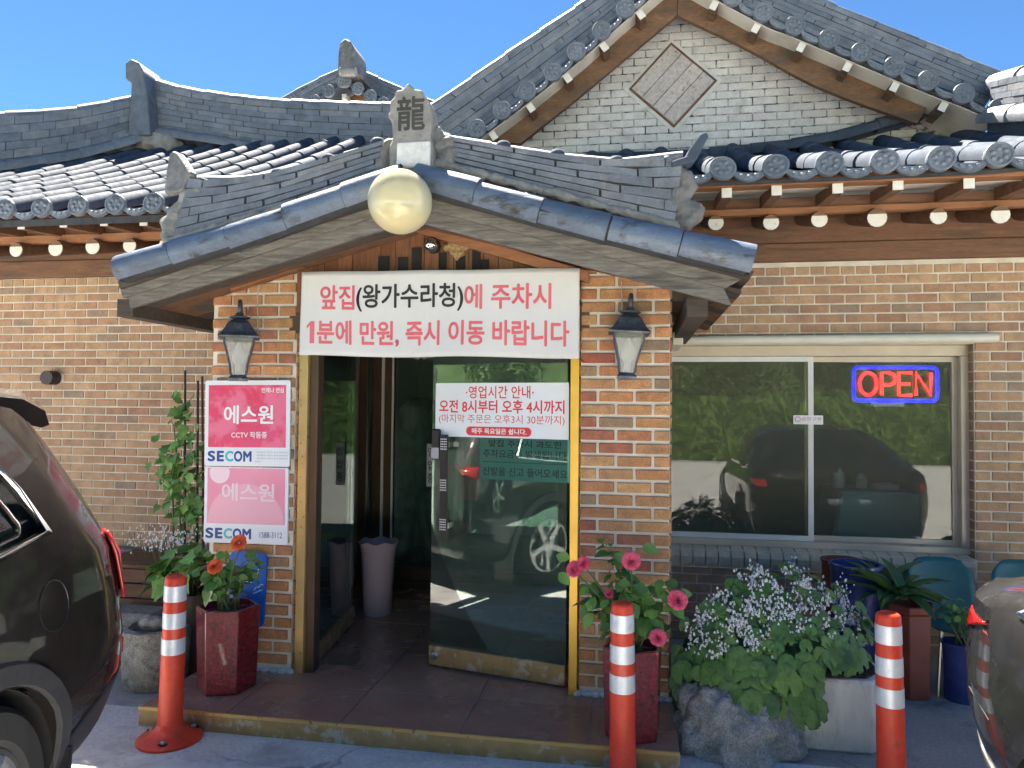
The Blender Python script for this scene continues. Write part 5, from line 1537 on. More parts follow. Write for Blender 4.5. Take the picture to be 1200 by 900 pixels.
lantern(P(736, 410, YP - 0.16), 'slightly crooked dark lantern on the right pillar beside the banner', R(3), R(3), 1.08)
# thin cables from the eave down to the lanterns
for lab, pts in (('thin pale cable running down the left pillar to its lantern', [(304, 334), (302, 342), (302, 375), (302, 392)]), ('thin pale cable hanging down the right pillar to its lantern', [(728, 329), (729, 350), (729, 366), (730, 398)])):
    o = MB().tube([P(px, py, YP - 0.016) for px, py in pts], 0.003, 5).build('lamp_cable', 'cable', None)
    tag(o, lab, 'cable')
# ================================================================== bollards, pots, plants, furniture
def bollard(loc, label, lean=(0, 0)):
    t_ = thing('bollard', label, 'bollard', loc, 'red and white flexible bollards', 0.0)
    M = Matrix.Translation(loc) @ Matrix.Rotation(lean[0], 4, 'X') @ Matrix.Rotation(lean[1], 4, 'Y')
    M0 = Matrix.Translation(loc)
    H = 0.80
    rad = lambda z: 0.0585 - 0.009 * (z / H)
    MB().lathe([(0.150, 0.0), (0.152, 0.012), (0.140, 0.022), (0.105, 0.034), (0.078, 0.048), (0.066, 0.066), (0.060, 0.085)], (0, 0, 0), 32).build('base', 'bollard_red', t_, M0, smooth=45)
    MB().lathe([(rad(0.05), 0.05), (rad(0.4), 0.40), (rad(H) - 0.0, H - 0.018), (rad(H) - 0.004, H - 0.007), (rad(H) - 0.013, H - 0.001), (rad(H) - 0.018, H), (rad(H) - 0.020, H - 0.006), (0.001, H - 0.007)], (0, 0, 0), 32).build('post', 'bollard_red', t_, M, smooth=45)
    for z1 in (H - 0.047, H - 0.177, H - 0.302):
        z0 = z1 - 0.076
        MB().lathe([(rad(z0) + 0.0005, z0), (rad(z0) + 0.0016, z0 + 0.001), (rad(z1) + 0.0016, z1 - 0.001), (rad(z1) + 0.0005, z1)], (0, 0, 0), 32).build('reflective_band', 'reflective', t_, M, smooth=45)
    for k in range(3):
        a = R(-70 + 120 * k)
        b_ = MB().lathe([(0.014, 0.0), (0.014, 0.01), (0.008, 0.014)], (0, 0, 0), 6).build('bolt', 'steel', t_, M0 @ Matrix.Translation((0.112 * math.cos(a), 0.112 * math.sin(a), 0.028)))
        MB().lathe([(0.024, -0.006), (0.024, 0.002)], (0, 0, 0), 12).build('bolt_recess', 'handle_black', t_, M0 @ Matrix.Translation((0.112 * math.cos(a), 0.112 * math.sin(a), 0.028)))
    return t_
q = PZ(199, 860, 0.03)
bollard((q.x, q.y, 0.004), 'red bollard with white bands standing by the brown car and granite pot', (R(0.3), R(1.2)))
q = P(729, 706, 3.24)
bollard((q.x + 0.006, 3.24, 0.004), 'red bollard with white bands in front of the pink rose pot', (R(0), R(-0.4)))
q = P(1042, 715, 3.30)
bollard((q.x + 0.008, 3.30, 0.004), 'red bollard with white bands in front of the white concrete trough', (R(0), R(-0.9)))

# ---- leaf and flower meshes
def leaf_mesh(name, m, outline, fold=0.12, droop=0.25):
    """outline: half-widths along the midrib (t, w); lies in xy, base at origin, tip at +y"""
    mb = MB()
    n = len(outline)
    for t, wd in outline:
        z = -droop * t * t
        mb.v += [(-wd, t, z + fold * wd * 2), (0, t, z), (wd, t, z + fold * wd * 2)]
    for i in range(n - 1):
        a = 3 * i
        mb.f += [(a, a + 1, a + 4, a + 3), (a + 1, a + 2, a + 5, a + 4)]
    return mb.mesh(name, m, 60)
LF_ROSE = leaf_mesh('leaf', 'leaf_rose', [(0, 0.02), (0.2, 0.26), (0.45, 0.36), (0.75, 0.24), (1.0, 0.01)])
LF_VINE = leaf_mesh('leaf', 'leaf_vine', [(0, 0.08), (0.12, 0.42), (0.3, 0.30), (0.42, 0.46), (0.6, 0.26), (1.0, 0.01)])
LF_LONG = leaf_mesh('leaf', 'leaf_agave', [(0, 0.05), (0.25, 0.085), (0.55, 0.10), (0.8, 0.075), (1.0, 0.004)], 0.5, 0.55)
def round_leaf():
    mb = MB(); n = 18
    mb.v.append((0, 0, 0))
    for rr, zz in ((0.45, 0.05), (0.8, 0.10), (1.0, 0.05)):
        for k in range(n):
            a = R(-90 + 14 + (360 - 28) * k / (n - 1))
            s = 1.0 if rr < 0.9 else (1.0 if k % 2 else 0.90)
            mb.v.append((rr * s * math.cos(a), rr * s * math.sin(a), zz + 0.03 * math.sin(5 * a)))
    for k in range(n - 1):
        mb.f.append((0, 1 + k, 2 + k))
        for i in range(2):
            b = 1 + i * n
            mb.f.append((b + k, b + n + k, b + n + k + 1, b + k + 1))
    return mb.mesh('leaf', 'leaf_round', 70)
LF_ROUND = round_leaf()
def rose_mesh(name, m):
    """full garden rose: five rings of broad cupped petals, opening outwards"""
    mb = MB()
    for ring, (np_, r, tilt, sz, zz) in enumerate(((8, 0.50, 0.25, 0.62, -0.05), (8, 0.40, 0.55, 0.58, 0.04), (7, 0.29, 0.85, 0.50, 0.12), (6, 0.18, 1.12, 0.42, 0.18), (5, 0.09, 1.35, 0.32, 0.24), (3, 0.03, 1.5, 0.22, 0.28))):
        for k in range(np_):
            a = 2 * math.pi * (k + 0.5 * (ring % 2)) / np_ + 0.37 * ring
            M = Matrix.Rotation(a, 4, 'Z') @ Matrix.Translation((r * 0.5, 0, zz)) @ Matrix.Rotation(-tilt, 4, 'Y')
            vs = [(0, -0.25, 0.0), (0, 0.25, 0.0), (0.35, -0.50, 0.10), (0.35, 0.0, -0.05), (0.35, 0.50, 0.10), (0.72, -0.46, 0.10), (0.78, 0.0, 0.0), (0.72, 0.46, 0.10), (0.90, -0.22, -0.02), (0.86, 0.0, -0.06), (0.90, 0.22, -0.02)]
            vs = [M @ (V(v) * sz * 1.12) for v in vs]
            mb.add(vs, [(0, 3, 2), (0, 1, 3), (1, 4, 3), (2, 3, 6, 5), (3, 4, 7, 6), (5, 6, 9, 8), (6, 7, 10, 9)])
    return mb.mesh(name, m, 50)
ROSE_P, ROSE_O = rose_mesh('rose', 'petal_pink'), rose_mesh('rose', 'petal_orange')
def put_leaf(me, parent, pos, nrm, size, spin=None, name='leaf', flat=1.0):
    n_ = V(nrm).normalized()
    Mq = n_.to_track_quat('Z', 'Y').to_matrix().to_4x4()
    sp_ = rnd.uniform(0, 2 * math.pi) if spin is None else spin
    return link(name, me, parent, Matrix.Translation(pos) @ Mq @ Matrix.Rotation(sp_, 4, 'Z') @ Matrix.Diagonal((size, size, size, 1)))
def rdir(up=0.3):
    while True:
        d = V((rnd.uniform(-1, 1), rnd.uniform(-1, 1), rnd.uniform(-1, 1)))
        if 0.1 < d.length < 1: break
    d.normalize(); d.z += up
    return d.normalized()

def hex_pot(t_, loc, r, h, ph=0.0):
    M = Matrix.Translation(loc)
    MB().lathe([(r * 0.90, 0.0), (r * 0.93, 0.012), (r, h - 0.03), (r * 1.0, h), (r * 0.88, h), (r * 0.86, h - 0.04), (0.001, h - 0.045)], (0, 0, 0), 6, ph=ph).build('pot', 'glaze_red', t_, M, bevel=0.004)
    MB().lathe([(r * 0.84, h - 0.043), (0.001, h - 0.035)], (0, 0, 0), 12).build('soil', 'soil', t_, M)

def rose_bush(t_, base, ext, n, stems, me=LF_ROSE, size=(0.04, 0.07), mt='stem', low=0.0):
    """arching stems from base with leaflets; ext: list of (centre, radii) lobes"""
    sm = MB()
    tips = []
    for k in range(stems):
        c, rad = ext[k % len(ext)]
        tip = c + V((rnd.uniform(-1, 1) * rad[0], rnd.uniform(-1, 1) * rad[1], rnd.uniform(-0.6, 1) * rad[2]))
        mid = base.lerp(tip, 0.5) + V((rnd.uniform(-.04, .04), rnd.uniform(-.04, .04), 0.05))
        pts = bez([base + V((rnd.uniform(-.05, .05), rnd.uniform(-.05, .05), 0)), mid, tip], 8)
        sm.tube(pts, [0.0055 - 0.0005 * i for i in range(9)], 5)
        tips.append(pts)
    sm.build('stems', mt, t_)
    for i in range(n):
        pts = tips[i % len(tips)]
        f = rnd.uniform(0.35 + low, 1.0) ** 0.7 * (len(pts) - 1)
        k = min(int(f), len(pts) - 2)
        p = pts[k].lerp(pts[k + 1], f - k)
        d = rdir(0.5)
        c, rad = ext[i % len(ext)]
        p = p + V((d.x * 0.05, d.y * 0.05, d.z * 0.03))
        put_leaf(me, t_, p, (d.x * 0.7, d.y * 0.7 - 0.35, abs(d.z) + 0.35), rnd.uniform(*size))

# left rose pot
qb = PZ(264, 806, ZF)
lb = V((qb.x, 3.74, ZF))
lr = thing('potted_rose', 'orange rose in a tall red hexagonal glazed pot by the left pillar', 'potted plant', lb, 'roses in red hexagonal pots')
hex_pot(lr, lb, 0.168, 0.445, 0.3)
base = lb + V((0, 0, 0.42))
ext = [(P(262, 690, 3.70), (0.10, 0.08, 0.10)), (P(285, 672, 3.72), (0.09, 0.08, 0.09)), (P(240, 680, 3.66), (0.10, 0.06, 0.07)), (P(275, 655, 3.7), (0.10, 0.06, 0.06)), (P(232, 668, 3.62), (0.07, 0.05, 0.07))]
rose_bush(lr, base, ext, 150, 15, size=(0.045, 0.08), low=-0.25)
for px, py, s in ((280, 636, 0.052), (252, 664, 0.05)):
    p = P(px, py, 3.60)
    put_leaf(ROSE_O, lr, p, (0.05, -0.9, 0.5), s, name='rose')
    MB().tube(bez([base, base.lerp(p, 0.5) + V((0, -0.02, 0.02)), p + V((0, 0.02, -0.02))], 8), 0.004, 5).build('stem', 'stem', lr)
# right rose pot
rb_ = V((P(741, 820, 3.58).x, 3.58, ZF))
rr_ = thing('potted_rose', 'pink rose in a red hexagonal glazed pot by the right pillar', 'potted plant', rb_, 'roses in red hexagonal pots')
hex_pot(rr_, rb_, 0.150, 0.42, 0.4)
base = rb_ + V((0, 0, 0.40))
ext = [(P(700, 690, 3.52), (0.11, 0.08, 0.09)), (P(735, 680, 3.5), (0.10, 0.08, 0.10)), (P(765, 700, 3.48), (0.10, 0.08, 0.11)), (P(795, 690, 3.5), (0.08, 0.07, 0.06)), (P(775, 745, 3.46), (0.09, 0.06, 0.06)), (P(690, 715, 3.5), (0.07, 0.06, 0.07)), (P(740, 735, 3.5), (0.10, 0.08, 0.07)), (P(725, 645, 3.54), (0.07, 0.06, 0.04))]
rose_bush(rr_, base, ext, 265, 24, size=(0.045, 0.085), low=-0.2)
for px, py, s in ((740, 657, 0.052), (673, 667, 0.046), (684, 660, 0.040), (794, 703, 0.054), (771, 747, 0.046), (714, 696, 0.024)):
    p = P(px, py, 3.40 if px > 690 else 3.44)
    put_leaf(ROSE_P, rr_, p, (-0.1 + 0.2 * ((px - 730) / 60), -0.9, 0.35), s, name='rose')
    MB().tube(bez([base, base.lerp(p, 0.55) + V((0, 0.0, 0.03)), p + V((0, 0.02, -0.015))], 8), 0.004, 5).build('stem', 'stem', rr_)
for px, py in ((655, 671), (668, 655), (753, 640)):
    put_leaf(LF_ROSE, rr_, P(px, py, 3.46), (-0.1, -0.8, 0.4), 0.075)

# saxifrage mound growing over rock and trough
YR0 = 3.62
rc = P(868, 850, YR0)
rk = blob('boulder', [(V((rc.x - 0.17, 3.72, 0.05)), .14), (V((rc.x - 0.10, 3.70, 0.16)), .14), (V((rc.x, 3.70, 0.10)), .17), (V((rc.x + 0.10, 3.72, 0.14)), .14), (V((rc.x + 0.19, 3.75, 0.06)), .13), (V((rc.x + 0.15, 3.74, 0.18)), .09), (V((rc.x - 0.18, 3.74, 0.20)), .09), (V((rc.x + 0.02, 3.80, 0.1)), .2), (V((rc.x, 3.68, 0.0)), .18)], 'rock', None, 0.022, 0.045, 11)
tag(rk, 'rough grey boulder at the foot of the white flowering mound', 'boulder')
# concrete trough
ta, tb_ = P(940, 860, 3.72), P(1068, 800, 3.72)
tx0, tx1, ty0, ty1, tz = ta.x, P(1052, 860, 3.76).x, 3.78, 4.30, 0.345
tr_ = thing('concrete_trough', 'white concrete planting trough behind the rightmost bollard', 'planter', ((tx0 + tx1) / 2, 4.0, 0))
oc_ = [(tx0, ty0), (tx1 - 0.10, ty0), (tx1, ty0 + 0.12), (tx1, ty1), (tx0 - 0.1, ty1), (tx0 - 0.1, ty0 + 0.1)]
def poly_box(poly, z0, z1):
    n = len(poly)
    return [(x, y, z0) for x, y in poly] + [(x, y, z1) for x, y in poly], [tuple(range(n - 1, -1, -1)), tuple(range(n, 2 * n))] + [(i, (i + 1) % n, (i + 1) % n + n, i + n) for i in range(n)]
MB().add(*poly_box(oc_, 0.0, tz)).build('trough', 'trough', tr_, bevel=0.012)
cx, cy = (tx0 + tx1) / 2, (ty0 + ty1) / 2
MB().add(*poly_box([(cx + (x - cx) * 0.84, cy + (y - cy) * 0.84) for x, y in oc_], tz + 0.0005, tz + 0.012)).build('soil', 'soil', tr_)
# the mound itself
mc = V((P(890, 740, 4.05).x, 4.02, 0.22))
md_ = thing('flowering_saxifrage', 'mound of round green leaves covered in tiny white flowers behind the boulder', 'plant', (mc.x, mc.y, 0.2))
blob('mound_stems', [(mc + V((0, 0.1, 0.10)), .30), (mc + V((-.22, 0.05, 0.03)), .20), (mc + V((.25, 0.08, 0.05)), .20), (mc + V((0.0, 0.2, 0.24)), .22)], 'leaf_round', md_, 0.03, 0.05, 2)
def mound_pt(px, py):
    """a point on the mound's front surface seen at a picture position"""
    d = (FW + RT * ((px - 600) / FPX) + UP * ((450 - py) / FPX)).normalized()
    rad = V((0.54, 0.50, 0.60))
    c = V((mc.x, mc.y + 0.12, mc.z))
    o = CAM - c
    A = sum((d[i] / rad[i]) ** 2 for i in range(3)); B = 2 * sum(o[i] * d[i] / rad[i] ** 2 for i in range(3)); C = sum((o[i] / rad[i]) ** 2 for i in range(3)) - 1
    D = B * B - 4 * A * C
    if D < 0: t = -B / (2 * A)
    else: t = (-B - math.sqrt(D)) / (2 * A)
    p = CAM + d * t
    n = V(((p.x - c.x) / rad.x ** 2, (p.y - c.y) / rad.y ** 2, (p.z - c.z) / rad.z ** 2)).normalized()
    return p, n
def in_poly(px, py, poly): return poly_in(px, py, poly)
mass = [(783, 812), (790, 770), (800, 735), (830, 705), (860, 680), (905, 660), (950, 668), (990, 690), (1012, 720), (1028, 748), (1020, 772), (985, 782), (950, 790), (958, 830), (950, 850), (925, 836), (890, 832), (850, 822), (820, 808), (800, 815)]
blooms = [(797, 745), (815, 715), (840, 690), (880, 668), (920, 660), (950, 672), (985, 690), (1005, 715), (1012, 725), (985, 735), (940, 738), (905, 745), (900, 772), (880, 765), (860, 740), (850, 775), (815, 780), (800, 772)]
cnt = 0
while cnt < 240:
    px, py = rnd.uniform(780, 1030), rnd.uniform(658, 850)
    if not in_poly(px, py, mass): continue
    if in_poly(px, py, blooms) and rnd.random() < 0.5: continue
    p, n = mound_pt(px, py)
    big = py > 770
    s_ = rnd.uniform(0.040, 0.075) if big else rnd.uniform(0.026, 0.045)
    p = p + n * rnd.uniform(-0.03, 0.03)
    if px > 955 and py > 775: p.y = min(p.y, 3.86)
    put_leaf(LF_ROUND, md_, p, n + V((rnd.uniform(-.4, .4), rnd.uniform(-.4, .2) - 0.2, rnd.uniform(0, .5))), s_, spin=rnd.uniform(-0.8, 0.8))
    cnt += 1
# tiny white flowers
fl = MB(); stl = MB()
def tiny_flower(p, s):
    for a, L in ((-115, 1.3), (-65, 1.3), (20, 0.6), (90, 0.6), (160, 0.6)):
        a = R(a + rnd.uniform(-12, 12))
        d = V((math.cos(a), rnd.uniform(-0.5, 0.1), math.sin(a))) * s * L
        wv = V((-math.sin(a), 0, math.cos(a))) * s * 0.32
        fl.add([p, p + d * 0.6 + wv, p + d, p + d * 0.6 - wv], [(0, 1, 2, 3)])
k = 0
while k < 130:                      # loose panicles
    px, py = rnd.uniform(785, 1020), rnd.uniform(650, 795)
    if not in_poly(px, py, blooms) and not (px > 960 and 725 < py < 760 and rnd.random() < 0.3): continue
    if not (px < 880 and py > 700) and rnd.random() < 0.25: continue
    p, n = mound_pt(px, py)
    up_ = (n + V((0, 0, 0.7))).normalized()
    tip = p + up_ * rnd.uniform(0.02, 0.06)
    stl.tube([p - n * 0.06, p, tip], 0.0013, 3, cap=False)
    for j in range(rnd.randint(8, 20)):
        f = rnd.uniform(-0.5, 1.0)
        q = p.lerp(tip, f) + V((rnd.gauss(0, 0.017), rnd.gauss(0, 0.014), rnd.gauss(0, 0.015)))
        tiny_flower(q, rnd.uniform(0.0055, 0.0095))
        if j % 2 == 0: stl.tube([p.lerp(tip, f), q], 0.0008, 3, cap=False)
    k += 1
o = fl.build('blossom', 'petal_white', md_); o['kind'] = 'stuff'
o = stl.build('flower_stalks', 'stem', md_); o['kind'] = 'stuff'

# pots by the right wall
def round_pot(t_, loc, r0, r1, h, m):
    MB().lathe([(r0, 0), (r0 * 1.02, 0.01), (r1 * 0.98, h * 0.75), (r1, h - 0.025), (r1 * 1.06, h - 0.015), (r1 * 1.06, h), (r1 * 0.93, h), (r1 * 0.9, h - 0.05), (0.001, h - 0.055)], (0, 0, 0), 28).build('pot', m, t_, Matrix.Translation(loc), smooth=40)
    MB().lathe([(r1 * 0.9, h - 0.052), (0.001, h - 0.045)], (0, 0, 0), 14).build('soil', 'soil', t_, Matrix.Translation(loc))
q = P(1003, 690, 4.72)
t_ = thing('blue_pot', 'tall empty blue glazed pot behind the white flowering mound', 'flowerpot', (q.x, 4.72, 0))
round_pot(t_, (q.x, 4.72, 0), 0.10, 0.142, P(1003, 662, 4.72).z + 0.01, 'glaze_blue')
q = P(987, 680, 5.08)
t_ = thing('brown_pot', 'dark brown pot half hidden behind the blue pot under the window', 'flowerpot', (q.x, 5.08, 0))
round_pot(t_, (q.x, 5.08, 0), 0.12, 0.125, P(985, 655, 5.08).z, 'clay_red')
# big clay pot with strap-leaved lily
yb = 4.62
q = P(1066, 760, yb)
lily = thing('potted_lily', 'strap-leaved green plant in a large red-brown pot beside the teal chair', 'potted plant', (q.x, yb, 0))
ph = P(1066, 706, yb).z
MB().lathe([(0.105, 0), (0.108, 0.01), (0.125, ph - 0.05), (0.14, ph - 0.04), (0.145, ph), (0.125, ph), (0.12, ph - 0.05), (0.001, ph - 0.055)], (0, 0, 0), 6, ph=0.2).build('pot', 'clay_red', lily, Matrix.Translation((q.x, yb, 0)), bevel=0.004)
MB().lathe([(0.118, ph - 0.052), (0.001, ph - 0.045)], (0, 0, 0), 12).build('soil', 'soil', lily, Matrix.Translation((q.x, yb, 0)))
for k in range(34):
    a = k * 2.4
    el = rnd.uniform(0.25, 1.25)
    cpos = P(1048, 700, yb - 0.03) + V((rnd.uniform(-.05, .05), rnd.uniform(-.05, .05), 0.0))
    yv = V((math.cos(a) * math.cos(el), math.sin(a) * math.cos(el), math.sin(el)))
    L = rnd.uniform(0.20, 0.32)
    link('leaf', LF_LONG, lily, frame(cpos, yv, (0, 0, 1), (L * 1.25, L, L * 0.9)))
q = P(1126, 780, 4.60)
t_ = thing('small_blue_pot', 'small blue glazed pot with a wispy plant beside the dark car', 'potted plant', (q.x, 4.6, 0))
round_pot(t_, (q.x, 4.6, 0), 0.085, 0.095, P(1126, 752, 4.6).z, 'glaze_blue')
rose_bush(t_, V((q.x, 4.6, 0.3)), [(P(1126, 730, 4.58), (0.09, 0.06, 0.10)), (P(1118, 715, 4.6), (0.07, 0.05, 0.06))], 60, 8, size=(0.03, 0.055))

# plastic chairs
def chair(loc, rz, label):
    t_ = thing('plastic_chair', label, 'chair', loc, 'teal plastic chairs by the wall')
    M = Matrix.Translation(loc) @ Matrix.Rotation(rz, 4, 'Z') @ Matrix.Diagonal((1, 1, 0.86, 1))
    # shell: back faces the wall side (+y), seat towards -y
    NU_, NV_ = 12, 18
    prof = [(-0.22, 0.415), (-0.10, 0.42), (0.05, 0.405), (0.15, 0.415), (0.195, 0.48), (0.22, 0.60), (0.245, 0.72), (0.268, 0.825)]
    pr = bez([V((0, y, z)) for y, z in prof], NV_)
    mb = MB()
    for j, p in enumerate(pr):
        v = j / NV_
        hw = 0.21 + 0.012 * math.sin(v * 6) - (0.045 * max(0, (v - 0.8) / 0.2) ** 2)
        for i in range(NU_ + 1):
            u = -1 + 2 * i / NU_
            lift = 0.035 * u * u
            f = min(1, max(0, (v - 0.38) / 0.25)); f = f * f * (3 - 2 * f)
            q_ = V((u * hw, p.y - lift * 1.1 * f, p.z + lift * (1 - f) - 0.05 * u ** 6 * max(0, (v - 0.85) / 0.15)))
            mb.v.append(tuple(q_))
    mb.f += [(j * (NU_ + 1) + i, j * (NU_ + 1) + i + 1, (j + 1) * (NU_ + 1) + i + 1, (j + 1) * (NU_ + 1) + i) for j in range(NV_) for i in range(NU_)]
    me = mb.mesh('seat_shell', 'chair_teal', 60)
    bm = bmesh.new(); bm.from_mesh(me); bmesh.ops.solidify(bm, geom=bm.faces[:], thickness=0.006); bm.to_mesh(me); bm.free()
    link('seat_shell', me, t_, M)
    for sx in (-1, 1):
        MB().tube([(sx * 0.16, -0.16, 0.42), (sx * 0.20, -0.20, 0.0)], 0.011, 8).build('leg', 'steel', t_, M, smooth=40)
        MB().tube([(sx * 0.16, 0.12, 0.41), (sx * 0.20, 0.20, 0.0)], 0.011, 8).build('leg', 'steel', t_, M, smooth=40)
    return t_
q = P(1100, 650, 5.10)
chair((q.x, 4.84, 0.0), R(4), 'teal plastic chair between the potted lily and the dark car')
q = P(1192, 655, 5.12)
chair((q.x + 0.02, 4.86, 0.0), R(-3), 'teal plastic chair at far right, mostly hidden behind the dark car')

# pink bin in the vestibule
q = PZ(442, 710, ZF)
q = V((P(443, 670, 5.25).x, 5.25, ZF))
bn = thing('waste_bin', 'pale pink plastic bin with wavy flared rim inside the doorway', 'bin', q)
mb = MB(); nb = 40
pf = [(0.098, 0), (0.102, 0.02), (0.125, 0.44), (0.135, 0.50), (0.150, 0.535), (0.146, 0.535), (0.130, 0.50), (0.120, 0.44), (0.096, 0.03), (0.001, 0.028)]
for i, (r, z) in enumerate(pf):
    for k in range(nb):
        a = 2 * math.pi * k / nb
        wv = (0.009 * math.cos(a * 7)) if 3 <= i <= 6 else 0
        mb.v.append((r * math.cos(a), r * math.sin(a), z + wv * (1 if i in (4, 5) else 0.4)))
for i in range(len(pf) - 1):
    for k in range(nb):
        mb.f.append((i * nb + k, i * nb + (k + 1) % nb, (i + 1) * nb + (k + 1) % nb, (i + 1) * nb + k))
mb.f.append(tuple(range(nb - 1, -1, -1)))
mb.build('body', 'bin_pink', bn, Matrix.Translation(q), smooth=50)

# ---- corner left of the porch: granite pot with stone, dark pot, vine, ledge flowers, wooden box
yg = 3.95
q = P(183, 775, yg)
gp_ = thing('granite_pot', 'rough round granite pot between the brown car and the red bollard', 'pot', (q.x, yg, 0))
mb = MB().lathe([(0.16, 0), (0.175, 0.02), (0.185, 0.20), (0.19, 0.30), (0.185, 0.335), (0.15, 0.34), (0.13, 0.30), (0.001, 0.29)], (0, 0, 0), 40)
me = mb.mesh('pot', 'granite', 50)
from mathutils import noise as mnoise
for v_ in me.vertices: v_.co += v_.co.normalized() * 0.012 * mnoise.noise(v_.co * 22)
link('pot', me, gp_, Matrix.Translation((q.x, yg, 0)))
st = blob('flat_stone', [(V((q.x - 0.04, yg - 0.02, 0.35)), .045), (V((q.x + 0.03, yg - 0.02, 0.355)), .042), (V((q.x - 0.0, yg, 0.35)), .05), (V((q.x - 0.08, yg - 0.01, 0.345)), .032)], 'granite', None, 0.016, 0.006, 8)
tag(st, 'smooth oval stone lying on the granite pot', 'stone')
q = P(226, 735, 4.15)
dk = thing('dark_pot_plant', 'broad-leaved green plant in a dark ribbed pot behind the granite pot', 'potted plant', (q.x, 4.15, 0))
mb = MB().lathe([(0.11, 0.0), (0.125, 0.02), (0.16, 0.40), (0.165, 0.50), (0.15, 0.50), (0.145, 0.45), (0.001, 0.44)], (0, 0, 0), 36)
me = mb.mesh('pot', 'pot_dark', 30)
for i, v_ in enumerate(me.vertices):
    if (i % 36) % 2: v_.co.x *= 0.965; v_.co.y *= 0.965
link('pot', me, dk, Matrix.Translation((q.x, 4.15, 0)))
rose_bush(dk, V((q.x, 4.15, 0.46)), [(P(195, 668, 4.1), (0.11, 0.07, 0.07)), (P(218, 655, 4.1), (0.10, 0.07, 0.07)), (P(185, 680, 4.05), (0.07, 0.05, 0.05)), (P(230, 672, 4.05), (0.10, 0.06, 0.08))], 75, 12, me=LF_VINE, size=(0.09, 0.15))
# white sprays on the ledge
q = P(195, 634, 4.6)
sp_ = thing('white_spray', 'airy spray of tiny white flowers below the climbing vine', 'plant', (q.x, 4.6, 0.3))
fl = MB(); stl = MB()
for i in range(230):
    px, py = rnd.gauss(195, 20), rnd.gauss(633, 9)
    if py < 612: continue
    p = P(px, py, rnd.uniform(4.5, 4.66))
    tiny_flower(p, 0.008)
    if i % 5 == 0: stl.tube([p, P(200 + (px - 200) * 0.4, 690, 4.6)], 0.0012, 3, cap=False)
o = fl.build('blossom', 'petal_white', sp_); o['kind'] = 'stuff'
o = stl.build('flower_stalks', 'stem', sp_); o['kind'] = 'stuff'
# climbing vine on stakes
yv = 4.75
q = P(213, 700, yv)
vn = thing('climbing_vine', 'leafy green vine climbing dark stakes against the left brick wall', 'plant', (q.x, yv, 0))
for a, b, py in ((217, 216, 434), (232, 230, 446), (237, 239, 441)):
    MB().tube([P(b, 760, yv), P(a, py, yv)], 0.008, 6).build('stake', 'stake', vn)
MB().tube([P(205, 700, yv), P(202, 560, yv), P(214, 480, yv), P(228, 462, yv)], [0.007, 0.006, 0.004, 0.002], 5).build('stem', 'stem', vn)
MB().tube([P(214, 700, yv), P(210, 580, yv), P(204, 500, yv), P(200, 492, yv)], [0.006, 0.005, 0.004, 0.002], 5).build('stem', 'stem', vn)
lob = [((205, 570), 32, 30, 55), ((198, 540), 24, 26, 32), ((213, 500), 16, 30, 30), ((215, 600), 22, 26, 30), ((226, 545), 16, 50, 28), ((228, 610), 14, 34, 16), ((211, 474), 9, 20, 8)]
for (cx, cy), rx, ry, n in lob:
    for i in range(n):
        px, py = cx + rnd.gauss(0, rx * 0.5), cy + rnd.gauss(0, ry * 0.5)
        p = P(px, py, yv + rnd.uniform(-0.12, 0.05))
        put_leaf(LF_VINE, vn, p, (rnd.uniform(-.5, .5), -0.8 + rnd.uniform(-.2, .4), rnd.uniform(0.1, 0.9)), rnd.uniform(0.045, 0.095))
# old wooden crate below the ledge
q = P(166, 668, 4.9)
cr = thing('wooden_crate', 'dark wooden box under the wall ledge behind the brown car', 'crate', (q.x, 4.9, 0))
for k in range(3):
    box('slat', (q.x - 0.25, 4.72, 0.16 + k * 0.105), (q.x + 0.30, 4.745, 0.255 + k * 0.105), 'wood_brown_dark', cr, 0.003)
for sx in (-0.24, 0.27):
    box('post', (q.x + sx - 0.02, 4.746, 0.0), (q.x + sx + 0.02, 5.2, 0.47), 'wood_brown_dark', cr, 0.003)
box('lid', (q.x - 0.28, 4.70, 0.475), (q.x + 0.33, 5.22, 0.50), 'wood_brown_dark', cr, 0.003)
q = P(172, 715, 4.55)
box_ = box('stone_block', (q.x - 0.28, 4.42, 0.0), (q.x + 0.12, 4.66, 0.24), 'granite', None, 0.02)
tag(box_, 'grey stone block lying behind the granite pot', 'stone')
# ================================================================== parked cars
def interp(tab, s):
    for (a, *va), (b, *vb) in zip(tab, tab[1:]):
        if s <= b:
            f = max(0.0, (s - a) / (b - a)); f = f * f * (3 - 2 * f) if False else f
            return [x + (y - x) * f for x, y in zip(va, vb)]
    return list(tab[-1][1:])

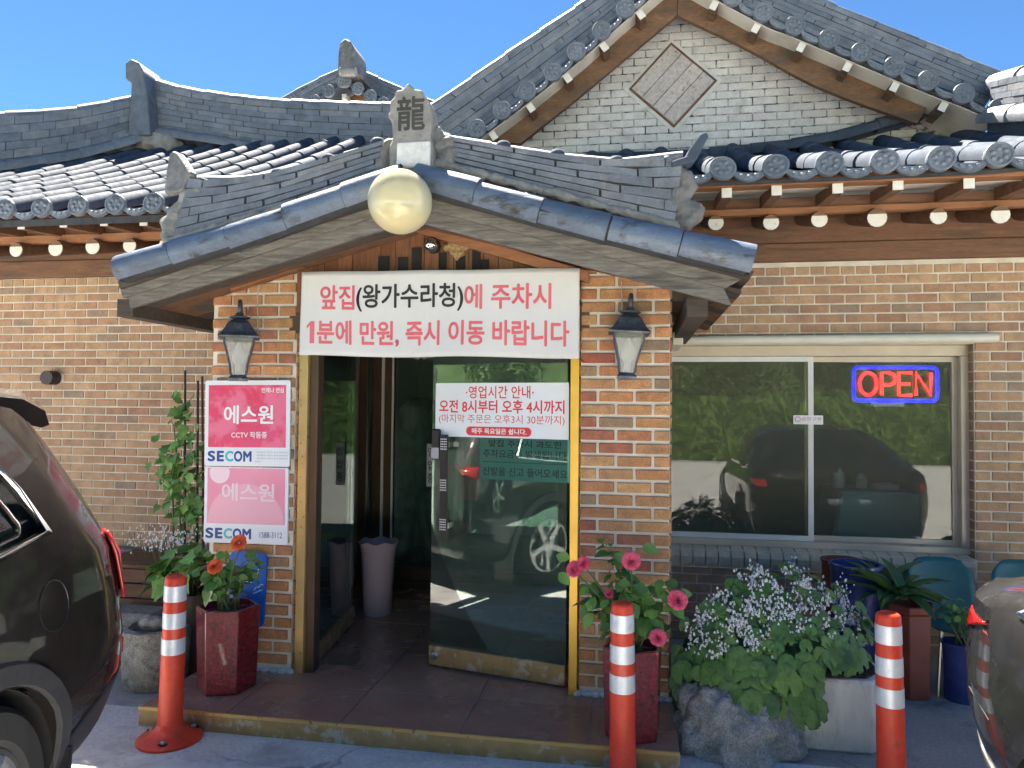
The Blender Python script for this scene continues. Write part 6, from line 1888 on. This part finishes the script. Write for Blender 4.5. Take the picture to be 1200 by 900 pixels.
def make_car(name, label, M, paint, tab, wheels, wr, feats):
    """tab: (s, z_bottom, w_low, w_mid, z_mid, w_belt, z_belt, w_roof, z_roof)"""
    t_ = thing(name, label, 'car', M.translation)
    def section(s):
        zb, wl, wm_, zm, wb, zbt, wr_, zr = interp(tab, s)
        return [(0, zb), (wl * 0.92, zb), (wl, zb + 0.07), (wm_, zm - 0.16), (wm_ + 0.004, zm), (wm_ * 0.5 + wb * 0.5 + 0.004, (zm + zbt) / 2), (wb, zbt), (wb * 0.72 + wr_ * 0.28 + 0.008, zbt + (zr - zbt) * 0.32),
                (wb * 0.38 + wr_ * 0.62 + 0.008, zbt + (zr - zbt) * 0.68), (wr_, zr - min(0.03, (zr - zbt) * .3)), (wr_ * 0.8, zr), (0, zr + 0.012)]
    smin, smax = tab[0][0], tab[-1][0]
    N = 46
    ss = [smin + (smax - smin) * (0.5 - 0.5 * math.cos(math.pi * i / N)) for i in range(N + 1)]
    mb = MB()
    k = len(section(ss[0]))
    for s in ss:
        sec = section(s)
        for w_, z in sec: mb.v.append((s, w_, z))
        for w_, z in sec[-2:0:-1]: mb.v.append((s, -w_, z))
    kk = 2 * k - 2
    for i in range(N):
        for j in range(kk):
            j2 = (j + 1) % kk
            mb.f.append((i * kk + j, (i + 1) * kk + j, (i + 1) * kk + j2, i * kk + j2))
    mb.f.append(tuple(range(kk))); mb.f.append(tuple(N * kk + j for j in range(kk - 1, -1, -1)))
    me = mb.mesh('body', paint, 60)
    # wheel openings
    body = bpy.data.objects.new('scratch_body', me)
    cut = MB()
    for sx in wheels:
        for sd in (-1, 1):
            cut.lathe([(wr + 0.055, -0.35), (wr + 0.055, 0.35)], (0, 0, 0), 32, M=Matrix.Translation((sx, sd * 0.87, wr - 0.01)) @ Matrix.Rotation(R(90), 4, 'X'))
    co = bpy.data.objects.new('scratch_cut', cut.mesh('cut', None))
    SC2.collection.objects.link(body); SC2.collection.objects.link(co)
    bo = body.modifiers.new('b', 'BOOLEAN'); bo.operation = 'DIFFERENCE'; bo.object = co; bo.solver = 'EXACT'
    me2 = evaluated(body)
    bpy.data.batch_remove([body, co])
    me2.materials.clear(); me2.materials.append(MATS[paint])
    for p_ in me2.polygons: p_.material_index = 0
    me2.name = 'body'
    me2.set_sharp_from_angle(angle=R(35))
    body = link('body', me2, t_, M)
    def side(s, z, off=0.0, sd=1):
        sec = section(s)
        pts = sec[1:-1]
        for (w0, z0), (w1, z1) in zip(pts, pts[1:]):
            if z0 <= z <= z1:
                w_ = w0 + (w1 - w0) * (z - z0) / max(1e-6, z1 - z0)
                return V((s, sd * (w_ + off), z))
        return V((s, sd * (pts[-1][0] + off), z))
    def patch(nm, m, outline, off, parent, sd=1, sub=6):
        """a panel that follows the car's side; outline: list of (s, z) quads rows"""
        a, b, c, d = outline     # bottom-rear, bottom-front, top-front, top-rear
        mb = MB()
        for j in range(sub + 1):
            for i in range(sub + 1):
                u, v = i / sub, j / sub
                s = (a[0] * (1 - u) + b[0] * u) * (1 - v) + (d[0] * (1 - u) + c[0] * u) * v
                z = (a[1] * (1 - u) + b[1] * u) * (1 - v) + (d[1] * (1 - u) + c[1] * u) * v
                mb.v.append(tuple(side(s, z, off, sd)))
        for j in range(sub):
            for i in range(sub):
                q = [j * (sub + 1) + i, j * (sub + 1) + i + 1, (j + 1) * (sub + 1) + i + 1, (j + 1) * (sub + 1) + i]
                mb.f.append(tuple(q if sd < 0 else q[::-1]))
        me = mb.mesh(nm, m, 60)
        bm = bmesh.new(); bm.from_mesh(me); bmesh.ops.solidify(bm, geom=bm.faces[:], thickness=0.012); bm.to_mesh(me); bm.free()
        return link(nm, me, parent, M)
    for sx in wheels:
        for sd in (-1, 1):
            W = M @ Matrix.Translation((sx, sd * 0.80, wr)) @ Matrix.Rotation(R(-90 * sd), 4, 'X')   # axle along local z outwards
            whl = MB().lathe([(wr * 0.66, -0.11), (wr * 0.93, -0.115), (wr * 0.985, -0.09), (wr, -0.05), (wr, 0.05), (wr * 0.985, 0.09), (wr * 0.93, 0.115), (wr * 0.72, 0.12), (wr * 0.66, 0.10), (wr * 0.64, 0.02)], (0, 0, 0), 48).build('wheel', 'tyre', t_, W, smooth=40)
            MB().lathe([(wr * 0.655, 0.0), (wr * 0.66, 0.108), (wr * 0.62, 0.11), (wr * 0.60, 0.085), (wr * 0.58, 0.03), (0.001, 0.03)], (0, 0, 0), 40).build('rim', 'rim', whl, W, smooth=40)
            for q in range(5):
                a = 2 * math.pi * q / 5 + 0.35
                MB().hexa([(0.04, -0.035, 0.06), (wr * 0.61, -0.028, 0.085), (wr * 0.61, 0.028, 0.085), (0.04, 0.035, 0.06), (0.04, -0.028, 0.095), (wr * 0.61, -0.02, 0.108), (wr * 0.61, 0.02, 0.108), (0.04, 0.028, 0.095)]).build('spoke', 'rim', whl, W @ Matrix.Rotation(a, 4, 'Z'))
            MB().lathe([(0.06, 0.03), (0.06, 0.098), (0.02, 0.104)], (0, 0, 0), 18).build('hub', 'rim', whl, W, smooth=40)
            # arch cladding and dark liner
            ar = MB(); n = 24
            r0, r1 = wr + 0.05, wr + 0.125
            for i in range(n + 1):
                a = R(-22 + 224 * i / n)
                for r, off in ((r0, 0.002), (r0 + 0.005, 0.02), (r1 - 0.01, 0.018), (r1, 0.001)):
                    s = sx + r * math.cos(a); z = max(0.26, wr + r * math.sin(a))
                    s = max(smin + 0.02, min(smax - 0.02, s))
                    ar.v.append(tuple(side(s, z, off, sd)))
            for i in range(n):
                for j in range(3):
                    ar.f.append((i * 4 + j, i * 4 + j + 1, i * 4 + j + 5, i * 4 + j + 4))
            ar.build('arch_trim', feats.get('trim', 'car_clad'), t_, M, smooth=50)
            li = MB(); 
            for i in range(n + 1):
                a = R(-30 + 240 * i / n); r = wr + 0.052
                for yy in (0.50, 0.90):
                    li.v.append((sx + r * math.cos(a), sd * yy, wr - 0.01 + r * math.sin(a)))
            for i in range(n): li.f.append((2 * i, 2 * i + 1, 2 * i + 3, 2 * i + 2))
            li.build('wheel_liner', 'black_hole', t_, M)
    feats['build'](t_, M, side, patch, section)
    return t_

SUV = [ # s, zb, wl, wm, zm, wb, zbelt, wroof, zroof
    (0.00, 0.42, 0.70, 0.80, 0.66, 0.74, 0.90, 0.60, 1.00), (0.04, 0.36, 0.78, 0.865, 0.70, 0.82, 0.98, 0.66, 1.10), (0.10, 0.32, 0.83, 0.90, 0.72, 0.865, 1.04, 0.71, 1.20),
    (0.22, 0.29, 0.86, 0.92, 0.74, 0.885, 1.07, 0.72, 1.37), (0.38, 0.28, 0.88, 0.93, 0.74, 0.895, 1.08, 0.71, 1.56), (0.52, 0.28, 0.885, 0.935, 0.74, 0.90, 1.08, 0.70, 1.645), (0.9, 0.27, 0.89, 0.94, 0.74, 0.905, 1.06, 0.69, 1.69), (1.8, 0.27, 0.88, 0.94, 0.72, 0.905, 1.02, 0.68, 1.71),
    (2.6, 0.27, 0.88, 0.94, 0.70, 0.90, 0.99, 0.66, 1.66), (3.05, 0.27, 0.88, 0.935, 0.70, 0.89, 0.98, 0.70, 1.36), (3.4, 0.27, 0.88, 0.93, 0.70, 0.87, 0.96, 0.76, 1.12), (4.2, 0.28, 0.85, 0.91, 0.66, 0.83, 0.88, 0.72, 1.03), (4.6, 0.32, 0.74, 0.82, 0.62, 0.74, 0.76, 0.6, 0.86), (4.72, 0.40, 0.62, 0.68, 0.58, 0.6, 0.66, 0.5, 0.7)]
def suv_feats(t_, M, side, patch, section):
    for sd in (1, -1):
        patch('tail_light', 'tail_red', [(0.004, 0.86), (0.10, 0.84), (0.17, 1.12), (0.02, 1.12)], 0.022, t_, sd)
        wq = patch('quarter_window', 'car_glass', [(0.62, 1.20), (1.35, 1.12), (1.35, 1.50), (0.85, 1.50)], 0.006, t_, sd)
        loop = [side(s, z, 0.012, sd) for s, z in ((0.60, 1.19), (0.98, 1.145), (1.37, 1.10), (1.37, 1.52), (1.1, 1.52), (0.83, 1.51), (0.70, 1.35), (0.60, 1.19))]
        MB().tube(loop, 0.013, 6).build('chrome_trim', 'chrome', wq, M, smooth=60)
        patch('side_window', 'car_glass', [(1.45, 1.10), (2.75, 1.06), (2.45, 1.52), (1.45, 1.53)], 0.006, t_, sd)
        fd = [side(0.62 + 0.085 * math.cos(R(20 * k)), 0.945 + 0.085 * math.sin(R(20 * k)), 0.003, sd) for k in range(19)]
        MB().tube(fd, 0.0022, 4).build('fuel_door_gap', 'handle_black', t_, M)
        gap = [side(s, z, 0.002, sd) for s, z in ((0.30, 1.12), (0.16, 0.86), (0.16, 0.70), (0.30, 0.62), (0.52, 0.60))]
        MB().tube(gap, 0.0025, 4).build('panel_gap', 'handle_black', t_, M)
        dg_ = [side(1.45, z, 0.002, sd) for z in (0.45, 0.7, 0.9, 1.08)]
        MB().tube(dg_, 0.003, 4).build('panel_gap', 'handle_black', t_, M)
        patch('lower_cladding', 'car_clad', [(0.05, 0.43), (0.52, 0.30), (0.52, 0.42), (0.05, 0.56)], 0.006, t_, sd)
        pr_ = MB()
        pr_.hexa([(0.50, sd * 0.70, 0.10), (0.52, sd * 0.70, 0.10), (0.52, sd * 0.92, 0.10), (0.50, sd * 0.92, 0.10), (0.50, sd * 0.70, 0.42), (0.52, sd * 0.70, 0.42), (0.52, sd * 0.93, 0.42), (0.50, sd * 0.93, 0.42)])
        pr_.build('mud_flap', 'handle_black', t_, M)
        patch('reflector', 'tail_red', [(0.005, 0.60), (0.05, 0.60), (0.05, 0.66), (0.005, 0.66)], 0.01, t_, sd)
    sp = MB()
    sec = [(0.17, 1.585), (0.20, 1.64), (0.34, 1.685), (0.60, 1.70), (0.60, 1.66), (0.38, 1.60), (0.22, 1.575)]
    for y in (-0.66, -0.60, 0.60, 0.66):
        for s, z in sec: sp.v.append((s + (0.06 if abs(y) > 0.63 else 0), y, z - (0.035 if abs(y) > 0.63 else 0)))
    n = len(sec)
    for i in range(3):
        for j in range(n): sp.f.append((i * n + j, i * n + (j + 1) % n, (i + 1) * n + (j + 1) % n, (i + 1) * n + j))
    sp.f.append(tuple(range(n - 1, -1, -1))); sp.f.append(tuple(3 * n + j for j in range(n)))
    sp.build('spoiler', 'car_brown', t_, M, smooth=35)
    rg = MB().add([(0.115, -0.60, 1.19), (0.115, 0.60, 1.19), (0.345, 0.60, 1.53), (0.345, -0.60, 1.53), (0.135, -0.60, 1.185), (0.135, 0.60, 1.185), (0.36, 0.60, 1.525), (0.36, -0.60, 1.525)], [(0, 3, 2, 1), (4, 5, 6, 7), (0, 1, 5, 4), (1, 2, 6, 5), (2, 3, 7, 6), (3, 0, 4, 7)])
    rg.build('rear_window', 'car_glass', t_, M)
    MB().box((-0.012, -0.26, 0.78), (0.03, 0.26, 0.90)).build('number_plate', 'print_white', t_, M, bevel=0.004)
hd = V((0.20, -0.98, 0)).normalized()
rc_ = V((-2.985, 2.66, 0))
Mc = Matrix(((hd.x, -hd.y, 0, rc_.x), (hd.y, hd.x, 0, rc_.y), (0, 0, 1, 0.006), (0, 0, 0, 1)))
make_car('parked_suv', 'dark brown sport utility car parked at left, tail towards the building', Mc, 'car_brown', SUV, (0.98, 3.72), 0.365, dict(build=suv_feats))

SEDAN = [(0.00, 0.40, 0.52, 0.60, 0.70, 0.56, 0.86, 0.50, 0.94), (0.05, 0.34, 0.66, 0.735, 0.74, 0.70, 0.93, 0.60, 1.00), (0.14, 0.30, 0.76, 0.83, 0.74, 0.80, 0.955, 0.66, 1.04), (0.30, 0.27, 0.82, 0.88, 0.72, 0.855, 0.96, 0.68, 1.07), (0.55, 0.26, 0.85, 0.905, 0.70, 0.875, 0.96, 0.68, 1.13), (0.9, 0.25, 0.86, 0.91, 0.70, 0.88, 0.95, 0.64, 1.27), (1.3, 0.25, 0.86, 0.915, 0.68, 0.88, 0.94, 0.60, 1.38),
         (2.0, 0.25, 0.86, 0.915, 0.68, 0.88, 0.92, 0.60, 1.43), (2.6, 0.25, 0.86, 0.91, 0.66, 0.87, 0.90, 0.60, 1.36), (3.2, 0.25, 0.85, 0.90, 0.64, 0.84, 0.88, 0.70, 1.02), (4.1, 0.26, 0.82, 0.87, 0.60, 0.78, 0.78, 0.66, 0.86), (4.5, 0.3, 0.7, 0.76, 0.55, 0.68, 0.66, 0.55, 0.72), (4.62, 0.36, 0.55, 0.6, 0.5, 0.54, 0.58, 0.45, 0.62)]
def sedan_feats(t_, M, side, patch, section):
    for sd in (1, -1):
        patch('tail_light', 'tail_red', [(0.06, 0.83), (0.12, 0.82), (0.40, 0.905), (0.075, 0.90)], 0.007, t_, sd)
        wq = patch('quarter_window', 'car_glass', [(0.62, 1.00), (1.10, 0.98), (1.10, 1.25), (0.95, 1.22)], 0.006, t_, sd)
        loop = [side(s, z, 0.012, sd) for s, z in ((0.58, 0.99), (0.85, 0.975), (1.12, 0.965), (1.12, 1.28), (0.93, 1.24), (0.58, 0.99))]
        MB().tube(loop, 0.010, 6).build('chrome_trim', 'chrome', wq, M, smooth=60)
        patch('side_window', 'car_glass', [(1.2, 0.97), (2.8, 0.93), (2.4, 1.27), (1.2, 1.30)], 0.006, t_, sd)
        patch('lower_cladding', 'car_clad', [(0.06, 0.38), (0.5, 0.28), (0.5, 0.36), (0.06, 0.50)], 0.006, t_, sd)
        gap = [side(s, z, 0.002, sd) for s, z in ((0.40, 0.92), (0.22, 0.78), (0.26, 0.64), (0.46, 0.60))]
        MB().tube(gap, 0.0025, 4).build('panel_gap', 'handle_black', t_, M)
    rg = MB().add([(0.45, -0.55, 1.13), (0.45, 0.55, 1.13), (1.20, 0.50, 1.385), (1.20, -0.50, 1.385), (0.46, -0.55, 1.10), (0.46, 0.55, 1.10), (1.21, 0.50, 1.36), (1.21, -0.50, 1.36)], [(0, 3, 2, 1), (4, 5, 6, 7), (0, 1, 5, 4), (1, 2, 6, 5), (2, 3, 7, 6), (3, 0, 4, 7)])
    rg.build('rear_window', 'car_glass', t_, M)
    MB().box((-0.012, -0.26, 0.62), (0.03, 0.26, 0.73)).build('number_plate', 'print_grey', t_, M, bevel=0.004)
hd = V((0.03, -1.0, 0)).normalized()
rc_ = V((2.06, 3.22, 0))
Mc2 = Matrix(((hd.x, -hd.y, 0, rc_.x), (hd.y, hd.x, 0, rc_.y), (0, 0, 1, 0.006), (0, 0, 0, 1)))
make_car('parked_sedan', 'black sedan with red tail light parked at the right edge', Mc2, 'car_black', SEDAN, (0.98, 3.55), 0.32, dict(build=sedan_feats, trim='car_black'))

# ================================================================== inside the rooms
q = P(1025, 600, 6.3)
tb = thing('covered_table', 'low table under a pale teal cloth just inside the window', 'table', (q.x, 6.35, 0.08))
a, b = P(972, 628, 6.1), P(1083, 578, 6.1)
MB().hexa([(a.x - 0.05, 6.05, 0.08), (b.x + 0.0, 6.05, 0.08), (b.x, 6.75, 0.08), (a.x - 0.05, 6.75, 0.08), (a.x + 0.08, 6.1, b.z), (b.x - 0.02, 6.1, b.z), (b.x - 0.02, 6.7, b.z), (a.x + 0.08, 6.7, b.z)]).build('cloth', 'cloth_teal', tb, bevel=0.02)
for px, w_, h_ in ((985, 0.05, 0.16), (1012, 0.04, 0.12), (1040, 0.10, 0.05)):
    p = P(px, 575, 6.3)
    o = MB().lathe([(w_, 0), (w_, h_ * 0.7), (w_ * 0.5, h_ * 0.85), (w_ * 0.45, h_)], (0, 0, 0), 14).build('table_jar', 'cloth_white', None, Matrix.Translation((p.x, 6.35, b.z + 0.001)), smooth=40)
    tag(o, {985: 'tall white bottle on the teal table inside the window', 1012: 'shorter white bottle on the teal table inside the window', 1040: 'wide white bowl on the teal table inside the window'}[px], 'jar')
# wrapped stack behind the inner screen
q = P(482, 600, 6.9)
ws = blob('wrapped_stack', [(V((q.x + 0.05, 6.9, 0.35 + 0.2 * k)), 0.26 - 0.015 * k) for k in range(7)] + [(V((q.x + 0.3, 6.95, 0.3 + 0.2 * k)), 0.22) for k in range(4)], 'plastic_wrap', None, 0.04, 0.05, 3)
tag(ws, 'stack wrapped in crinkled clear plastic behind the inner glass door', 'stack')

# ================================================================== across the road, seen in the glass
def crown_mesh(name, rx, rz, n, seed):
    r_ = random.Random(seed); mb = MB()
    cl = []
    for _ in range(26):
        while True:
            d = V((r_.uniform(-1, 1), r_.uniform(-1, 1), r_.uniform(-1, 1)))
            if d.length < 1: break
        cl.append((V((d.x * rx * .85, d.y * rx * .85, d.z * rz * .85)), r_.uniform(0.28, 0.5) * rx))
    for i in range(n):
        c, r = cl[i % len(cl)]
        d = V((r_.gauss(0, 1), r_.gauss(0, 1), r_.gauss(0, 1))).normalized()
        p = c + d * r * r_.uniform(0.6, 1.05)
        a = V((r_.gauss(0, 1), r_.gauss(0, 1), r_.gauss(0, 1))).cross(d).normalized() * r_.uniform(0.06, 0.12)
        b = a.cross(d + V((0, 0, 0.4))).normalized() * r_.uniform(0.05, 0.09)
        mb.add([p - a, p - b * 0.7, p + a, p + b], [(0, 1, 2, 3)])
    return mb.mesh(name, 'leaf_mass')
CR = [crown_mesh('crown', 2.2, 2.4, 5000, 1), crown_mesh('crown', 1.9, 2.9, 5000, 2)]
labs = ['broad tree across the road reflected at the left of the doors', 'tall narrow tree across the road reflected in the door glass', 'broad tree across the road reflected behind the parked brown car', 'tall narrow tree across the road reflected at the left window pane', 'broad tree across the road reflected above the OPEN sign', 'tall narrow tree across the road at the far right reflection', 'broad tree across the road beyond the black sedan']
for i, x in enumerate((-13.5, -9.5, -5.5, -1.8, 2.4, 6.4, 10.5)):
    y = -13.6 - (i % 2) * 1.0
    t_ = thing('roadside_tree', labs[i], 'tree', (x, y, 0), 'trees across the road')
    h = 2.9 + (i % 3) * 0.35
    MB().tube([(x, y, 0), (x + 0.08, y, h * 0.5), (x - 0.05, y, h + 0.6)], [0.17, 0.13, 0.07], 10).build('trunk', 'bark', t_)
    link('crown', CR[i % 2], t_, Matrix.Translation((x, y, h)) @ Matrix.Rotation(i * 1.3, 4, 'Z'))
rh = random.Random(9); hm = MB()
for i in range(14000):
    p = V((rh.uniform(-16, 14), -12.6 + rh.uniform(-0.5, 0.5), rh.uniform(0.05, 2.3)))
    d = V((rh.gauss(0, 1), rh.gauss(0, 1), rh.gauss(0, 1))).normalized()
    a = d * rh.uniform(0.05, 0.1); b = d.cross(V((0.3, 0.2, 1))).normalized() * 0.06
    hm.add([p - a, p - b, p + a, p + b], [(0, 1, 2, 3)])
hg = thing('hedge', 'long clipped green hedge across the road reflected in the window', 'hedge', (-1, -12.6, 0))
o = hm.build('foliage', 'leaf_mass', hg); o['kind'] = 'stuff'
box('stems', (-16, -12.75, 0), (14, -12.45, 2.0), 'leaf_round', hg)
hl = MB(); NX, NY = 60, 10
for j in range(NY + 1):
    for i in range(NX + 1):
        x, y = -90 + 180 * i / NX, -20 - 50 * j / NY
        hl.v.append((x, y, max(-0.05, 14 * (j / NY) ** 0.7 + 2.5 * mnoise.noise(V((x * 0.07, y * 0.07, 0))) * (j > 0) - 0.05)))
for j in range(NY):
    for i in range(NX):
        a = j * (NX + 1) + i
        hl.f.append((a, a + NX + 1, a + NX + 2, a + 1))
o = hl.build('hill', 'hill_green', None, smooth=80); o['kind'] = 'structure'
# shop across the road with a red and a yellow board
hs2 = thing('shop_across', 'pale low shop with red and yellow boards reflected in the door', 'building', (-19, -9, 0))
box('wall', (-24, -13, 0), (-16.4, -6, 3.0), 'house_render', hs2)
box('red_board', (-16.39, -12.2, 2.4), (-16.25, -9.6, 3.0), 'roof_red', hs2)
box('yellow_board', (-16.39, -9.3, 2.4), (-16.25, -6.6, 3.0), 'board_yellow', hs2)
for y in (-11.8, -10.2, -8.6):
    box('window', (-16.39, y, 0.9), (-16.35, y + 1.1, 2.1), 'car_glass', hs2)

bpy.data.scenes.remove(SC2)
bpy.data.batch_remove([_to, _mo])
